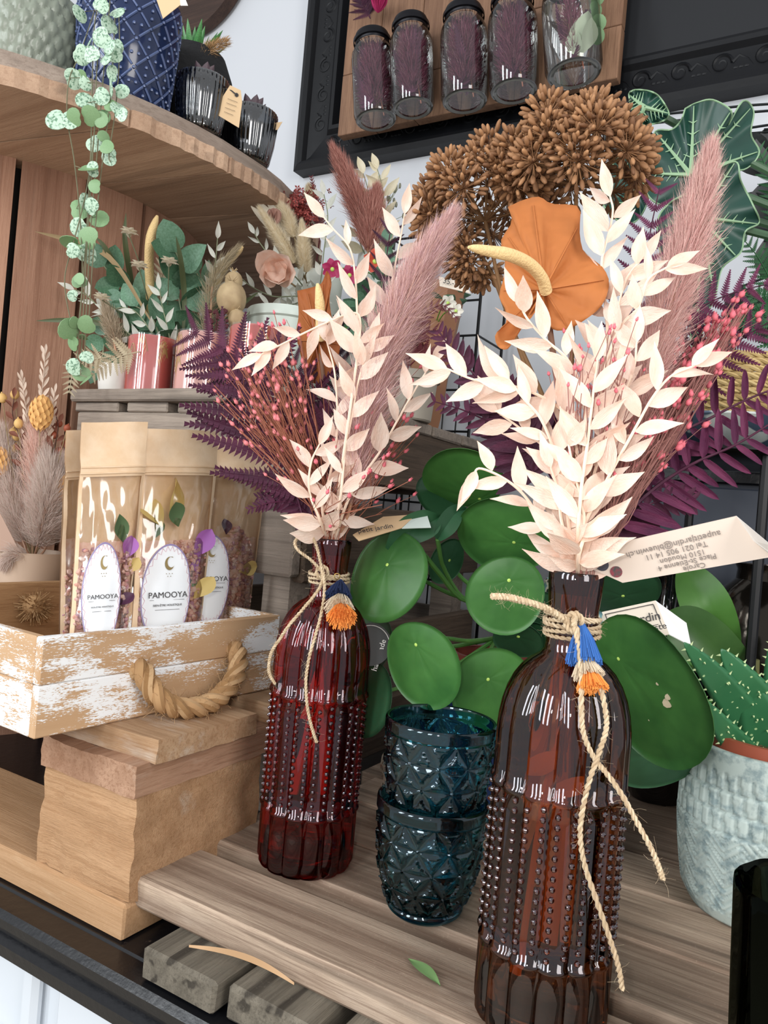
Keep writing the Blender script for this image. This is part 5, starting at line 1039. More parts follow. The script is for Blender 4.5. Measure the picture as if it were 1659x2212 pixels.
for i in range(nd):
    a0 = 6.2832 * i / nd; da = 6.2832 / nd
    for j in range(4):
        z0 = .004 + j * .030
        for s in (1, -1):
            for (f0, f1) in ((.08, .44), (.56, .92)): rb.tube([rp(a0 + da * (.5 + s * (f - .5)), z0 + .030 * f) for f in (f0, (f0 + f1) / 2, f1)], .0013, 5)
        for (fa, fz) in ((.5, .5), (0, 0), (.5, .14), (.5, .86), (.14, .5), (.86, .5)): rb.ball(rp(a0 + da * fa, z0 + .030 * fz), .0019, 6, 4)
part('lattice_relief', rb, m_navyr, T, kind='stuff')
m_hv = plain('vine stem', '#6c6a50', .7); k = NT('mottled heart leaf'); vec = k.coords((1, 1, 1)); k.set(Base_Color=k.mix(k.ramp(k.noise(vec, 7, 4, .6), .50, .60), srgb('#b4cdb6'), srgb('#5f8268')), Roughness=.45); m_heart = k.m; m_heart2 = plain('plain green heart leaf', '#6e8f62', .5, col2='#86a67a', nscale=50)
def heartmesh(mt, nm):
    mb = MB(); N = 14; L = []
    for i in range(N):
        a = -math.pi / 2 + 6.2832 * i / N; r = .5 * (1 - .30 * math.exp(-((a + math.pi / 2) / .42) ** 2) - .30 * math.exp(-((a + math.pi / 2 - 6.2832) / .42) ** 2)); y = .5 + r * math.sin(a) * (1.15 if math.sin(a) > 0 else .9); x = r * math.cos(a) * 1.08; L.append((x, y, -.25 * x * x - .18 * (y - .4) ** 2))
    mb.add(L + [(0, .42, .03)] + [(x, y, z - .035) for x, y, z in L] + [(0, .42, -.02)], [(i, (i + 1) % N, N) for i in range(N)] + [(N + 1 + (i + 1) % N, N + 1 + i, 2 * N + 1) for i in range(N)] + [(i, N + 1 + i, N + 1 + (i + 1) % N, (i + 1) % N) for i in range(N)]); me = mb.mesh(nm, mt); autosmooth(me, 35); return me
HM = [heartmesh(m_heart, 'heart_leaf'), heartmesh(m_heart, 'heart_leaf_b'), heartmesh(m_heart2, 'heart_leaf_plain')]
VY = .780; T = thing('string_of_hearts', 'trailing string of hearts with mottled leaves hanging over the spool edge', 'plant', NP + V((0, 0, .11)))
part('soil', MB().lathe([(.049, -.004), (.03, .002), (0, .004)], 24, Matrix.Translation(NP + V((0, 0, .11))), close=True), m_soil, T)
vines = [[(236, -30, .845), (222, 60, .775), (210, 140, .757), (205, 260, .752), (195, 420, .752), (184, 600, .752), (176, 760, .752), (174, 810, .752)], [(240, -30, .845), (232, 70, .775), (222, 180, .757), (210, 330, .752), (198, 470, .752), (188, 640, .752), (182, 790, .752)],
         [(226, -20, .85), (206, 40, .775), (200, 150, .757), (196, 330, .752), (186, 520, .752), (172, 700, .752), (166, 790, .752)], [(215, -10, .85), (175, 110, .765), (150, 170, .752), (145, 250, .752), (160, 345, .752), (172, 460, .752), (178, 600, .752), (170, 700, .752)],
         [(250, -20, .85), (246, 90, .775), (240, 190, .757), (228, 300, .752), (214, 410, .752), (202, 540, .752), (192, 690, .752)], [(255, -20, .85), (258, 110, .775), (250, 230, .757), (236, 330, .752), (238, 350, .752)],
         [(212, 200, .752), (200, 320, .752), (185, 420, .752), (160, 520, .752), (140, 600, .752), (150, 680, .752), (170, 730, .752)]]
for l in vines: part('vine', MB().tube(cr(pp(l), 40), .00055, 4), m_hv, T)
hl = [(175, 25, 30), (215, 15, 28), (222, 28, 22), (248, 28, 30), (240, 60, 34), (212, 85, 26), (225, 78, 34), (192, 100, 24), (250, 98, 24), (232, 105, 30), (252, 112, 34), (170, 115, 34), (198, 122, 30), (224, 130, 26), (245, 160, 26), (153, 172, 34), (180, 168, 24), (188, 178, 24), (214, 205, 30), (238, 198, 34), (258, 196, 28), (234, 225, 24), (186, 222, 34), (262, 238, 32), (258, 250, 26), (127, 252, 42), (146, 258, 32), (164, 254, 30), (190, 252, 34), (214, 252, 32), (212, 258, 28), (200, 305, 30), (224, 300, 24), (226, 314, 26), (241, 338, 30), (185, 366, 36), (204, 366, 26), (208, 402, 24), (190, 430, 30), (165, 452, 36), (200, 450, 30), (210, 468, 34), (176, 488, 34), (158, 522, 36), (170, 530, 34), (196, 516, 38), (152, 540, 26), (188, 555, 36), (168, 605, 22), (172, 612, 26), (165, 694, 24), (192, 700, 32), (150, 720, 42), (160, 745, 26), (182, 730, 18), (164, 792, 30), (178, 800, 32), (190, 815, 32), (160, 640, 20), (186, 775, 24)]
rnd = random.Random(5)
for (u, v, s) in hl:
    Y = (VY - .035 if v < 150 else VY - .03) + rnd.uniform(-.008, .008); p = P(u, v, Y); a = rnd.uniform(0, 6.28); d = CR * math.cos(a) + CU * math.sin(a) * .8 + view(p) * rnd.uniform(-.2, .3)
    inst('leaf', HM[2] if v > 150 and rnd.random() < .42 else HM[rnd.randrange(2)], T, frame(p - d.normalized() * s * .5 * Y / F, d, view(p) + V((rnd.uniform(-.9, .9), rnd.uniform(-.9, .9), rnd.uniform(-.4, .9))), s * 1.18 * Y / F))
    i = min(range(len(vines)), key=lambda q: min(abs(u - w[0]) + abs(v - w[1]) for w in vines[q])); w = min(cr([V(w) for w in vines[i]], 40), key=lambda w: abs(u - w.x) + abs(v - w.y)); part('leaf_stalk', MB().tube([p, P(w.x, w.y, w.z)], .0004, 3), m_hv, T)
GP = spot(40, .88); k = NT('grey green embossed glass'); vec = k.coords(rnd=False); k.set(Base_Color=k.mix(k.noise(vec, 20), srgb('#7d8577'), srgb('#9aa091')), Roughness=.3); m_gg = k.m
T = thing('embossed_pot', 'wide grey green embossed pot on the spool edge, beside the navy pot', 'pot', GP)
def emb(r, z, th): return r + (.0016 * (1 if abs(math.sin(th * 14 + z * 130)) * abs(math.sin(th * 14 - z * 130)) > .35 else 0) if r > .04 and z > .01 else 0)
part('pot_body', MB().lathe([(0, 0), (.050, 0)] + [(.052 + .016 * math.sin(i / 40 * 2.2), .004 + i * .0028) for i in range(41)] + [(.055, .116), (.05, .03), (0, .02)], 200, Matrix.Translation(GP), emb, close=True), m_gg, T)
m_cupg = sheetglass('smoked grey ribbed glass', '#83888e', .14, .08, 1.0); m_succ = plain('dusky purple succulent', '#4a3a42', .5, col2='#5e4a50', nscale=60)
CUPY = []
def ribcup(u, Y, R, H, label, glabel):
    Y = min((abs((spot(u, y / 500) - V((SCX, SCY, DZ))).length - .446), y / 500) for y in range(380, 520))[1]; c = spot(u, Y); T = thing('ribbed_cup', glabel, 'cup', c); n = 180
    part('cup_wall', MB().lathe([(0, 0), (R * .72, 0), (R * .80, .004), (R * .93, H * .4), (R, H * .8), (R * .99, H), (R * .95, H), (R * .90, H * .4), (R * .74, .007), (0, .007)], n, Matrix.Translation(c), lambda r, z, th: r + (.0011 * (abs(math.cos(th * 18)) ** .6) if r > R * .78 else 0), close=True), m_cupg, T, sharp=0)
    bd = MB()
    for i in range(18):
        for q in range(14): a = 6.2832 * (i + .5) / 18; z = .008 + q * (H - .012) / 13; r = R * (.80 + .2 * min(1, z / (H * .8))); bd.ball(c + V((r * math.cos(a), r * math.sin(a), z)), .0011, 5, 4)
    part('bead_rows', bd, m_cupg, T, kind='stuff')
    CUPY.append(Y)
    S = thing('succulent', label, 'plant', c + V((0, 0, H * .8))); part('soil', MB().lathe([(R * .88, H * .72), (0, H * .78)], 20, Matrix.Translation(c), close=True), m_soil, S); lm = leafmesh('succulent_leaf', m_succ, .26, -.25, .6, .8, .8)
    for i in range(12): a = i * 2.4; inst('leaf', lm, S, frame(c + V((0, 0, H * .80)), V((math.cos(a), math.sin(a), 1.0 if i < 6 else 1.9)), V((-math.cos(a), -math.sin(a), .5)), R * (1.05 if i < 6 else .8)))
ribcup(437, None, .0300, .064, 'dusky succulent in the smoked ribbed cup beside the navy pot', 'smoked grey ribbed glass cup close beside the navy pot, kraft tag behind')
ribcup(548, None, .0325, .064, 'dusky succulent in the smoked ribbed cup nearest the wall', 'smoked grey ribbed glass cup nearest the wall on the spool edge')
def minitag(label, cs, Y, mt, lines=()):
    q = [P(u, v, Y + d) for (u, v, d) in cs]; T = thing('paper_tag', label, 'tag', q[0]); card(T, 'tag_leaf', q, mt)
    lm = MB()
    for (a, b) in lines: lm.tube([P(a[0], a[1], Y - .002), P(b[0], b[1], Y - .002)], .00022, 3)
    if lines: part('written_lines', lm, m_ink, T, kind='stuff')
    return T
T = minitag('small kraft tag with dark eyelet tied between the two ribbed cups', [(497, 184, 0), (520, 195, 0), (523, 220, 0), (516, 276, 0), (471, 249, 0), (480, 210, 0)], CUPY[0] - .012, m_kcard, [((486, 232), (508, 240)), ((489, 222), (511, 230)), ((492, 213), (513, 221)), ((484, 241), (504, 249))])
part('eyelet', MB().lathe([(.0006, 0), (.0022, 0), (.0022, .0006), (.0006, .0006)], 14, axisM(P(511, 205, CUPY[0] - .013), view(P(511, 205, .95)))), m_ink, T); part('cord', MB().tube(pp([(511, 205, CUPY[0] - .014), (500, 196, CUPY[0] - .012), (478, 188, CUPY[0] - .008)]), .0008, 5), m_ink, T)
minitag('pale kraft tag corner behind the ribbed cup nearest the wall', [(572, 268, 0), (610, 263, 0), (600, 280, 0), (575, 284, 0)], CUPY[1] - .004, m_kcard)
minitag('kraft tag with white edge above the navy pot rim', [(335, -10, 0), (388, -8, 0), (390, 10, 0), (352, 40, 0)], .80, m_kcard); minitag('small white tag edge above the navy pot', [(388, -8, 0), (398, -8, 0), (406, 12, 0), (390, 12, 0)], .80, m_white)
BP = spot(410, .985); T = thing('black_pot', 'black fibrous pot behind the navy pot on the spool', 'pot', BP); part('pot_body', MB().lathe([(0, 0), (.035, 0), (.050, .03), (.056, .07), (.052, .11), (.042, .135), (.038, .135), (.046, .07), (.035, .01), (0, .01)], 40, Matrix.Translation(BP), close=True), plain('black fibre', '#121214', .9, bump=1, bscale=160), T)
q0 = P(470, 100, 1.0); hair_part('jute_trim', hairs([P(432, 135, .955), P(448, 112, .955), P(462, 100, .96), P(490, 90, .965)], lambda t: .008, 900, .010, .0003, .9, 4), m_rope, T, kind='stuff')
T = thing('green_succulent', 'spiky green succulent in the black fibrous pot', 'plant', BP + V((0, 0, .12)))
part('soil', MB().lathe([(.040, .125), (0, .128)], 20, Matrix.Translation(BP), close=True), m_soil, T)
lm = leafmesh('spiky_leaf', plain('fresh spiky green', '#3f7a44', .4, col2='#5a9656', nscale=40), .10, -.3, .5, .7, .6)
for i in range(26): a = i * 2.4; inst('leaf', lm, T, frame(BP + V((0, 0, .128)), V((math.cos(a), math.sin(a), .25 + .05 * i)), V((0, 0, 1)), .055 - .0008 * i))
WD = PY(425, -75, 1.20); T = solo('round_board', MB().lathe([(0, -.016), (.153, -.016), (.157, -.012), (.157, .014), (0, .014)], 56, Matrix.Translation(WD) @ Matrix.Rotation(math.pi / 2, 4, 'X')), wood('dark board wood', '#2c1f1a', '#5a4236', 'x', 70, .6), 'dark round wooden board on the wall above the spool', 'board', WD, sharp=30)
# ================================================================== jars on the wall board
m_brd = wood('stained board wood', '#6c4c39', '#a47e62', 'z', 110, .6, (.3, .7)); JB = V((-.60, 1.17, .70))
T = thing('jar_board', 'brown stained plank board hanging in front of the black frame, holding jars', 'board', JB)
xs_ = [-.852, -.775, -.690, -.600, -.505, -.425, -.338]
for i in range(6):
    zz = .80 + .035 * math.sin(i * 2.1)
    part('plank', MB().box((xs_[i] + .0005, 1.156, .688), (xs_[i + 1] - .0005, 1.1765, zz), bev=.001), m_brd, T, sharp=30); part('plank', MB().box((xs_[i] + .0005, 1.1565, zz + .001), (xs_[i + 1] - .0005, 1.1765, 1.12), bev=.001), m_brd, T, sharp=30)
m_jar = sheetglass('clear jar glass', '#f6f8f7', .05, .03, .8); m_lid = plain('black jar ring', '#141318', .4, .6); m_rose = petal_mat('magenta rose', '#a82a5c', '#c43c72', .2); m_pale = plain('pale cotton leaf', '#c9d2b8', .8, trans=.3)
jarfern = pinna_mesh('jar_pinna', petal_mat('purple dried fern', '#4a2036', '#6b3450', .15, .6), 12, .2)
wisp = fur('mauve wisps in jars', ['#6b2a42', '#8d4660', '#a8727f', '#4d1832'], .9, .3)
def jar(i, ub, vb, ut, vt, R, desc, pale=False):
    y = 1.106; b, t = PY(ub, vb, y), PY(ut, vt, y); ax = (t - b).normalized(); M = axisM(b, ax); H = .158
    T = thing('mason_jar', desc, 'jar', b)
    part('jar_glass', MB().lathe([(0, .004), (R * .72, .003), (R * .80, .0), (R * .93, .002), (R, .010), (R, H * .70), (R * .97, H * .76), (R * .80, H * .85), (R * .74, H * .88), (R * .74, H * .97)], 56, M, close=True), m_jar, T)
    part('base_ring', MB().lathe([(R * .70, .0015), (R * .80, -.0008), (R * .90, .0022)], 48, M, close=True), plain('thick jar base glass', '#5d5c58', .12), T)
    part('screw_ring', MB().lathe([(R * .77, H * .86), (R * .80, H * .87), (R * .80, H * .96), (R * .77, H * .98), (R * .6, H * .98)], 48, M, close=True), m_lid, T)
    part('neck_clamp', MB().lathe([(R * .84, H * .885), (R * .88, H * .89), (R * .88, H * .925), (R * .84, H * .93)], 40, M, close=True), m_lid, T); cl = M @ V((0, 0, H * .91)); part('clamp_bolt', MB().tube([cl, V((cl.x, 1.1558, cl.z))], .004, 8), m_lid, T)
    D = thing('dried_fern_filling', ('pale leaf and wisps inside the ' if pale else 'purple dried fern inside the ') + desc.replace('clear ', '').split(',')[0], 'dried flowers', M @ V((0, 0, .02))); rnd = random.Random(40 + i)
    hair_part('wisps', hairs([M @ V((0, 0, .030 + .001 * q)) for q in range(0, 110, 6)], lambda t: R * (.95 if not pale else .35), 2600 if not pale else 700, .020, .0004, .65, 50 + i), wisp, D)
    for q in range(13 if not pale else 3):
        a = rnd.uniform(0, 6.28); r = R * .55 * rnd.random(); inst('pinna', jarfern, D, frame(M @ V((r * math.cos(a), r * math.sin(a), .018 + .05 * rnd.random())), ax + V((rnd.uniform(-.3, .3), rnd.uniform(-.3, .3), 0)), view(b) + V((rnd.uniform(-1, 1), 0, 0)), .075 * rnd.uniform(.7, 1.1)))
    part('stalk', MB().tube([M @ V((R * .4, 0, .012)), M @ V((R * .1, 0, .09))], .0012, 5), m_redst, D)
    if pale:
        lm = leafmesh('pale_leaf', m_pale, .30, .2, .4, .8)
        for q in range(7): inst('leaf', lm, D, frame(M @ V((.2 * R, -.3 * R, .022 + .004 * q)), ax + rv(.5), view(b) + rv(.5), .045))
        for q in range(4): inst('leaf', bpy.data.meshes['heart_leaf_plain'], D, frame(M @ V((R * .5, -R * .4, .05 + .02 * q)), ax * .3 + CR + rv(.4), view(b), .022))
    return T
for i, a in enumerate(((812, 262, 802, 45, .0375, 'clear jar first in the row, by the frame stile, under the magenta rose'), (892, 236, 886, 20, .0365, 'clear jar second in the row, with its black ring fully seen'), (1004, 222, 1001, 0, .0385, 'clear jar in the very middle of the row of five'), (1110, 200, 1106, -20, .0385, 'clear jar fourth in the row, next to the pale leaf jar'), (1240, 162, 1228, -55, .0425, 'clear jar last in the row, with the pale leaf inside'))): jar(i, *a[:4], a[4] * 1.0, a[5], i == 4)
rp_ = PY(818, 8, 1.11); T = thing('dried_rose', 'magenta dried rose above the first jar', 'dried flower', rp_); lm = leafmesh('rose_petal', m_rose, .45, -.5, .5, .6)
for i in range(22): a = i * 2.4; inst('petal', lm, T, frame(rp_ - V((0, 0, .016)), V((math.cos(a) * (.3 + .03 * i), math.sin(a) * (.3 + .03 * i), 1)), V((-math.cos(a), -math.sin(a), .3)), .026 + .0004 * i))
T = thing('fern_frond', 'dark fern tips beside the rose above the first jar', 'dried fern', rp_ - V((0, 0, .02))); frond(T, [(800, 40, 1.36), (785, 15, 1.36), (775, -20, 1.36)], None, PIN2, lambda f: .03, .008, seed=61); frond(T, [(800, 40, 1.36), (790, -10, 1.36), (800, -40, 1.36)], None, PIN2, lambda f: .03, .008, seed=62)

# ================================================================== brown seed heads
k = NT('brown dried seed'); g = k.n('ShaderNodeNewGeometry'); k.set(Base_Color=k.mix(g.outputs['Random Per Island'], srgb('#6f4a2e'), srgb('#aa7c54')), Roughness=.7); m_seed = k.m; m_ray = plain('brown umbel ray', '#7a5836', .8)
def umbellet(seed):
    rnd = random.Random(seed); mb = MB()
    for i in range(38):
        z = 1 - 1.25 * (i + .5) / 38; a = i * 2.39996; r = math.sqrt(max(0, 1 - z * z)); d = V((r * math.cos(a), r * math.sin(a), z)); L = rnd.uniform(.62, .80)
        mb.tube([V((0, 0, 0)), d * L], .022, 3, cap=False); mb.ball(d * (L + .16), (.108, .082, .215), 6, 5, M=axisM((0, 0, 0), d + V((rnd.uniform(-.15, .15), rnd.uniform(-.15, .15), 0))))
    return mb.mesh('umbellet', m_seed)
UM = [umbellet(i) for i in range(4)]
def umbel(label, hub, Y, axis, R, n, spread, ur, path, seed):
    rnd = random.Random(seed); h = P(hub[0], hub[1], Y); ax = V(axis).normalized(); T = thing('dried_umbel', label, 'dried flower', M2); e1 = ax.orthogonal().normalized(); e2 = ax.cross(e1); ry = MB()
    for i in range(n):
        th = spread * math.sqrt((i + .4) / n); a = i * 2.39996 + rnd.uniform(-.15, .15); d = ax * math.cos(th) + (e1 * math.cos(a) + e2 * math.sin(a)) * math.sin(th); L = R * rnd.uniform(.86, 1.06); p = h + d * L; ry.tube([h, h + d * L * .5 + ax * R * .03, p], .0006, 4, cap=False); inst('umbellet', UM[i % 4], T, axisM(p, d) @ Matrix.Diagonal((ur, ur, ur, 1)))
    part('rays', ry, m_ray, T, kind='stuff'); part('stem', MB().tube(cr(path + [h], 30), [.0022, .0016], 7), m_ray, T); return T
umbel('brown dried seed head, the smaller one over the wire rack', (1048, 478), .640, (-.22, -.10, 1), .051, 27, 1.55, .0198, inb(B2, -.004, .007) + [P(1225, 1080, .47), P(1190, 900, .53), P(1100, 690, .61)], 71)
umbel('brown dried seed head, the larger one under the jar board', (1245, 400), .600, (.02, -.18, 1), .052, 31, 1.55, .0202, inb(B2, .002, .008) + [P(1240, 1080, .47), P(1235, 800, .53), P(1243, 560, .585)], 72)
for (hb, r) in (((1030, 560), .016), ((1012, 520), .018), ((1050, 590), .013)): pass
umbel('small brown seed head drooping low beside the wire rack', (1035, 545), .65, (-.5, -.2, -.6), .017, 6, 1.2, .0182, inb(B2, -.006, .008) + [P(1215, 1080, .475), P(1170, 900, .54), P(1075, 620, .635)], 73)

# ================================================================== black wire rack
m_wire = plain('black wire', '#0b0b0d', .4, .3); RY = 1.085; T = thing('wire_rack', 'black wire grid rack standing behind the bouquets by the white wall', 'rack', (-.55, RY, .1155))
def wire(a, b, r=.0014): part('wire', MB().tube([V(a), V(b)], r, 6), m_wire, T)
x0, x1 = -.665, -.500
for i in range(8): wire((x0 + (x1 - x0) * i / 7, RY, -.313), (x0 + (x1 - x0) * i / 7, RY, .45 if i in (0, 7) else (.285 if i > 2 else .40)), .0026 if i in (0, 7) else .0013)
for z in (-.25, -.10, .02, .135, .20, .285, .34, .40, .45): wire((x0, RY, z), (x1, RY, z), .0018)
for (x, s) in ((x1, 1), (x0, 1)):
    wire((x, RY + .10, -.313), (x, RY + .10, .45), .0026)
    for z in (.02, .20, .285, .45): wire((x, RY, z), (x, RY + .10, z), .0018)
    wire((x, RY, .285), (x, RY + .10, .20), .0014)

# ================================================================== arrow leaved plant
k = NT('dark arrow leaf'); vec = k.coords(rnd=False); k.set(Base_Color=k.mix(k.noise(vec, 18, 3), srgb('#13332d'), srgb('#1e4a3c')), Roughness=.4); m_alo = k.m; m_alov = plain('pale leaf vein', '#8fae88', .5); m_alost = plain('arrow leaf stalk', '#3f5c40', .5); m_blk = plain('near black leaf', '#14161a', .45, col2='#1e2220', nscale=14)
PL = V((.14, 1.04, PY(1500, 1012, .93).z + .0005)); T = thing('arrow_leaf_plant', 'large dark green plant with scalloped arrow leaves and pale veins', 'plant', PL)
flowerpot(T, 'pot_body', PL, .06, .075, .14, m_gloss); part('soil', MB().lathe([(.07, .125), (0, .13)], 24, Matrix.Translation(PL), close=True), m_soil, T)
def arrow(outline, base, Y, tips, depth, stalk=True, mt=None):
    na = 96; cl = cr([V((u, v, d)) for (u, v, d) in outline] + [V(outline[0])], na + 1)[:na]; nr = 10; vs = [P(base[0], base[1], Y)]; fs = []
    D = lambda q, t, j: Y + q.z * t * t + depth * math.sin(t * 2.7) * .4 + .005 * math.sin(j * 6.283 / na * 11) * t ** 3
    for i in range(1, nr + 1):
        t = i / nr
        for j in range(na): q = cl[j]; vs.append(P(base[0] + (q.x - base[0]) * t, base[1] + (q.y - base[1]) * t, D(q, t, j)))
    for j in range(na): fs.append((0, 1 + (j + 1) % na, 1 + j))
    for i in range(nr - 1):
        for j in range(na): fs.append((1 + i * na + j, 1 + i * na + (j + 1) % na, 1 + (i + 1) * na + (j + 1) % na, 1 + (i + 1) * na + j))
    lf = part('leaf', MB().add(vs, fs), mt or m_alo, T, sharp=0)
    rim = vs[1 + (nr - 1) * na:]; part('leaf_margin', MB().tube(rim + [rim[0]], .0009, 5), m_alov, lf)
    for (u, v) in tips:
        j = min(range(na), key=lambda j: (cl[j].x - u) ** 2 + (cl[j].y - v) ** 2); q = cl[j]; pts = []
        for i in range(13): t = i / 12 * .97; pts.append(P(base[0] + (q.x - base[0]) * t, base[1] + (q.y - base[1]) * t, D(q, t, j) - .0016))
        part('leaf_vein', MB().tube(pts, [.0026, .0005], 6), m_alov, lf)
        sv = MB()
        for i in range(3, 11, 2):
            d = (pts[i + 1] - pts[i]).normalized(); s = d.cross(view(pts[i])).normalized(); L = .013 * (1 - i / 14)
            for sg in (-1, 1): sv.tube([pts[i], pts[i] + d * L * .6 + s * sg * L + view(pts[i]) * .0006], [.0009, .0002], 4)
        part('side_veins', sv, m_alov, lf, kind='stuff')
    if stalk: part('leaf_stalk', MB().tube(cr([PL + V((0, 0, .13)), PL + V((0, -.03, .19)), P(base[0], base[1], Y + .01)], 20), [.006, .004], 8), m_alost, T)
    return lf
arrow([(1362, 225, .01), (1360, 200, .01), (1385, 194, .0), (1420, 205, -.005), (1445, 245, -.01), (1430, 262, 0), (1395, 270, .01), (1375, 262, .01)], (1392, 232), .80, [(1445, 245), (1366, 205), (1380, 266)], .004)
arrow([(1480, 235, .0), (1505, 222, 0), (1540, 216, -.01), (1580, 240, -.01), (1573, 270, 0), (1605, 218, .0), (1628, 240, .01), (1622, 290, .01), (1640, 330, .015), (1610, 365, .01), (1560, 370, 0), (1530, 400, 0), (1480, 440, 0), (1420, 440, .01), (1390, 400, .015), (1400, 340, .01), (1415, 285, .01), (1450, 280, 0), (1470, 262, 0)], (1492, 378), .79, [(1500, 222), (1575, 240), (1618, 232), (1415, 285), (1395, 370), (1635, 325)], .010)
arrow([(1480, 420, 0), (1540, 370, -.005), (1590, 350, -.01), (1600, 390, 0), (1625, 440, .005), (1640, 480, .01), (1610, 500, .005), (1600, 545, .0), (1560, 580, .0), (1545, 640, -.01), (1520, 700, -.015), (1505, 790, -.02), (1490, 720, -.01), (1470, 640, 0), (1430, 560, 0), (1420, 480, .005), (1445, 440, .005)], (1510, 470), .76, [(1590, 352), (1632, 478), (1590, 560), (1540, 640), (1505, 780), (1425, 500)], .010)
arrow([(1335, 330, .01), (1300, 420, .0), (1325, 470, -.01), (1370, 480, -.005), (1400, 430, 0), (1400, 350, .005), (1370, 310, .01)], (1375, 400), .83, [(1325, 470), (1340, 340)], .004)
T = thing('dark_foliage_plant', 'near black leaved plant behind the arrow leaves at the wall', 'plant', V((.34, 1.09, PY(1500, 1012, .93).z + .0005))); DP = ORG[T.name]
flowerpot(T, 'pot_body', DP, .05, .065, .12, m_gloss); bl = leafmesh('dark_leaf', m_blk, .36, .25, .2, .75, .85)
for (u, v, Y, s, dx, dy) in ((1600, 290, .98, .06, .5, -.9), (1650, 280, .97, .06, .4, -1), (1640, 400, .95, .07, .3, -1), (1610, 420, .96, .055, .6, -1), (1650, 520, .95, .06, .5, -1), (1345, 250, 1.0, .05, -.3, -1), (1330, 270, 1.0, .05, .3, -1), (1420, 300, 1.0, .06, -.9, -.5), (1600, 620, .93, .06, .1, -1), (1640, 660, .92, .06, .6, -1), (1560, 720, .92, .055, -.2, -1)):
    p = P(u, v, Y); inst('leaf', bl, T, frame(p, CR * dx + CU * dy, view(p) + rv(.3), s)); part('leaf_stalk', MB().tube(cr([DP + V((0, 0, .12)), (DP + p) / 2 + V((0, .02, .2)), p], 14), .0016, 5), m_blk, T)
m_dkfern = plain('dark green fern', '#1d4a2c', .6, col2='#2f6b3a', nscale=60); DF = pinna_mesh('green_pinna', m_dkfern, 10, .2)
T = thing('green_fern', 'soft dark green fern at the right edge beyond the arrow leaves', 'fern', V((.29, .975, PY(1500, 1012, .93).z + .0005))); GF = ORG[T.name]; flowerpot(T, 'pot_body', GF, .045, .055, .10, m_gloss)
for (l, s) in (([(1720, 760, .84), (1680, 640, .84), (1640, 560, .83), (1600, 510, .83)], 63), ([(1720, 760, .84), (1690, 700, .83), (1640, 650, .82), (1590, 630, .82)], 64), ([(1730, 700, .86), (1690, 500, .86), (1660, 380, .86), (1640, 325, .86)], 65), ([(1720, 760, .84), (1670, 690, .82), (1620, 690, .81), (1580, 700, .81)], 66)):
    frond(T, [tuple(GF + V((0, 0, .10)))] and l, None, DF, lambda f: .034 * max(.2, 1 - f * .7), .007, seed=s, smt=m_dkfern, r=.0012); part('stalk', MB().tube(cr([GF + V((0, 0, .09)), P(*l[0])], 6), .0012, 5), m_dkfern, T)
# added dark cabinet in place of the shaded wall, carrying the wall plants
sb0 = -.285; sz_ = PY(1500, 1012, .93).z
T = thing('shade_cabinet', 'added low dark cabinet in place of the shaded wall behind the bottles', 'shade_cabinet', (.15, 1.05, -.313)); m_sl = plain('slate wall shade', '#3a3f4a', .5, bump=.1, bscale=40)
part('top_panel', MB().box((sb0, .925, sz_ - .016), (.55, 1.205, sz_), bev=.002), m_black, T, sharp=30)
part('carcass', MB().box((sb0 + .008, .935, -.3135), (.54, 1.2, sz_ - .016)), m_sl, T, smooth=False)
for i in range(4): part('door', MB().box((sb0 + .012 + i * .205, .929, -.30), (sb0 + .212 + i * .205, .9345, sz_ - .020), bev=.002), m_sl, T, sharp=30)
# stand, plate, seagrass basket
ST = P(1570, 985, .70); ST = V((ST.x, ST.y, ST.z)); T = thing('plant_stand', 'black metal stand behind the brown bottle bouquet carrying plate and basket', 'stand', V((ST.x, ST.y, -.313)))
part('tray', MB().lathe([(0, -.006), (.088, -.006), (.092, -.003), (.092, 0), (0, 0)], 48, Matrix.Translation(ST)), m_wire, T)
for i in range(4): a = .5 + i * math.pi / 2; q = V((.08 * math.cos(a), .08 * math.sin(a), 0)); part('leg', MB().tube([ST + q - V((0, 0, .004)), V((ST.x, ST.y, -.313)) + q * 1.05], .0042, 8), m_wire, T)
k = NT('blue grey patterned glaze'); vec = k.coords(rnd=False); k.set(Base_Color=k.mix(k.ramp(k.noise(vec, 45, 1), .50, .54), srgb('#4b5a6c'), srgb('#c9cfcb')), Roughness=.3); m_plate = k.m
pl_ = ST + V((0, 0, .0005)); solo('patterned_plate', MB().lathe([(0, .001), (.035, 0), (.05, .004), (.078, .020), (.085, .026), (.083, .028), (.05, .008), (0, .005)], 60, Matrix.Translation(pl_), close=True), m_plate, 'blue grey patterned plate under the seagrass basket', 'plate', pl_)
bs_ = ST + V((0, 0, .0065)); T = thing('seagrass_basket', 'pale woven seagrass basket on the patterned plate', 'basket', bs_); m_sea = fur('seagrass', ['#b39765', '#cdb27c', '#a58a5a', '#d8c08c'], .8, .1)
for q in range(13):
    R = .034 + .026 * math.sin(min(1, q / 11) * 1.4); rope_ = MB(); rope(rope_, [bs_ + V((R * math.cos(a), R * math.sin(a), .004 + q * .0058)) for a in [6.2832 * i / 36 for i in range(37)]], .0034, 3, 16, 6, 120); part('woven_coil', rope_, m_sea, T)
part('basket_base', MB().lathe([(0, .001), (.034, .001), (.034, .004), (0, .004)], 24, Matrix.Translation(bs_)), m_sea, T)
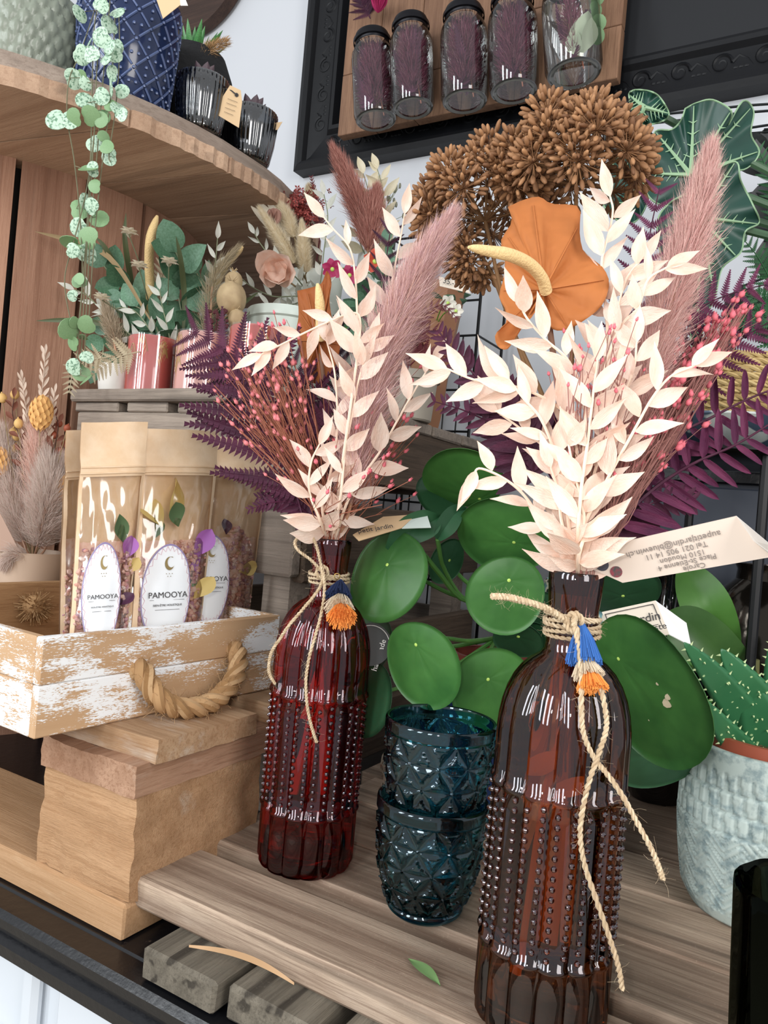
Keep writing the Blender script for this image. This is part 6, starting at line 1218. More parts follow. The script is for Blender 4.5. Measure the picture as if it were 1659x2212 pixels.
pu = ST + V((.07, .06, .012)); solo('purple_dried_head', MB().grid(lambda a, b: pu + V((0, 0, .05)) + V((math.cos(6.2832 * a) * math.sin(math.pi * b), math.sin(6.2832 * a) * math.sin(math.pi * b), -math.cos(math.pi * b))) * (.040 + .006 * noise.noise(V((math.cos(6.2832 * a) * 4, math.sin(6.2832 * a) * 4, b * 9)))), 48, 30), plain('dark purple dried head', '#3d2f4c', .8, bump=.8, bscale=90, col2='#54405e', nscale=60), 'dark purple rounded dried flower head behind the seagrass basket', 'dried flower', pu)
pcu = P(1262, 1240, .66); pcu.z = TZ + .0003; k = NT('dotted cup print'); vec = k.coords(rnd=False); vo = k.n('ShaderNodeTexVoronoi'); vo.inputs['Scale'].default_value = 75; vo.inputs['Randomness'].default_value = .4; k.l(vec, vo.inputs['Vector'])
k.set(Base_Color=k.mix(k.ramp(vo.outputs['Distance'], .26, .30), srgb('#2b2f33'), k.mix(k.ramp(vo.outputs['Distance'], .44, .48), srgb('#e8e2d0'), srgb('#7fb0b5'))), Roughness=.3)
solo('dotted_cup', MB().lathe([(0, 0), (.026, 0), (.028, .003), (.033, .225), (.031, .227), (.026, .01), (0, .008)], 48, Matrix.Translation(pcu), close=True), k.m, 'tall cup printed with cream and teal rings behind the brown bottle mouth', 'cup', pcu)
# ================================================================== coral cups with gold palms on the crate
CT = .1156
m_corA = plain('coral red lacquer', '#d9726a', .2, coat=.8); m_corB = plain('pale pink lacquer', '#efbdb2', .2, coat=.8); m_gold = plain('gold palm print', '#dcc083', .3, .35); m_wrap = sheetglass('shiny clear sleeve', '#fbf8f8', .12, .05, .9); m_wht = plain('white glazed ceramic', '#e9e6df', .3)
def onray(u, y): r = ray(u, 840); k_ = y / r.y; return V((r.x * k_, y, CT))
def palmcup(u, y, R, H, label, mt, seed):
    c = onray(u, y); T = thing('palm_cup', label, 'cup', c, None); rnd = random.Random(seed)
    part('cup_wall', MB().lathe([(0, 0), (R - .002, 0), (R, .002), (R, H - .002), (R - .0015, H), (R - .0035, H - .001), (R - .004, .006), (0, .006)], 64, Matrix.Translation(c), close=True), mt, T)
    gp_ = MB()
    for i in range(12):
        a0 = 6.2832 * i / 12 + rnd.uniform(-.2, .2); z0 = rnd.uniform(.010, H - .018); q = lambda a, z: c + V(((R + .0003) * math.cos(a), (R + .0003) * math.sin(a), min(max(z, .002), H - .002)))
        sw = rnd.choice((-1, 1)); L = .030; pts = [(a0 + sw * .35 * t, z0 + .018 * math.sin(t * 2.4)) for t in [j / 8 for j in range(9)]]
        gp_.tube([q(*p) for p in pts], .0006, 4)
        for j in range(1, 9):
            a, z = pts[j]
            for s in (-1, 1): gp_.add([q(a, z), q(a + sw * .05 + .02, z - .004 * s + .001), q(a + sw * .12, z - .013 * s * (1 - j / 14)), q(a + sw * .04, z - .006 * s)], [(0, 1, 2, 3)])
    part('gold_palm_print', gp_, m_gold, T, kind='stuff', smooth=False); part('clear_sleeve', MB().lathe([(R + .0015, .0005), (R + .0018, H * .5), (R + .0015, H + .001)], 64, Matrix.Translation(c), lambda r, z, th: r + .0005 * math.sin(th * 9), close=True), m_wrap, T); return c
pc_ = [palmcup(324, .655, .0300, .069, 'coral red cup with gold palm leaves, the one beside the white cup', m_corA, 1), palmcup(432, .655, .0300, .070, 'pale pink cup with gold palm leaves between two coral ones', m_corB, 2), palmcup(548, .655, .0320, .073, 'coral cup with gold palm leaves half hidden by the burgundy fern', m_corA, 3)]
wc = onray(250, .640); T = thing('white_cup', 'small white ceramic cup at the crate edge, beside a coral cup', 'cup', wc); flowerpot(T, 'cup_body', wc, .020, .024, .034, m_wht, rim=False)
# grey green planter with preserved foliage behind the coral cups
PG = onray(345, .752); PG.x -= .0; T = thing('white_planter', 'white oval planter behind the coral cups, holding green dried foliage', 'planter', PG)
part('planter_body', MB().lathe([(0, 0), (.05, 0), (.056, .04), (.058, .085), (.053, .085), (.05, .01), (0, .01)], 40, Matrix.Translation(PG) @ Matrix.Diagonal((1.25, .7, 1, 1)), close=True), m_wht, T)
gb = PG + V((0, 0, .08))
GY = lambda l: [(u, v, Y + .050 * min(1, max(0, (v - 520) / 120))) for (u, v, Y) in l]      # foot of the bunch lies behind the cups
m_euc = leafgreen('eucalyptus leaf', '#4f7557', '#6d937a', .15, .5); m_euc2 = leafgreen('deep eucalyptus', '#3c6248', '#587d5f', .15, .5); m_grw = petal_mat('grey white ruscus', '#cfd2c6', '#e4e3d8', .25); m_gst = plain('grey green stem', '#7d8468', .7)
EUC = [leafmesh('eucalyptus_leaf', m_euc, .42, .15, .2, .62, .9), leafmesh('eucalyptus_leaf_b', m_euc2, .38, -.12, .3, .65, .85), leafmesh('eucalyptus_leaf_c', m_euc, .34, .3, .35, .7, .9, tw=.4)]
GRW = [leafmesh('grey_ruscus_leaf', m_grw, .16, .12, .35, 1.1, .72), leafmesh('grey_ruscus_leaf_b', m_grw, .15, -.1, .3, 1.1, .72, tw=.4)]
for (lab, l, lf, gap, sd, big) in (('eucalyptus stem with broad leaves leaning over the coral red cup', [(360, 760, .93), (335, 690, .92), (300, 640, .91), (255, 610, .91), (225, 575, .91)], .044, .0125, 81, 1), ('eucalyptus stem with the largest pale leaves, in the middle behind the cups', [(400, 760, .93), (395, 690, .91), (385, 630, .91), (390, 575, .91), (380, 545, .91)], .052, .0145, 82, 1), ('eucalyptus stem leaning towards the brown pods', [(430, 760, .93), (440, 690, .91), (445, 630, .91), (425, 590, .91)], .042, .012, 83, 1), ('low eucalyptus stem hanging beside the white cup', [(320, 745, .92), (275, 700, .90), (235, 720, .895), (222, 765, .89), (225, 790, .89)], .036, .0115, 84, 1), ('low eucalyptus stem directly over the coral red cup rim', [(350, 745, .91), (330, 690, .89), (300, 665, .89), (268, 655, .89)], .042, .012, 85, 1)):
    T = thing('eucalyptus_stem', lab, 'foliage', gb); sprig(T, [gb] + pp(GY(l)), .0014, .0008, m_gst, EUC, lf, lf * .75, gap, 55, sd, start=.28, wide=1.0)
for (lab, l, sd) in (('grey white ruscus sprig standing low behind the pale pink cup', [(370, 760, .90), (360, 700, .885), (350, 660, .885), (345, 625, .885)], 86), ('grey white ruscus sprig beside the brown pods, reaching up', [(440, 740, .92), (455, 640, .91), (465, 570, .91), (470, 515, .91)], 87), ('grey white ruscus sprig leaning out over the string of hearts', [(320, 750, .90), (240, 690, .89), (190, 640, .89), (160, 625, .89)], 88), ('grey white ruscus sprig over the coral red cup rim', [(335, 730, .89), (300, 680, .88), (270, 665, .88), (232, 670, .88)], 89)):
    T = thing('ruscus_branch', lab, 'dried branch', gb); sprig(T, [gb] + pp(GY(l)), .001, .0006, m_gst, GRW, .028, .020, .011, 48, sd, start=.35)
for (lab, l) in (('pale bent spadix standing tallest among the crate foliage', [(325, 700, .92), (324, 620, .915), (322, 560, .915), (326, 510, .915), (340, 466, .915)]), ('pale spadix leaning away beside the grey white ruscus', [(455, 640, .93), (480, 580, .93), (500, 555, .93), (524, 533, .93)])):
    T = thing('dried_spadix', lab, 'dried flower', gb); part('spike', MB().tube(cr(pp(GY(l)), 20), [.0056] * 15 + [.0052, .0048, .0042, .0034, .0016], 10), m_spad, T); part('stem', MB().tube(cr([gb, P(*GY(l)[0])], 6), .002, 6), m_gst, T)
m_pom = plain('cream flower head', '#e8e0cc', .7, trans=.2); pl8 = leafmesh('cream_petal', m_pom, .3, .3, .4, .7)
for (lab, u, v, Y) in (('cream everlasting flower head on a thin leaning stem, highest of its kind', 278, 506, .91), ('cream everlasting flower head beside the tall spadix', 300, 578, .905), ('cream everlasting flower head between spadix and broad leaves', 365, 570, .90), ('cream everlasting flower head low by the string of hearts', 220, 648, .895)):
    p = P(u, v, Y); T = thing('everlasting_flower', lab, 'dried flower', gb)
    for i in range(16): a = i * 2.4; d = V((math.cos(a), math.sin(a), .2 + .08 * i)); inst('petal', pl8, T, frame(p, d, V((0, 0, 1)), .011))
    part('stem', MB().tube(cr([gb, (gb + p) / 2 + rv(.008), p], 10), .0007, 5), m_gst, T)
m_pod = plain('beige seed pod', '#a38b68', .7, col2='#b9a27c', nscale=60); m_podst = plain('tan twig', '#8b7654', .8)
for (lab, u, v, Y, r) in (('beige round seed pod, the largest behind the cups', 500, 645, .90, .0165), ('small brown seed pod above the largest pod', 505, 608, .915, .010), ('small beige seed pod low beside the mint pot', 512, 690, .895, .010)):
    p = P(u, v, Y); T = thing('seed_pod', lab, 'seed pod', gb); ax = V((.15, -.3, 1)).normalized(); part('pod', MB().lathe([(0, -r * 1.15)] + [(r * math.sin(math.pi * (i + .5) / 10) ** .8, -r * 1.15 * math.cos(math.pi * (i + .5) / 10)) for i in range(10)] + [(r * .2, r * 1.2)], 24, axisM(p, ax), lambda q, z, th: q * (1 + .05 * math.cos(6 * th)), close=True), m_pod, T)
    cr_ = MB(); [cr_.tube([p + ax * r * 1.1, p + ax * r * 1.35 + V((math.cos(a), math.sin(a), .3)) * r * .45], [.0009, .0004], 4) for a in (0, 1, 2, 3, 4, 5)]; part('pod_crown', cr_, m_pod, T); part('stem', MB().tube(cr([gb, (gb + p) / 2 + V((.01, 0, -.01)), p - ax * r], 10), .001, 5), m_podst, T)
m_blade = plain('olive grass blade', '#4c5536', .6)
for i, (lab, l) in enumerate((('olive grass blade standing up beside the spadix', [(300, 740, .93), (285, 620, .925), (270, 520, .925), (272, 460, .925)]), ('olive grass blade arching over the eucalyptus', [(310, 740, .92), (270, 620, .915), (230, 540, .915), (205, 510, .915)]), ('olive grass blade in the middle of the broad leaves', [(395, 740, .90), (398, 640, .895), (390, 560, .895), (380, 510, .895)]), ('thin olive grass blade crossing towards the staves', [(300, 740, .89), (220, 700, .885), (140, 692, .885), (78, 693, .885)]), ('olive grass blade leaning towards the mint pots', [(430, 745, .90), (480, 700, .89), (520, 660, .89), (560, 630, .89)]), ('tan thin straw crossing behind the vines', [(330, 700, .93), (240, 560, .925), (150, 520, .925), (75, 500, .925)]))):
    T = thing('grass_blade', lab, 'grass', gb); l = GY(l) if l[0][1] > 720 else l; strap(T, l, .0034, m_blade if i < 5 else m_podst, 'blade', 18, .3, .8); part('stem', MB().tube(cr([gb, P(*l[0])], 4), .001, 5), m_blade, T)
m_bfern = petal_mat('beige fern', '#b7a98c', '#cfc3a6', .25); BF = pinna_mesh('beige_pinna', m_bfern, 9, .2)
for (lab, l, pl9, sd) in (('beige fern frond behind the tall spadix', [(340, 700, 1.0), (345, 620, .99), (360, 560, .98), (378, 540, .98)], .026, 91), ('beige fern frond low by the white cup', [(300, 760, .90), (260, 770, .89), (225, 790, .885), (200, 810, .885)], .026, 92), ('beige fern frond hanging below the crate edge beside the vines', [(240, 770, .885), (190, 780, .87), (160, 800, .86), (150, 845, .855)], .020, 93)):
    T = thing('fern_frond', lab, 'dried fern', gb); frond(T, [tuple(x) for x in l], None, BF, lambda f: pl9 * max(.25, 1 - f * .6), .006, seed=sd, smt=m_bfern); part('stalk', MB().tube(cr([gb, P(*l[0])], 5), .0008, 4), m_bfern, T)
T = thing('dried_spray', 'tiny dark red dried blossoms beside the beige pods', 'dried flower', gb); rs = MB(); rnd = random.Random(4)
for i in range(26): p = P(470 + rnd.uniform(-28, 25), 690 + rnd.uniform(-22, 22), .885); rs.ball(p, .0022, 6, 4); rs.tube([p, P(465, 735, .89)], .0004, 3)
part('blossoms', rs, plain('dark red blossom', '#4d1f22', .8), T, kind='stuff'); part('stem', MB().tube([gb, P(465, 735, .89)], .0008, 4), m_gst, T)
T = plume('beige feathery grass between vines and coral red cup', [(262, 770, .94), (250, 730, .935), (236, 690, .93), (225, 650, .93)], None, bellr(.012), 1800, .014, .0003, fur('beige feather', ['#b3a088', '#cdbda6', '#9d8c74']), 94, [gb])
plume('wispy beige grass arching over the seed pods', [(440, 760, .92), (450, 660, .92), (470, 590, .92), (510, 540, .92)], None, bellr(.010), 1500, .020, .0002, fur('wispy straw', ['#a3947a', '#bdae92', '#8d8068']), 95, [gb])

# ================================================================== mint vases with bouquets on the crate
m_mint = plain('pale mint ceramic', '#dfe5dc', .35); m_mint2 = plain('mint ceramic', '#d5ded3', .35)
mv1 = onray(655, .86); T = thing('mint_vase', 'tall pale mint vase on the crate holding bunny tails', 'vase', mv1); h1 = P(655, 597, -mv1.x * math.sin(TH) + mv1.y * math.cos(TH)).z - CT
part('vase_body', MB().lathe([(0, 0), (.028, 0), (.031, .004), (.036, h1 * .5), (.043, h1 - .002), (.0425, h1), (.040, h1), (.033, h1 * .5), (.028, .006), (0, .006)], 48, Matrix.Translation(mv1), close=True), m_mint, T); q1 = mv1 + V((0, 0, h1 * .85))
mv2 = onray(604, .775); T = thing('mint_pot', 'mint ceramic pot with rolled rim behind the coral cups', 'pot', mv2); h2 = P(604, 676, -mv2.x * math.sin(TH) + mv2.y * math.cos(TH)).z - CT
part('pot_body', MB().lathe([(0, 0), (.038, 0), (.043, .005), (.046, h2 - .014), (.049, h2 - .012), (.0495, h2 - .002), (.048, h2), (.045, h2 - .001), (.042, .01), (0, .008)], 48, Matrix.Translation(mv2), close=True), m_mint2, T)
mv3 = onray(800, .93); T = thing('mint_vase', 'pale mint vase hidden behind the red bottle bouquet, holding pink grass', 'vase', mv3); h3 = P(800, 520, -mv3.x * math.sin(TH) + mv3.y * math.cos(TH)).z - CT - .02
part('vase_body', MB().lathe([(0, 0), (.03, 0), (.034, .004), (.040, h3 * .5), (.034, h3 - .002), (.033, h3), (.030, h3), (.036, h3 * .5), (.03, .006), (0, .006)], 48, Matrix.Translation(mv3), close=True), m_mint, T); q3 = mv3 + V((0, 0, h3 * .85))
m_bun = fur('bunny tail hair', ['#e8dabb', '#f3e9d2', '#dfcda9', '#f8f0de'], .9, .35)
for (lab, l, n_) in (('bunny tail grass leaning farthest towards the spool', [(655, 590, 1.02), (636, 568, 1.0), (600, 510, .99), (562, 452, .98)], 0), ('bunny tail grass standing in the middle of three', [(650, 590, 1.02), (636, 512, 1.0), (620, 470, 1.0), (602, 440, 1.0)], 0), ('bunny tail grass hanging nearest the ruscus', [(660, 600, 1.01), (662, 588, 1.0), (656, 540, .99), (652, 482, .985)], 0), ('small pale bunny tail at the back above the red blossoms', [(670, 520, 1.05), (672, 440, 1.05), (672, 425, 1.05), (668, 405, 1.05)], 0)):
    p = pp(l); T = thing('bunny_tail', lab, 'dried grass', q1, None); c = cr(p[1:], 20); hair_part('tail_head', hairs(c, lambda t: .0088 * math.sin(math.pi * min(.98, t * .9 + .10)) ** .6, 5200, .0100, .00012, .7, len(lab)), m_bun, T); part('head_core', MB().tube(c, [.002 + .003 * math.sin(math.pi * i / 19) for i in range(20)], 8), m_bun, T); part('stem', MB().tube(cr([q1, p[0], p[1]], 8), .0009, 5), m_podst, T)
m_hyd = plain('brick red blossom', '#8d3b3a', .8, col2='#a8524a', nscale=120); T = thing('dried_blossom', 'brick red dried blossom cluster behind the bunny tails', 'dried flower', q1); rnd = random.Random(9); hy = MB()
for i in range(300):
    p = P(655, 452, 1.03) + V((rnd.gauss(0, .013), rnd.gauss(0, .010), rnd.gauss(0, .012))); a = rv().normalized(); b = a.orthogonal().normalized(); c = a.cross(b)
    for s in range(4): t = s * 1.57; hy.add([p, p + (b * math.cos(t - .5) + c * math.sin(t - .5)) * .003, p + (b * math.cos(t) + c * math.sin(t)) * .0046 + a * .001, p + (b * math.cos(t + .5) + c * math.sin(t + .5)) * .003], [(0, 1, 2, 3)])
part('florets', hy, m_hyd, T, kind='stuff'); part('stem', MB().tube(cr([q1, P(655, 470, 1.03)], 6), .001, 5), m_podst, T)
m_peach = petal_mat('peach dried petal', '#eec6b0', '#f7ddcc', .3); PE = leafmesh('peach_petal', m_peach, .5, -.5, .5, .55, .9, wav=.15)
T = thing('peach_flower', 'large peach dried flower at the rim of the mint vase', 'dried flower', q1); p = P(598, 590, .975)
for i in range(9): a = i * 2.4; inst('petal', PE, T, frame(p + rv(.002), CR * math.cos(a) + CU * math.sin(a) + view(p) * (.3 + .05 * i), view(p), .035 - .0012 * i))
part('stem', MB().tube(cr([q1, P(640, 620, .985), p], 8), .0012, 5), m_podst, T)
T = thing('dried_bud', 'small rolled brown rose bud between the bunny tails', 'dried flower', q1); p = P(592, 478, .99); RB = leafmesh('bud_petal', plain('brown rose petal', '#8d6558', .7, col2='#b48c7c', nscale=80), .45, -.7, .6, .6)
for i in range(8): a = i * 2.4; inst('petal', RB, T, frame(p - CU * .008, CU + (CR * math.cos(a) + view(p) * math.sin(a)) * .5, -(CR * math.cos(a) + view(p) * math.sin(a)), .018))
part('stem', MB().tube(cr([q1, P(640, 560, 1.0), p], 8), .0009, 5), m_podst, T)
m_tubew = plain('ivory strap petals', '#ddd3bf', .6, trans=.2); T = thing('strawflower_spray', 'ivory rolled strap petals leaning against the spool rim', 'dried flower', q1)
for (l, w) in (([(620, 520, 1.0), (600, 470, 1.0), (575, 430, 1.0)], .005), ([(615, 520, 1.0), (590, 470, 1.0), (556, 433, 1.0)], .004), ([(625, 520, 1.0), (610, 470, 1.0), (590, 428, 1.0)], .0045), ([(610, 520, .995), (575, 480, .995), (542, 445, .995)], .0045)): strap(T, l, w, m_tubew, 'petal', 12, .5, .6)
part('stem', MB().tube(cr([q1, P(620, 520, 1.0)], 5), .001, 5), m_podst, T)
m_cream = petal_mat('cream preserved leaf', '#ddd0ae', '#efe6cc', .3); CRM = [leafmesh('cream_leaf', m_cream, .2, .15, .35, 1.0, .75), leafmesh('cream_leaf_b', m_cream, .18, -.12, .3, 1.0, .75, tw=.4)]
for (lab, l, Y, lf, me, sd) in (('cream leaved sprig at the top behind the pink grass', [(810, 520), (805, 460), (795, 410), (785, 375)], 1.05, .036, CRM, 101), ('cream leaved sprig reaching under the black frame', [(820, 520), (830, 450), (825, 400), (815, 365)], 1.06, .034, CRM, 102), ('dense cream leaves massed beside the pink grass', [(780, 530), (775, 480), (790, 430), (810, 410)], 1.07, .036, CRM, 103), ('grey white ruscus sprig behind the bunny tail nearest the ruscus', [(690, 620), (700, 540), (708, 470), (700, 420)], 1.0, .030, GRW, 104), ('grey white ruscus sprig drooping beside the peach flower', [(640, 640), (590, 640), (545, 620), (520, 600)], .99, .026, GRW, 105), ('grey white ruscus sprig left of the lowest bunny tail end', [(640, 600), (590, 560), (565, 530), (550, 505)], 1.0, .026, GRW, 106), ('grey white ruscus sprig low between pod and mint pot', [(620, 660), (580, 660), (545, 670), (525, 690)], .96, .024, GRW, 107)):
    T = thing('ruscus_branch', lab.replace('left of', 'beside'), 'dried branch', q1 if sd > 103 else q3); sprig(T, [q1 if sd > 103 else q3] + pp(l, Y), .001, .0006, m_gst, me, lf, lf * .75, .012, 50, sd, start=.25)
m_ros = fur('brick pink pampas', ['#b57c70', '#c99386', '#a56a60', '#dba99a'])
plume('brick pink pampas plume standing tallest behind the red bottle bouquet', [(795, 540, 1.04), (785, 480, 1.04), (768, 430, 1.04), (745, 375, 1.04), (724, 328, 1.04)], None, bellr(.019), 5200, .024, .00028, m_ros, 111, [q3], lift=.42); plume('short brick pink pampas plume beside the tallest one', [(795, 545, 1.03), (800, 500, 1.03), (806, 450, 1.03), (812, 415, 1.03)], None, bellr(.018), 3800, .022, .00028, m_ros, 112, [q3], lift=.42)
T = thing('wiry_spray', 'wiry spray with small grey pods against the white wall', 'dried flower', q3); sp = MB(); pd = MB(); rnd = random.Random(12)
for i in range(22):
    e = P(rnd.uniform(820, 872), rnd.uniform(400, 470), 1.07); sp.tube(cr([P(800, 520, 1.05), P(820, 480, 1.06) + rv(.008), e], 8), .0004, 3, cap=False); pd.ball(e, (.0022, .0022, .0042), 6, 4)
part('wires', sp, m_gst, T, kind='stuff'); part('pods', pd, plain('grey small pod', '#7d7d6c', .7), T, kind='stuff'); part('stem', MB().tube([q3, P(800, 520, 1.05)], .001, 4), m_gst, T)
T = thing('fern_frond', 'dark red fern tip above the brick red blossoms', 'dried fern', q1); m_rf = plain('dark red fern', '#5c1c24', .6); RF = pinna_mesh('red_pinna', m_rf, 8, .25)
for (l, s) in (([(690, 520, 1.04), (688, 450, 1.04), (676, 400, 1.04), (672, 380, 1.04)], 121), ([(660, 500, 1.04), (655, 450, 1.04), (652, 415, 1.04)], 122)): frond(T, l, None, RF, lambda f: .018 * max(.3, 1 - f), .0045, 50, seed=s, smt=m_rf)
part('stalk', MB().tube([q1, P(690, 520, 1.04)], .001, 4), m_rf, T)
# kraft wrapped bunch, bright blossoms in the middle
KW = onray(925, .90); m_kr2 = plain('brown wrapping paper', '#8a5f43', .7, bump=.3, bscale=30); T = thing('paper_wrapped_plant', 'small plant wrapped in brown paper with a price tag, before the wire rack', 'plant', KW)
yk = -KW.x * math.sin(TH) + KW.y * math.cos(TH); kt = P(925, 620, yk).z - CT
part('paper_wrap', MB().lathe([(.018, .0), (.022, .02), (.030, kt * .6), (.040, kt)], 9, Matrix.Translation(KW) @ Matrix.Shear('XZ', 4, (.0, .0)), lambda r, z, th: r * (1 + .10 * math.cos(5 * th + z * 40)), close=True), m_kr2, T, sharp=15); m_brt = plain('bright stem green', '#6f9a3a', .6)
for i in range(16): a = i * 2.4; inst('leaf', EUC[2], T, frame(KW + V((.015 * math.cos(a), .015 * math.sin(a), kt * (.8 + .02 * (i % 5)))), V((math.cos(a), math.sin(a), 1.2)), V((0, 0, 1)), .034))
tg = [P(948, 597, .86), P(1003, 611, .86), P(1017, 634, .86), P(950, 618, .86)]; T = thing('paper_tag', 'cream price tag reading 35 at the paper wrapped plant', 'tag', tg[0]); card(T, 'tag_leaf', tg, m_card); text('print', '35.-', .0085, cardM(P(968, 614, .858), P(995, 621, .858), P(968, 605, .858)), m_ink, T); part('cord', MB().tube([tg[0], P(930, 630, .875)], .0004, 4), m_twine, T)
def blossom(lab, u, v, Y, mt, s, n_, base):
    p = P(u, v, Y); T = thing('small_blossom', lab, 'flower', base); lm = leafmesh('blossom_petal', mt, .36, .2, .3, .6)
    for i in range(n_): a = i * 6.2832 / n_ * (1 if n_ < 8 else 1.9); inst('petal', lm, T, frame(p, CR * math.cos(a) + CU * math.sin(a) + view(p) * .5, view(p), s))
    part('eye', MB().ball(p + view(p) * .001, s * .22, 8, 5), m_spot, T); part('stem', MB().tube(cr([base, (base + p) / 2 + V((0, 0, .01)), p], 10), .0009, 5), m_brt, T)
m_mag = plain('magenta petal', '#b32a5e', .5, trans=.25); m_redp = plain('red orange petal', '#d0553c', .5, trans=.25); m_wp = plain('white petal', '#eee9dc', .5, trans=.25)
blossom('magenta blossom deep in the bouquets above the small anthurium', 718, 582, .99, m_mag, .014, 7, q3); blossom('red orange blossom deep behind the ruscus of the red bottle', 810, 565, 1.0, m_redp, .016, 9, q3); blossom('magenta blossom behind the ruscus, near the red orange one', 755, 595, .99, m_mag, .014, 7, q3)
blossom('small white blossom with yellow eye by the wire rack, upper one', 968, 655, .89, m_wp, .010, 6, KW + V((0, 0, kt * .7))); blossom('small white blossom with yellow eye by the wire rack, lower one', 985, 672, .89, m_wp, .009, 6, KW + V((0, 0, kt * .7)))
T = thing('green_spray', 'bright green small leaved spray deep between the bouquets', 'foliage', q3); sprig(T, [q3] + pp([(830, 600, 1.0), (850, 560, 1.0), (840, 520, 1.0)]), .001, .0006, m_brt, EUC, .022, .018, .010, 50, 131)
T = thing('green_spray', 'dark green leaved spray low between the bouquets above the crate', 'foliage', q3); sprig(T, [q3] + pp([(760, 700, .95), (700, 720, .93), (680, 760, .92), (700, 800, .90)]), .001, .0006, m_brt, EUC, .03, .024, .010, 50, 132)
dk = onray(885, .84); T = thing('fern_pot', 'grey pot with dark red fern between red bottle bouquet and wire rack', 'plant', dk); flowerpot(T, 'pot_body', dk, .03, .036, .06, plain('grey stone pot', '#a39a8c', .7)); part('soil', MB().lathe([(.033, .05), (0, .054)], 20, Matrix.Translation(dk), close=True), m_soil, T)
for (l, s) in (([(880, 790, .86), (890, 740, .85), (930, 715, .85), (975, 720, .85)], 133), ([(885, 790, .86), (920, 760, .85), (960, 770, .85), (1000, 775, .85)], 134), ([(880, 790, .86), (870, 730, .85), (850, 690, .85)], 135), ([(880, 800, .86), (910, 690, .86), (955, 660, .86), (990, 690, .86)], 136)): frond(T, l, None, RF, lambda f: .022 * max(.3, 1 - f * .8), .006, 60, seed=s, smt=m_rf)

# ================================================================== dried arrangement in the beige cup
LP = V((-.762, .515, -.1735)); LP = V((-.770, .545, -.1735)); m_beige = plain('beige cup glaze', '#c3aa94', .5); T = thing('beige_cup', 'beige cup with dried grasses beyond the far end of the whitewashed box', 'cup', LP)
LY = -LP.x * math.sin(TH) + LP.y * math.cos(TH); hL = P(65, 1190, LY).z - LP.z; RL = .036
part('cup_body', MB().lathe([(0, 0), (RL * .8, 0), (RL * .86, .004), (RL * .98, hL - .003), (RL, hL), (RL * .93, hL), (RL * .8, .006), (0, .006)], 48, Matrix.Translation(LP), close=True), m_beige, T); lb = LP + V((0, 0, hL * .9))
m_fl = fur('pale feathery pampas', ['#d3c4b8', '#e8dcd2', '#c4b2a6', '#dcc6bb', '#e3cec6'], .9, .4); m_pk = fur('blush grass', ['#eac6b9', '#f4dccf', '#deb5a8'], .9, .4)
def lplume(lab, l, R, nh, hl, mt, sd, lift=.5): return plume(lab, [(u, v, LY + d) for (u, v, d) in l], None, bellr(R), nh, hl, .00022, mt, sd, [lb], org=lb, lift=lift)
lplume('fluffy grey beige pampas leaning away in the beige cup', [(50, 1170, 0), (30, 1090, 0), (15, 1010, .01), (5, 940, .01)], .020, 5200, .026, m_fl, 141, .6); lplume('fluffy grey beige pampas in front of the beige cup bunch', [(80, 1180, -.01), (95, 1120, -.02), (105, 1050, -.02), (100, 990, -.01)], .019, 5000, .026, m_fl, 142, .6)
lplume('blush pink feathery grass in the middle of the beige cup', [(70, 1160, 0), (75, 1060, 0), (78, 960, 0), (85, 890, 0)], .013, 3200, .024, m_pk, 143); lplume('fluffy pampas low over the beige cup rim', [(60, 1200, -.03), (30, 1195, -.035), (20, 1205, -.035), (10, 1220, -.035)], .008, 1200, .014, m_fl, 144, .6); lplume('fluffy pampas drooping beside the kraft pouches', [(100, 1180, 0), (120, 1110, 0), (130, 1040, 0), (135, 1000, 0)], .014, 2600, .024, m_fl, 145, .6)
m_straw = plain('cream straw spikelet', '#d9c3b0', .8, trans=.2); SPK = leafmesh('spikelet', m_straw, .12, .1, .3, .8)
for (lab, l, sd) in (('pale spiky straw stem standing highest in the beige cup', [(75, 1100), (80, 980), (88, 880), (95, 800), (98, 765)], 146), ('pale spiky straw stem beside the staves, thinner', [(70, 1100), (62, 980), (58, 900), (50, 840), (48, 820)], 147), ('pale straw stem arching towards the pouches in the beige cup', [(80, 1100), (100, 960), (112, 890), (118, 850)], 148)):
    T = thing('straw_stem', lab, 'dried grass', lb); sprig(T, [lb] + pp(l, LY), .0007, .0004, m_straw, [SPK], .017, .012, .0042, 30, sd, start=.5, name='spikelet')
m_or = plain('orange dyed thistle', '#d9a05a', .8, col2='#e6b878', nscale=120); OT = leafmesh('thistle_scale', m_or, .3, .3, .5, .8)
for (lab, u, v, d, r) in (('orange dyed thistle head high in the beige cup bunch', 88, 903, -.01, .021), ('orange dyed thistle head beside the kraft pouch', 140, 1068, -.01, .018), ('orange dyed thistle head at the picture edge', -2, 1010, 0, .019)):
    p = P(u, v, LY + d); T = thing('orange_thistle', lab.replace('at the picture edge', 'half out of view in the pampas'), 'dried flower', lb)
    for i in range(70): z = -1 + 2 * (i + .5) / 70; a = i * 2.4; q = math.sqrt(1 - z * z); b_ = p + V((q * math.cos(a) * r * .38, q * math.sin(a) * r * .38, z * r * .75)); inst('scale', OT, T, frame(b_, V((q * math.cos(a) * .8, q * math.sin(a) * .8, .9)), V((math.cos(a), math.sin(a), 0)), r * .5))
    part('stem', MB().tube(cr([lb, (lb + p) / 2, p], 8), .0009, 5), m_podst, T)
m_rust = plain('rust berry', '#8d4226', .6); m_yp = plain('yellow straw pod', '#d0a868', .7); rnd = random.Random(22)
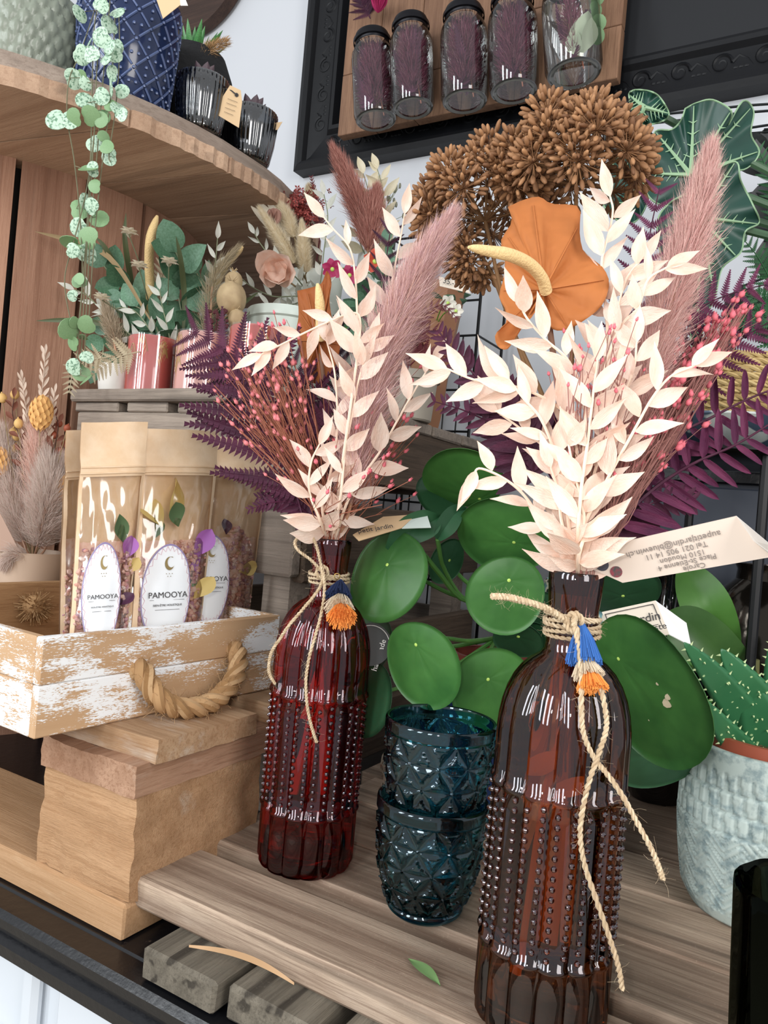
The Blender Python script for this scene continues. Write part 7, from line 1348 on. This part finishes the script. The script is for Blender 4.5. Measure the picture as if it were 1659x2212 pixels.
for k_, (lab, mt, pts_, r) in enumerate((('rust berries on thin twigs in the beige cup, above the pouches', m_rust, [(128, 915), (145, 925), (150, 940), (118, 940), (100, 1000), (140, 960), (132, 975), (95, 1010)], .0042), ('yellow flax pods on thin stems beside the staves', m_yp, [(5, 860), (32, 852), (40, 915), (36, 942), (32, 970), (28, 935)], .0056))):
    T = thing('berry_twig', lab, 'dried flowers', lb); tw = MB(); bm_ = MB().ball((0, 0, 0), (.9, .9, 1.05), 8, 6).lathe([(.25, .95), (.1, 1.35)], 6).mesh('berry', mt)
    for (u, v) in pts_: p = P(u, v, LY + rnd.uniform(-.015, .015)); inst('berry', bm_, T, axisM(p, V((rnd.uniform(-.4, .4), 0, 1))) @ Matrix.Diagonal((r, r, r, 1))); tw.tube(cr([lb, (lb + p) / 2 + rv(.008), p], 8), .0005, 4)
    part('twigs', tw, m_podst, T, kind='stuff')
for (lab, l, sd) in (('dark brown dried leaf spray among the rust berries', [(90, 1120), (110, 1000), (125, 930), (122, 900)], 151), ('dark brown dried leaf spray beside the yellow flax pods', [(60, 1120), (50, 980), (28, 900), (30, 860)], 152)):
    T = thing('brown_leaf_spray', lab, 'dried branch', lb); sprig(T, [lb] + pp(l, LY), .0008, .0005, plain('dark brown twig', '#4a2b20', .8), [leafmesh('brown_leaf', plain('dark brown leaf', '#5a3226', .8, col2='#7d4630', nscale=60), .2, .3, .5, .9)], .018, .013, .009, 45, sd, start=.5)
tg = [P(-12, 1105, LY - .03), P(0, 1108, LY - .03), P(42, 1190, LY - .035), P(-12, 1192, LY - .03)]; T = thing('paper_tag', 'plain brown paper tag in front of the beige cup', 'tag', tg[0]); card(T, 'tag_leaf', tg, plain('brown tag paper', '#a98a78', .7))
# ================================================================== groups of repeated things
GROUPS = {'kraft_pouch': 'kraft pouches in the whitewashed box', 'palm_cup': 'gold palm cups on the crate', 'mason_jar': 'clear jars on the wall board', 'dried_fern_filling': 'dried fillings in the clear jars', 'bunny_tail': 'bunny tails in the mint vase',
          'everlasting_flower': 'cream everlasting flowers behind the cups', 'seed_pod': 'seed pods behind the cups', 'grass_blade': 'grass blades behind the cups', 'eucalyptus_stem': 'eucalyptus stems behind the cups', 'ribbed_cup': 'ribbed cups on the spool', 'succulent': 'succulents in the ribbed cups',
          'tassel': 'small tassels on the bottles', 'glass_bottle': 'ribbed glass bottles with dried bouquets', 'dried_umbel': 'brown dried seed heads', 'anthurium_flower': 'orange dried anthuriums', 'dried_spadix': 'pale dried spadices behind the cups', 'orange_thistle': 'orange thistles in the beige cup', 'straw_stem': 'straw stems in the beige cup',
          'small_blossom': 'small bright blossoms between the bouquets', 'pilea_plant': 'pilea plants on the platform', 'glazed_vase': 'glossy vases at the back of the platform', 'berry_twig': 'berry twigs in the beige cup', 'brown_leaf_spray': 'brown leaf sprays in the beige cup', 'mint_vase': 'mint vases on the crate', 'bud_spray': 'bud sprays in the glass bottles',
          'paper_tag': 'paper tags', 'fern_frond': 'dried fern fronds', 'ruscus_branch': 'bleached and grey ruscus branches', 'pampas_plume': 'feathery dried grass plumes', 'green_spray': 'green sprays between the bouquets'}
for o in list(bpy.data.objects):
    b = o.name.split('.')[0]
    if o.parent is None and o.get('label') and not o.get('group') and b in GROUPS: o['group'] = GROUPS[b]
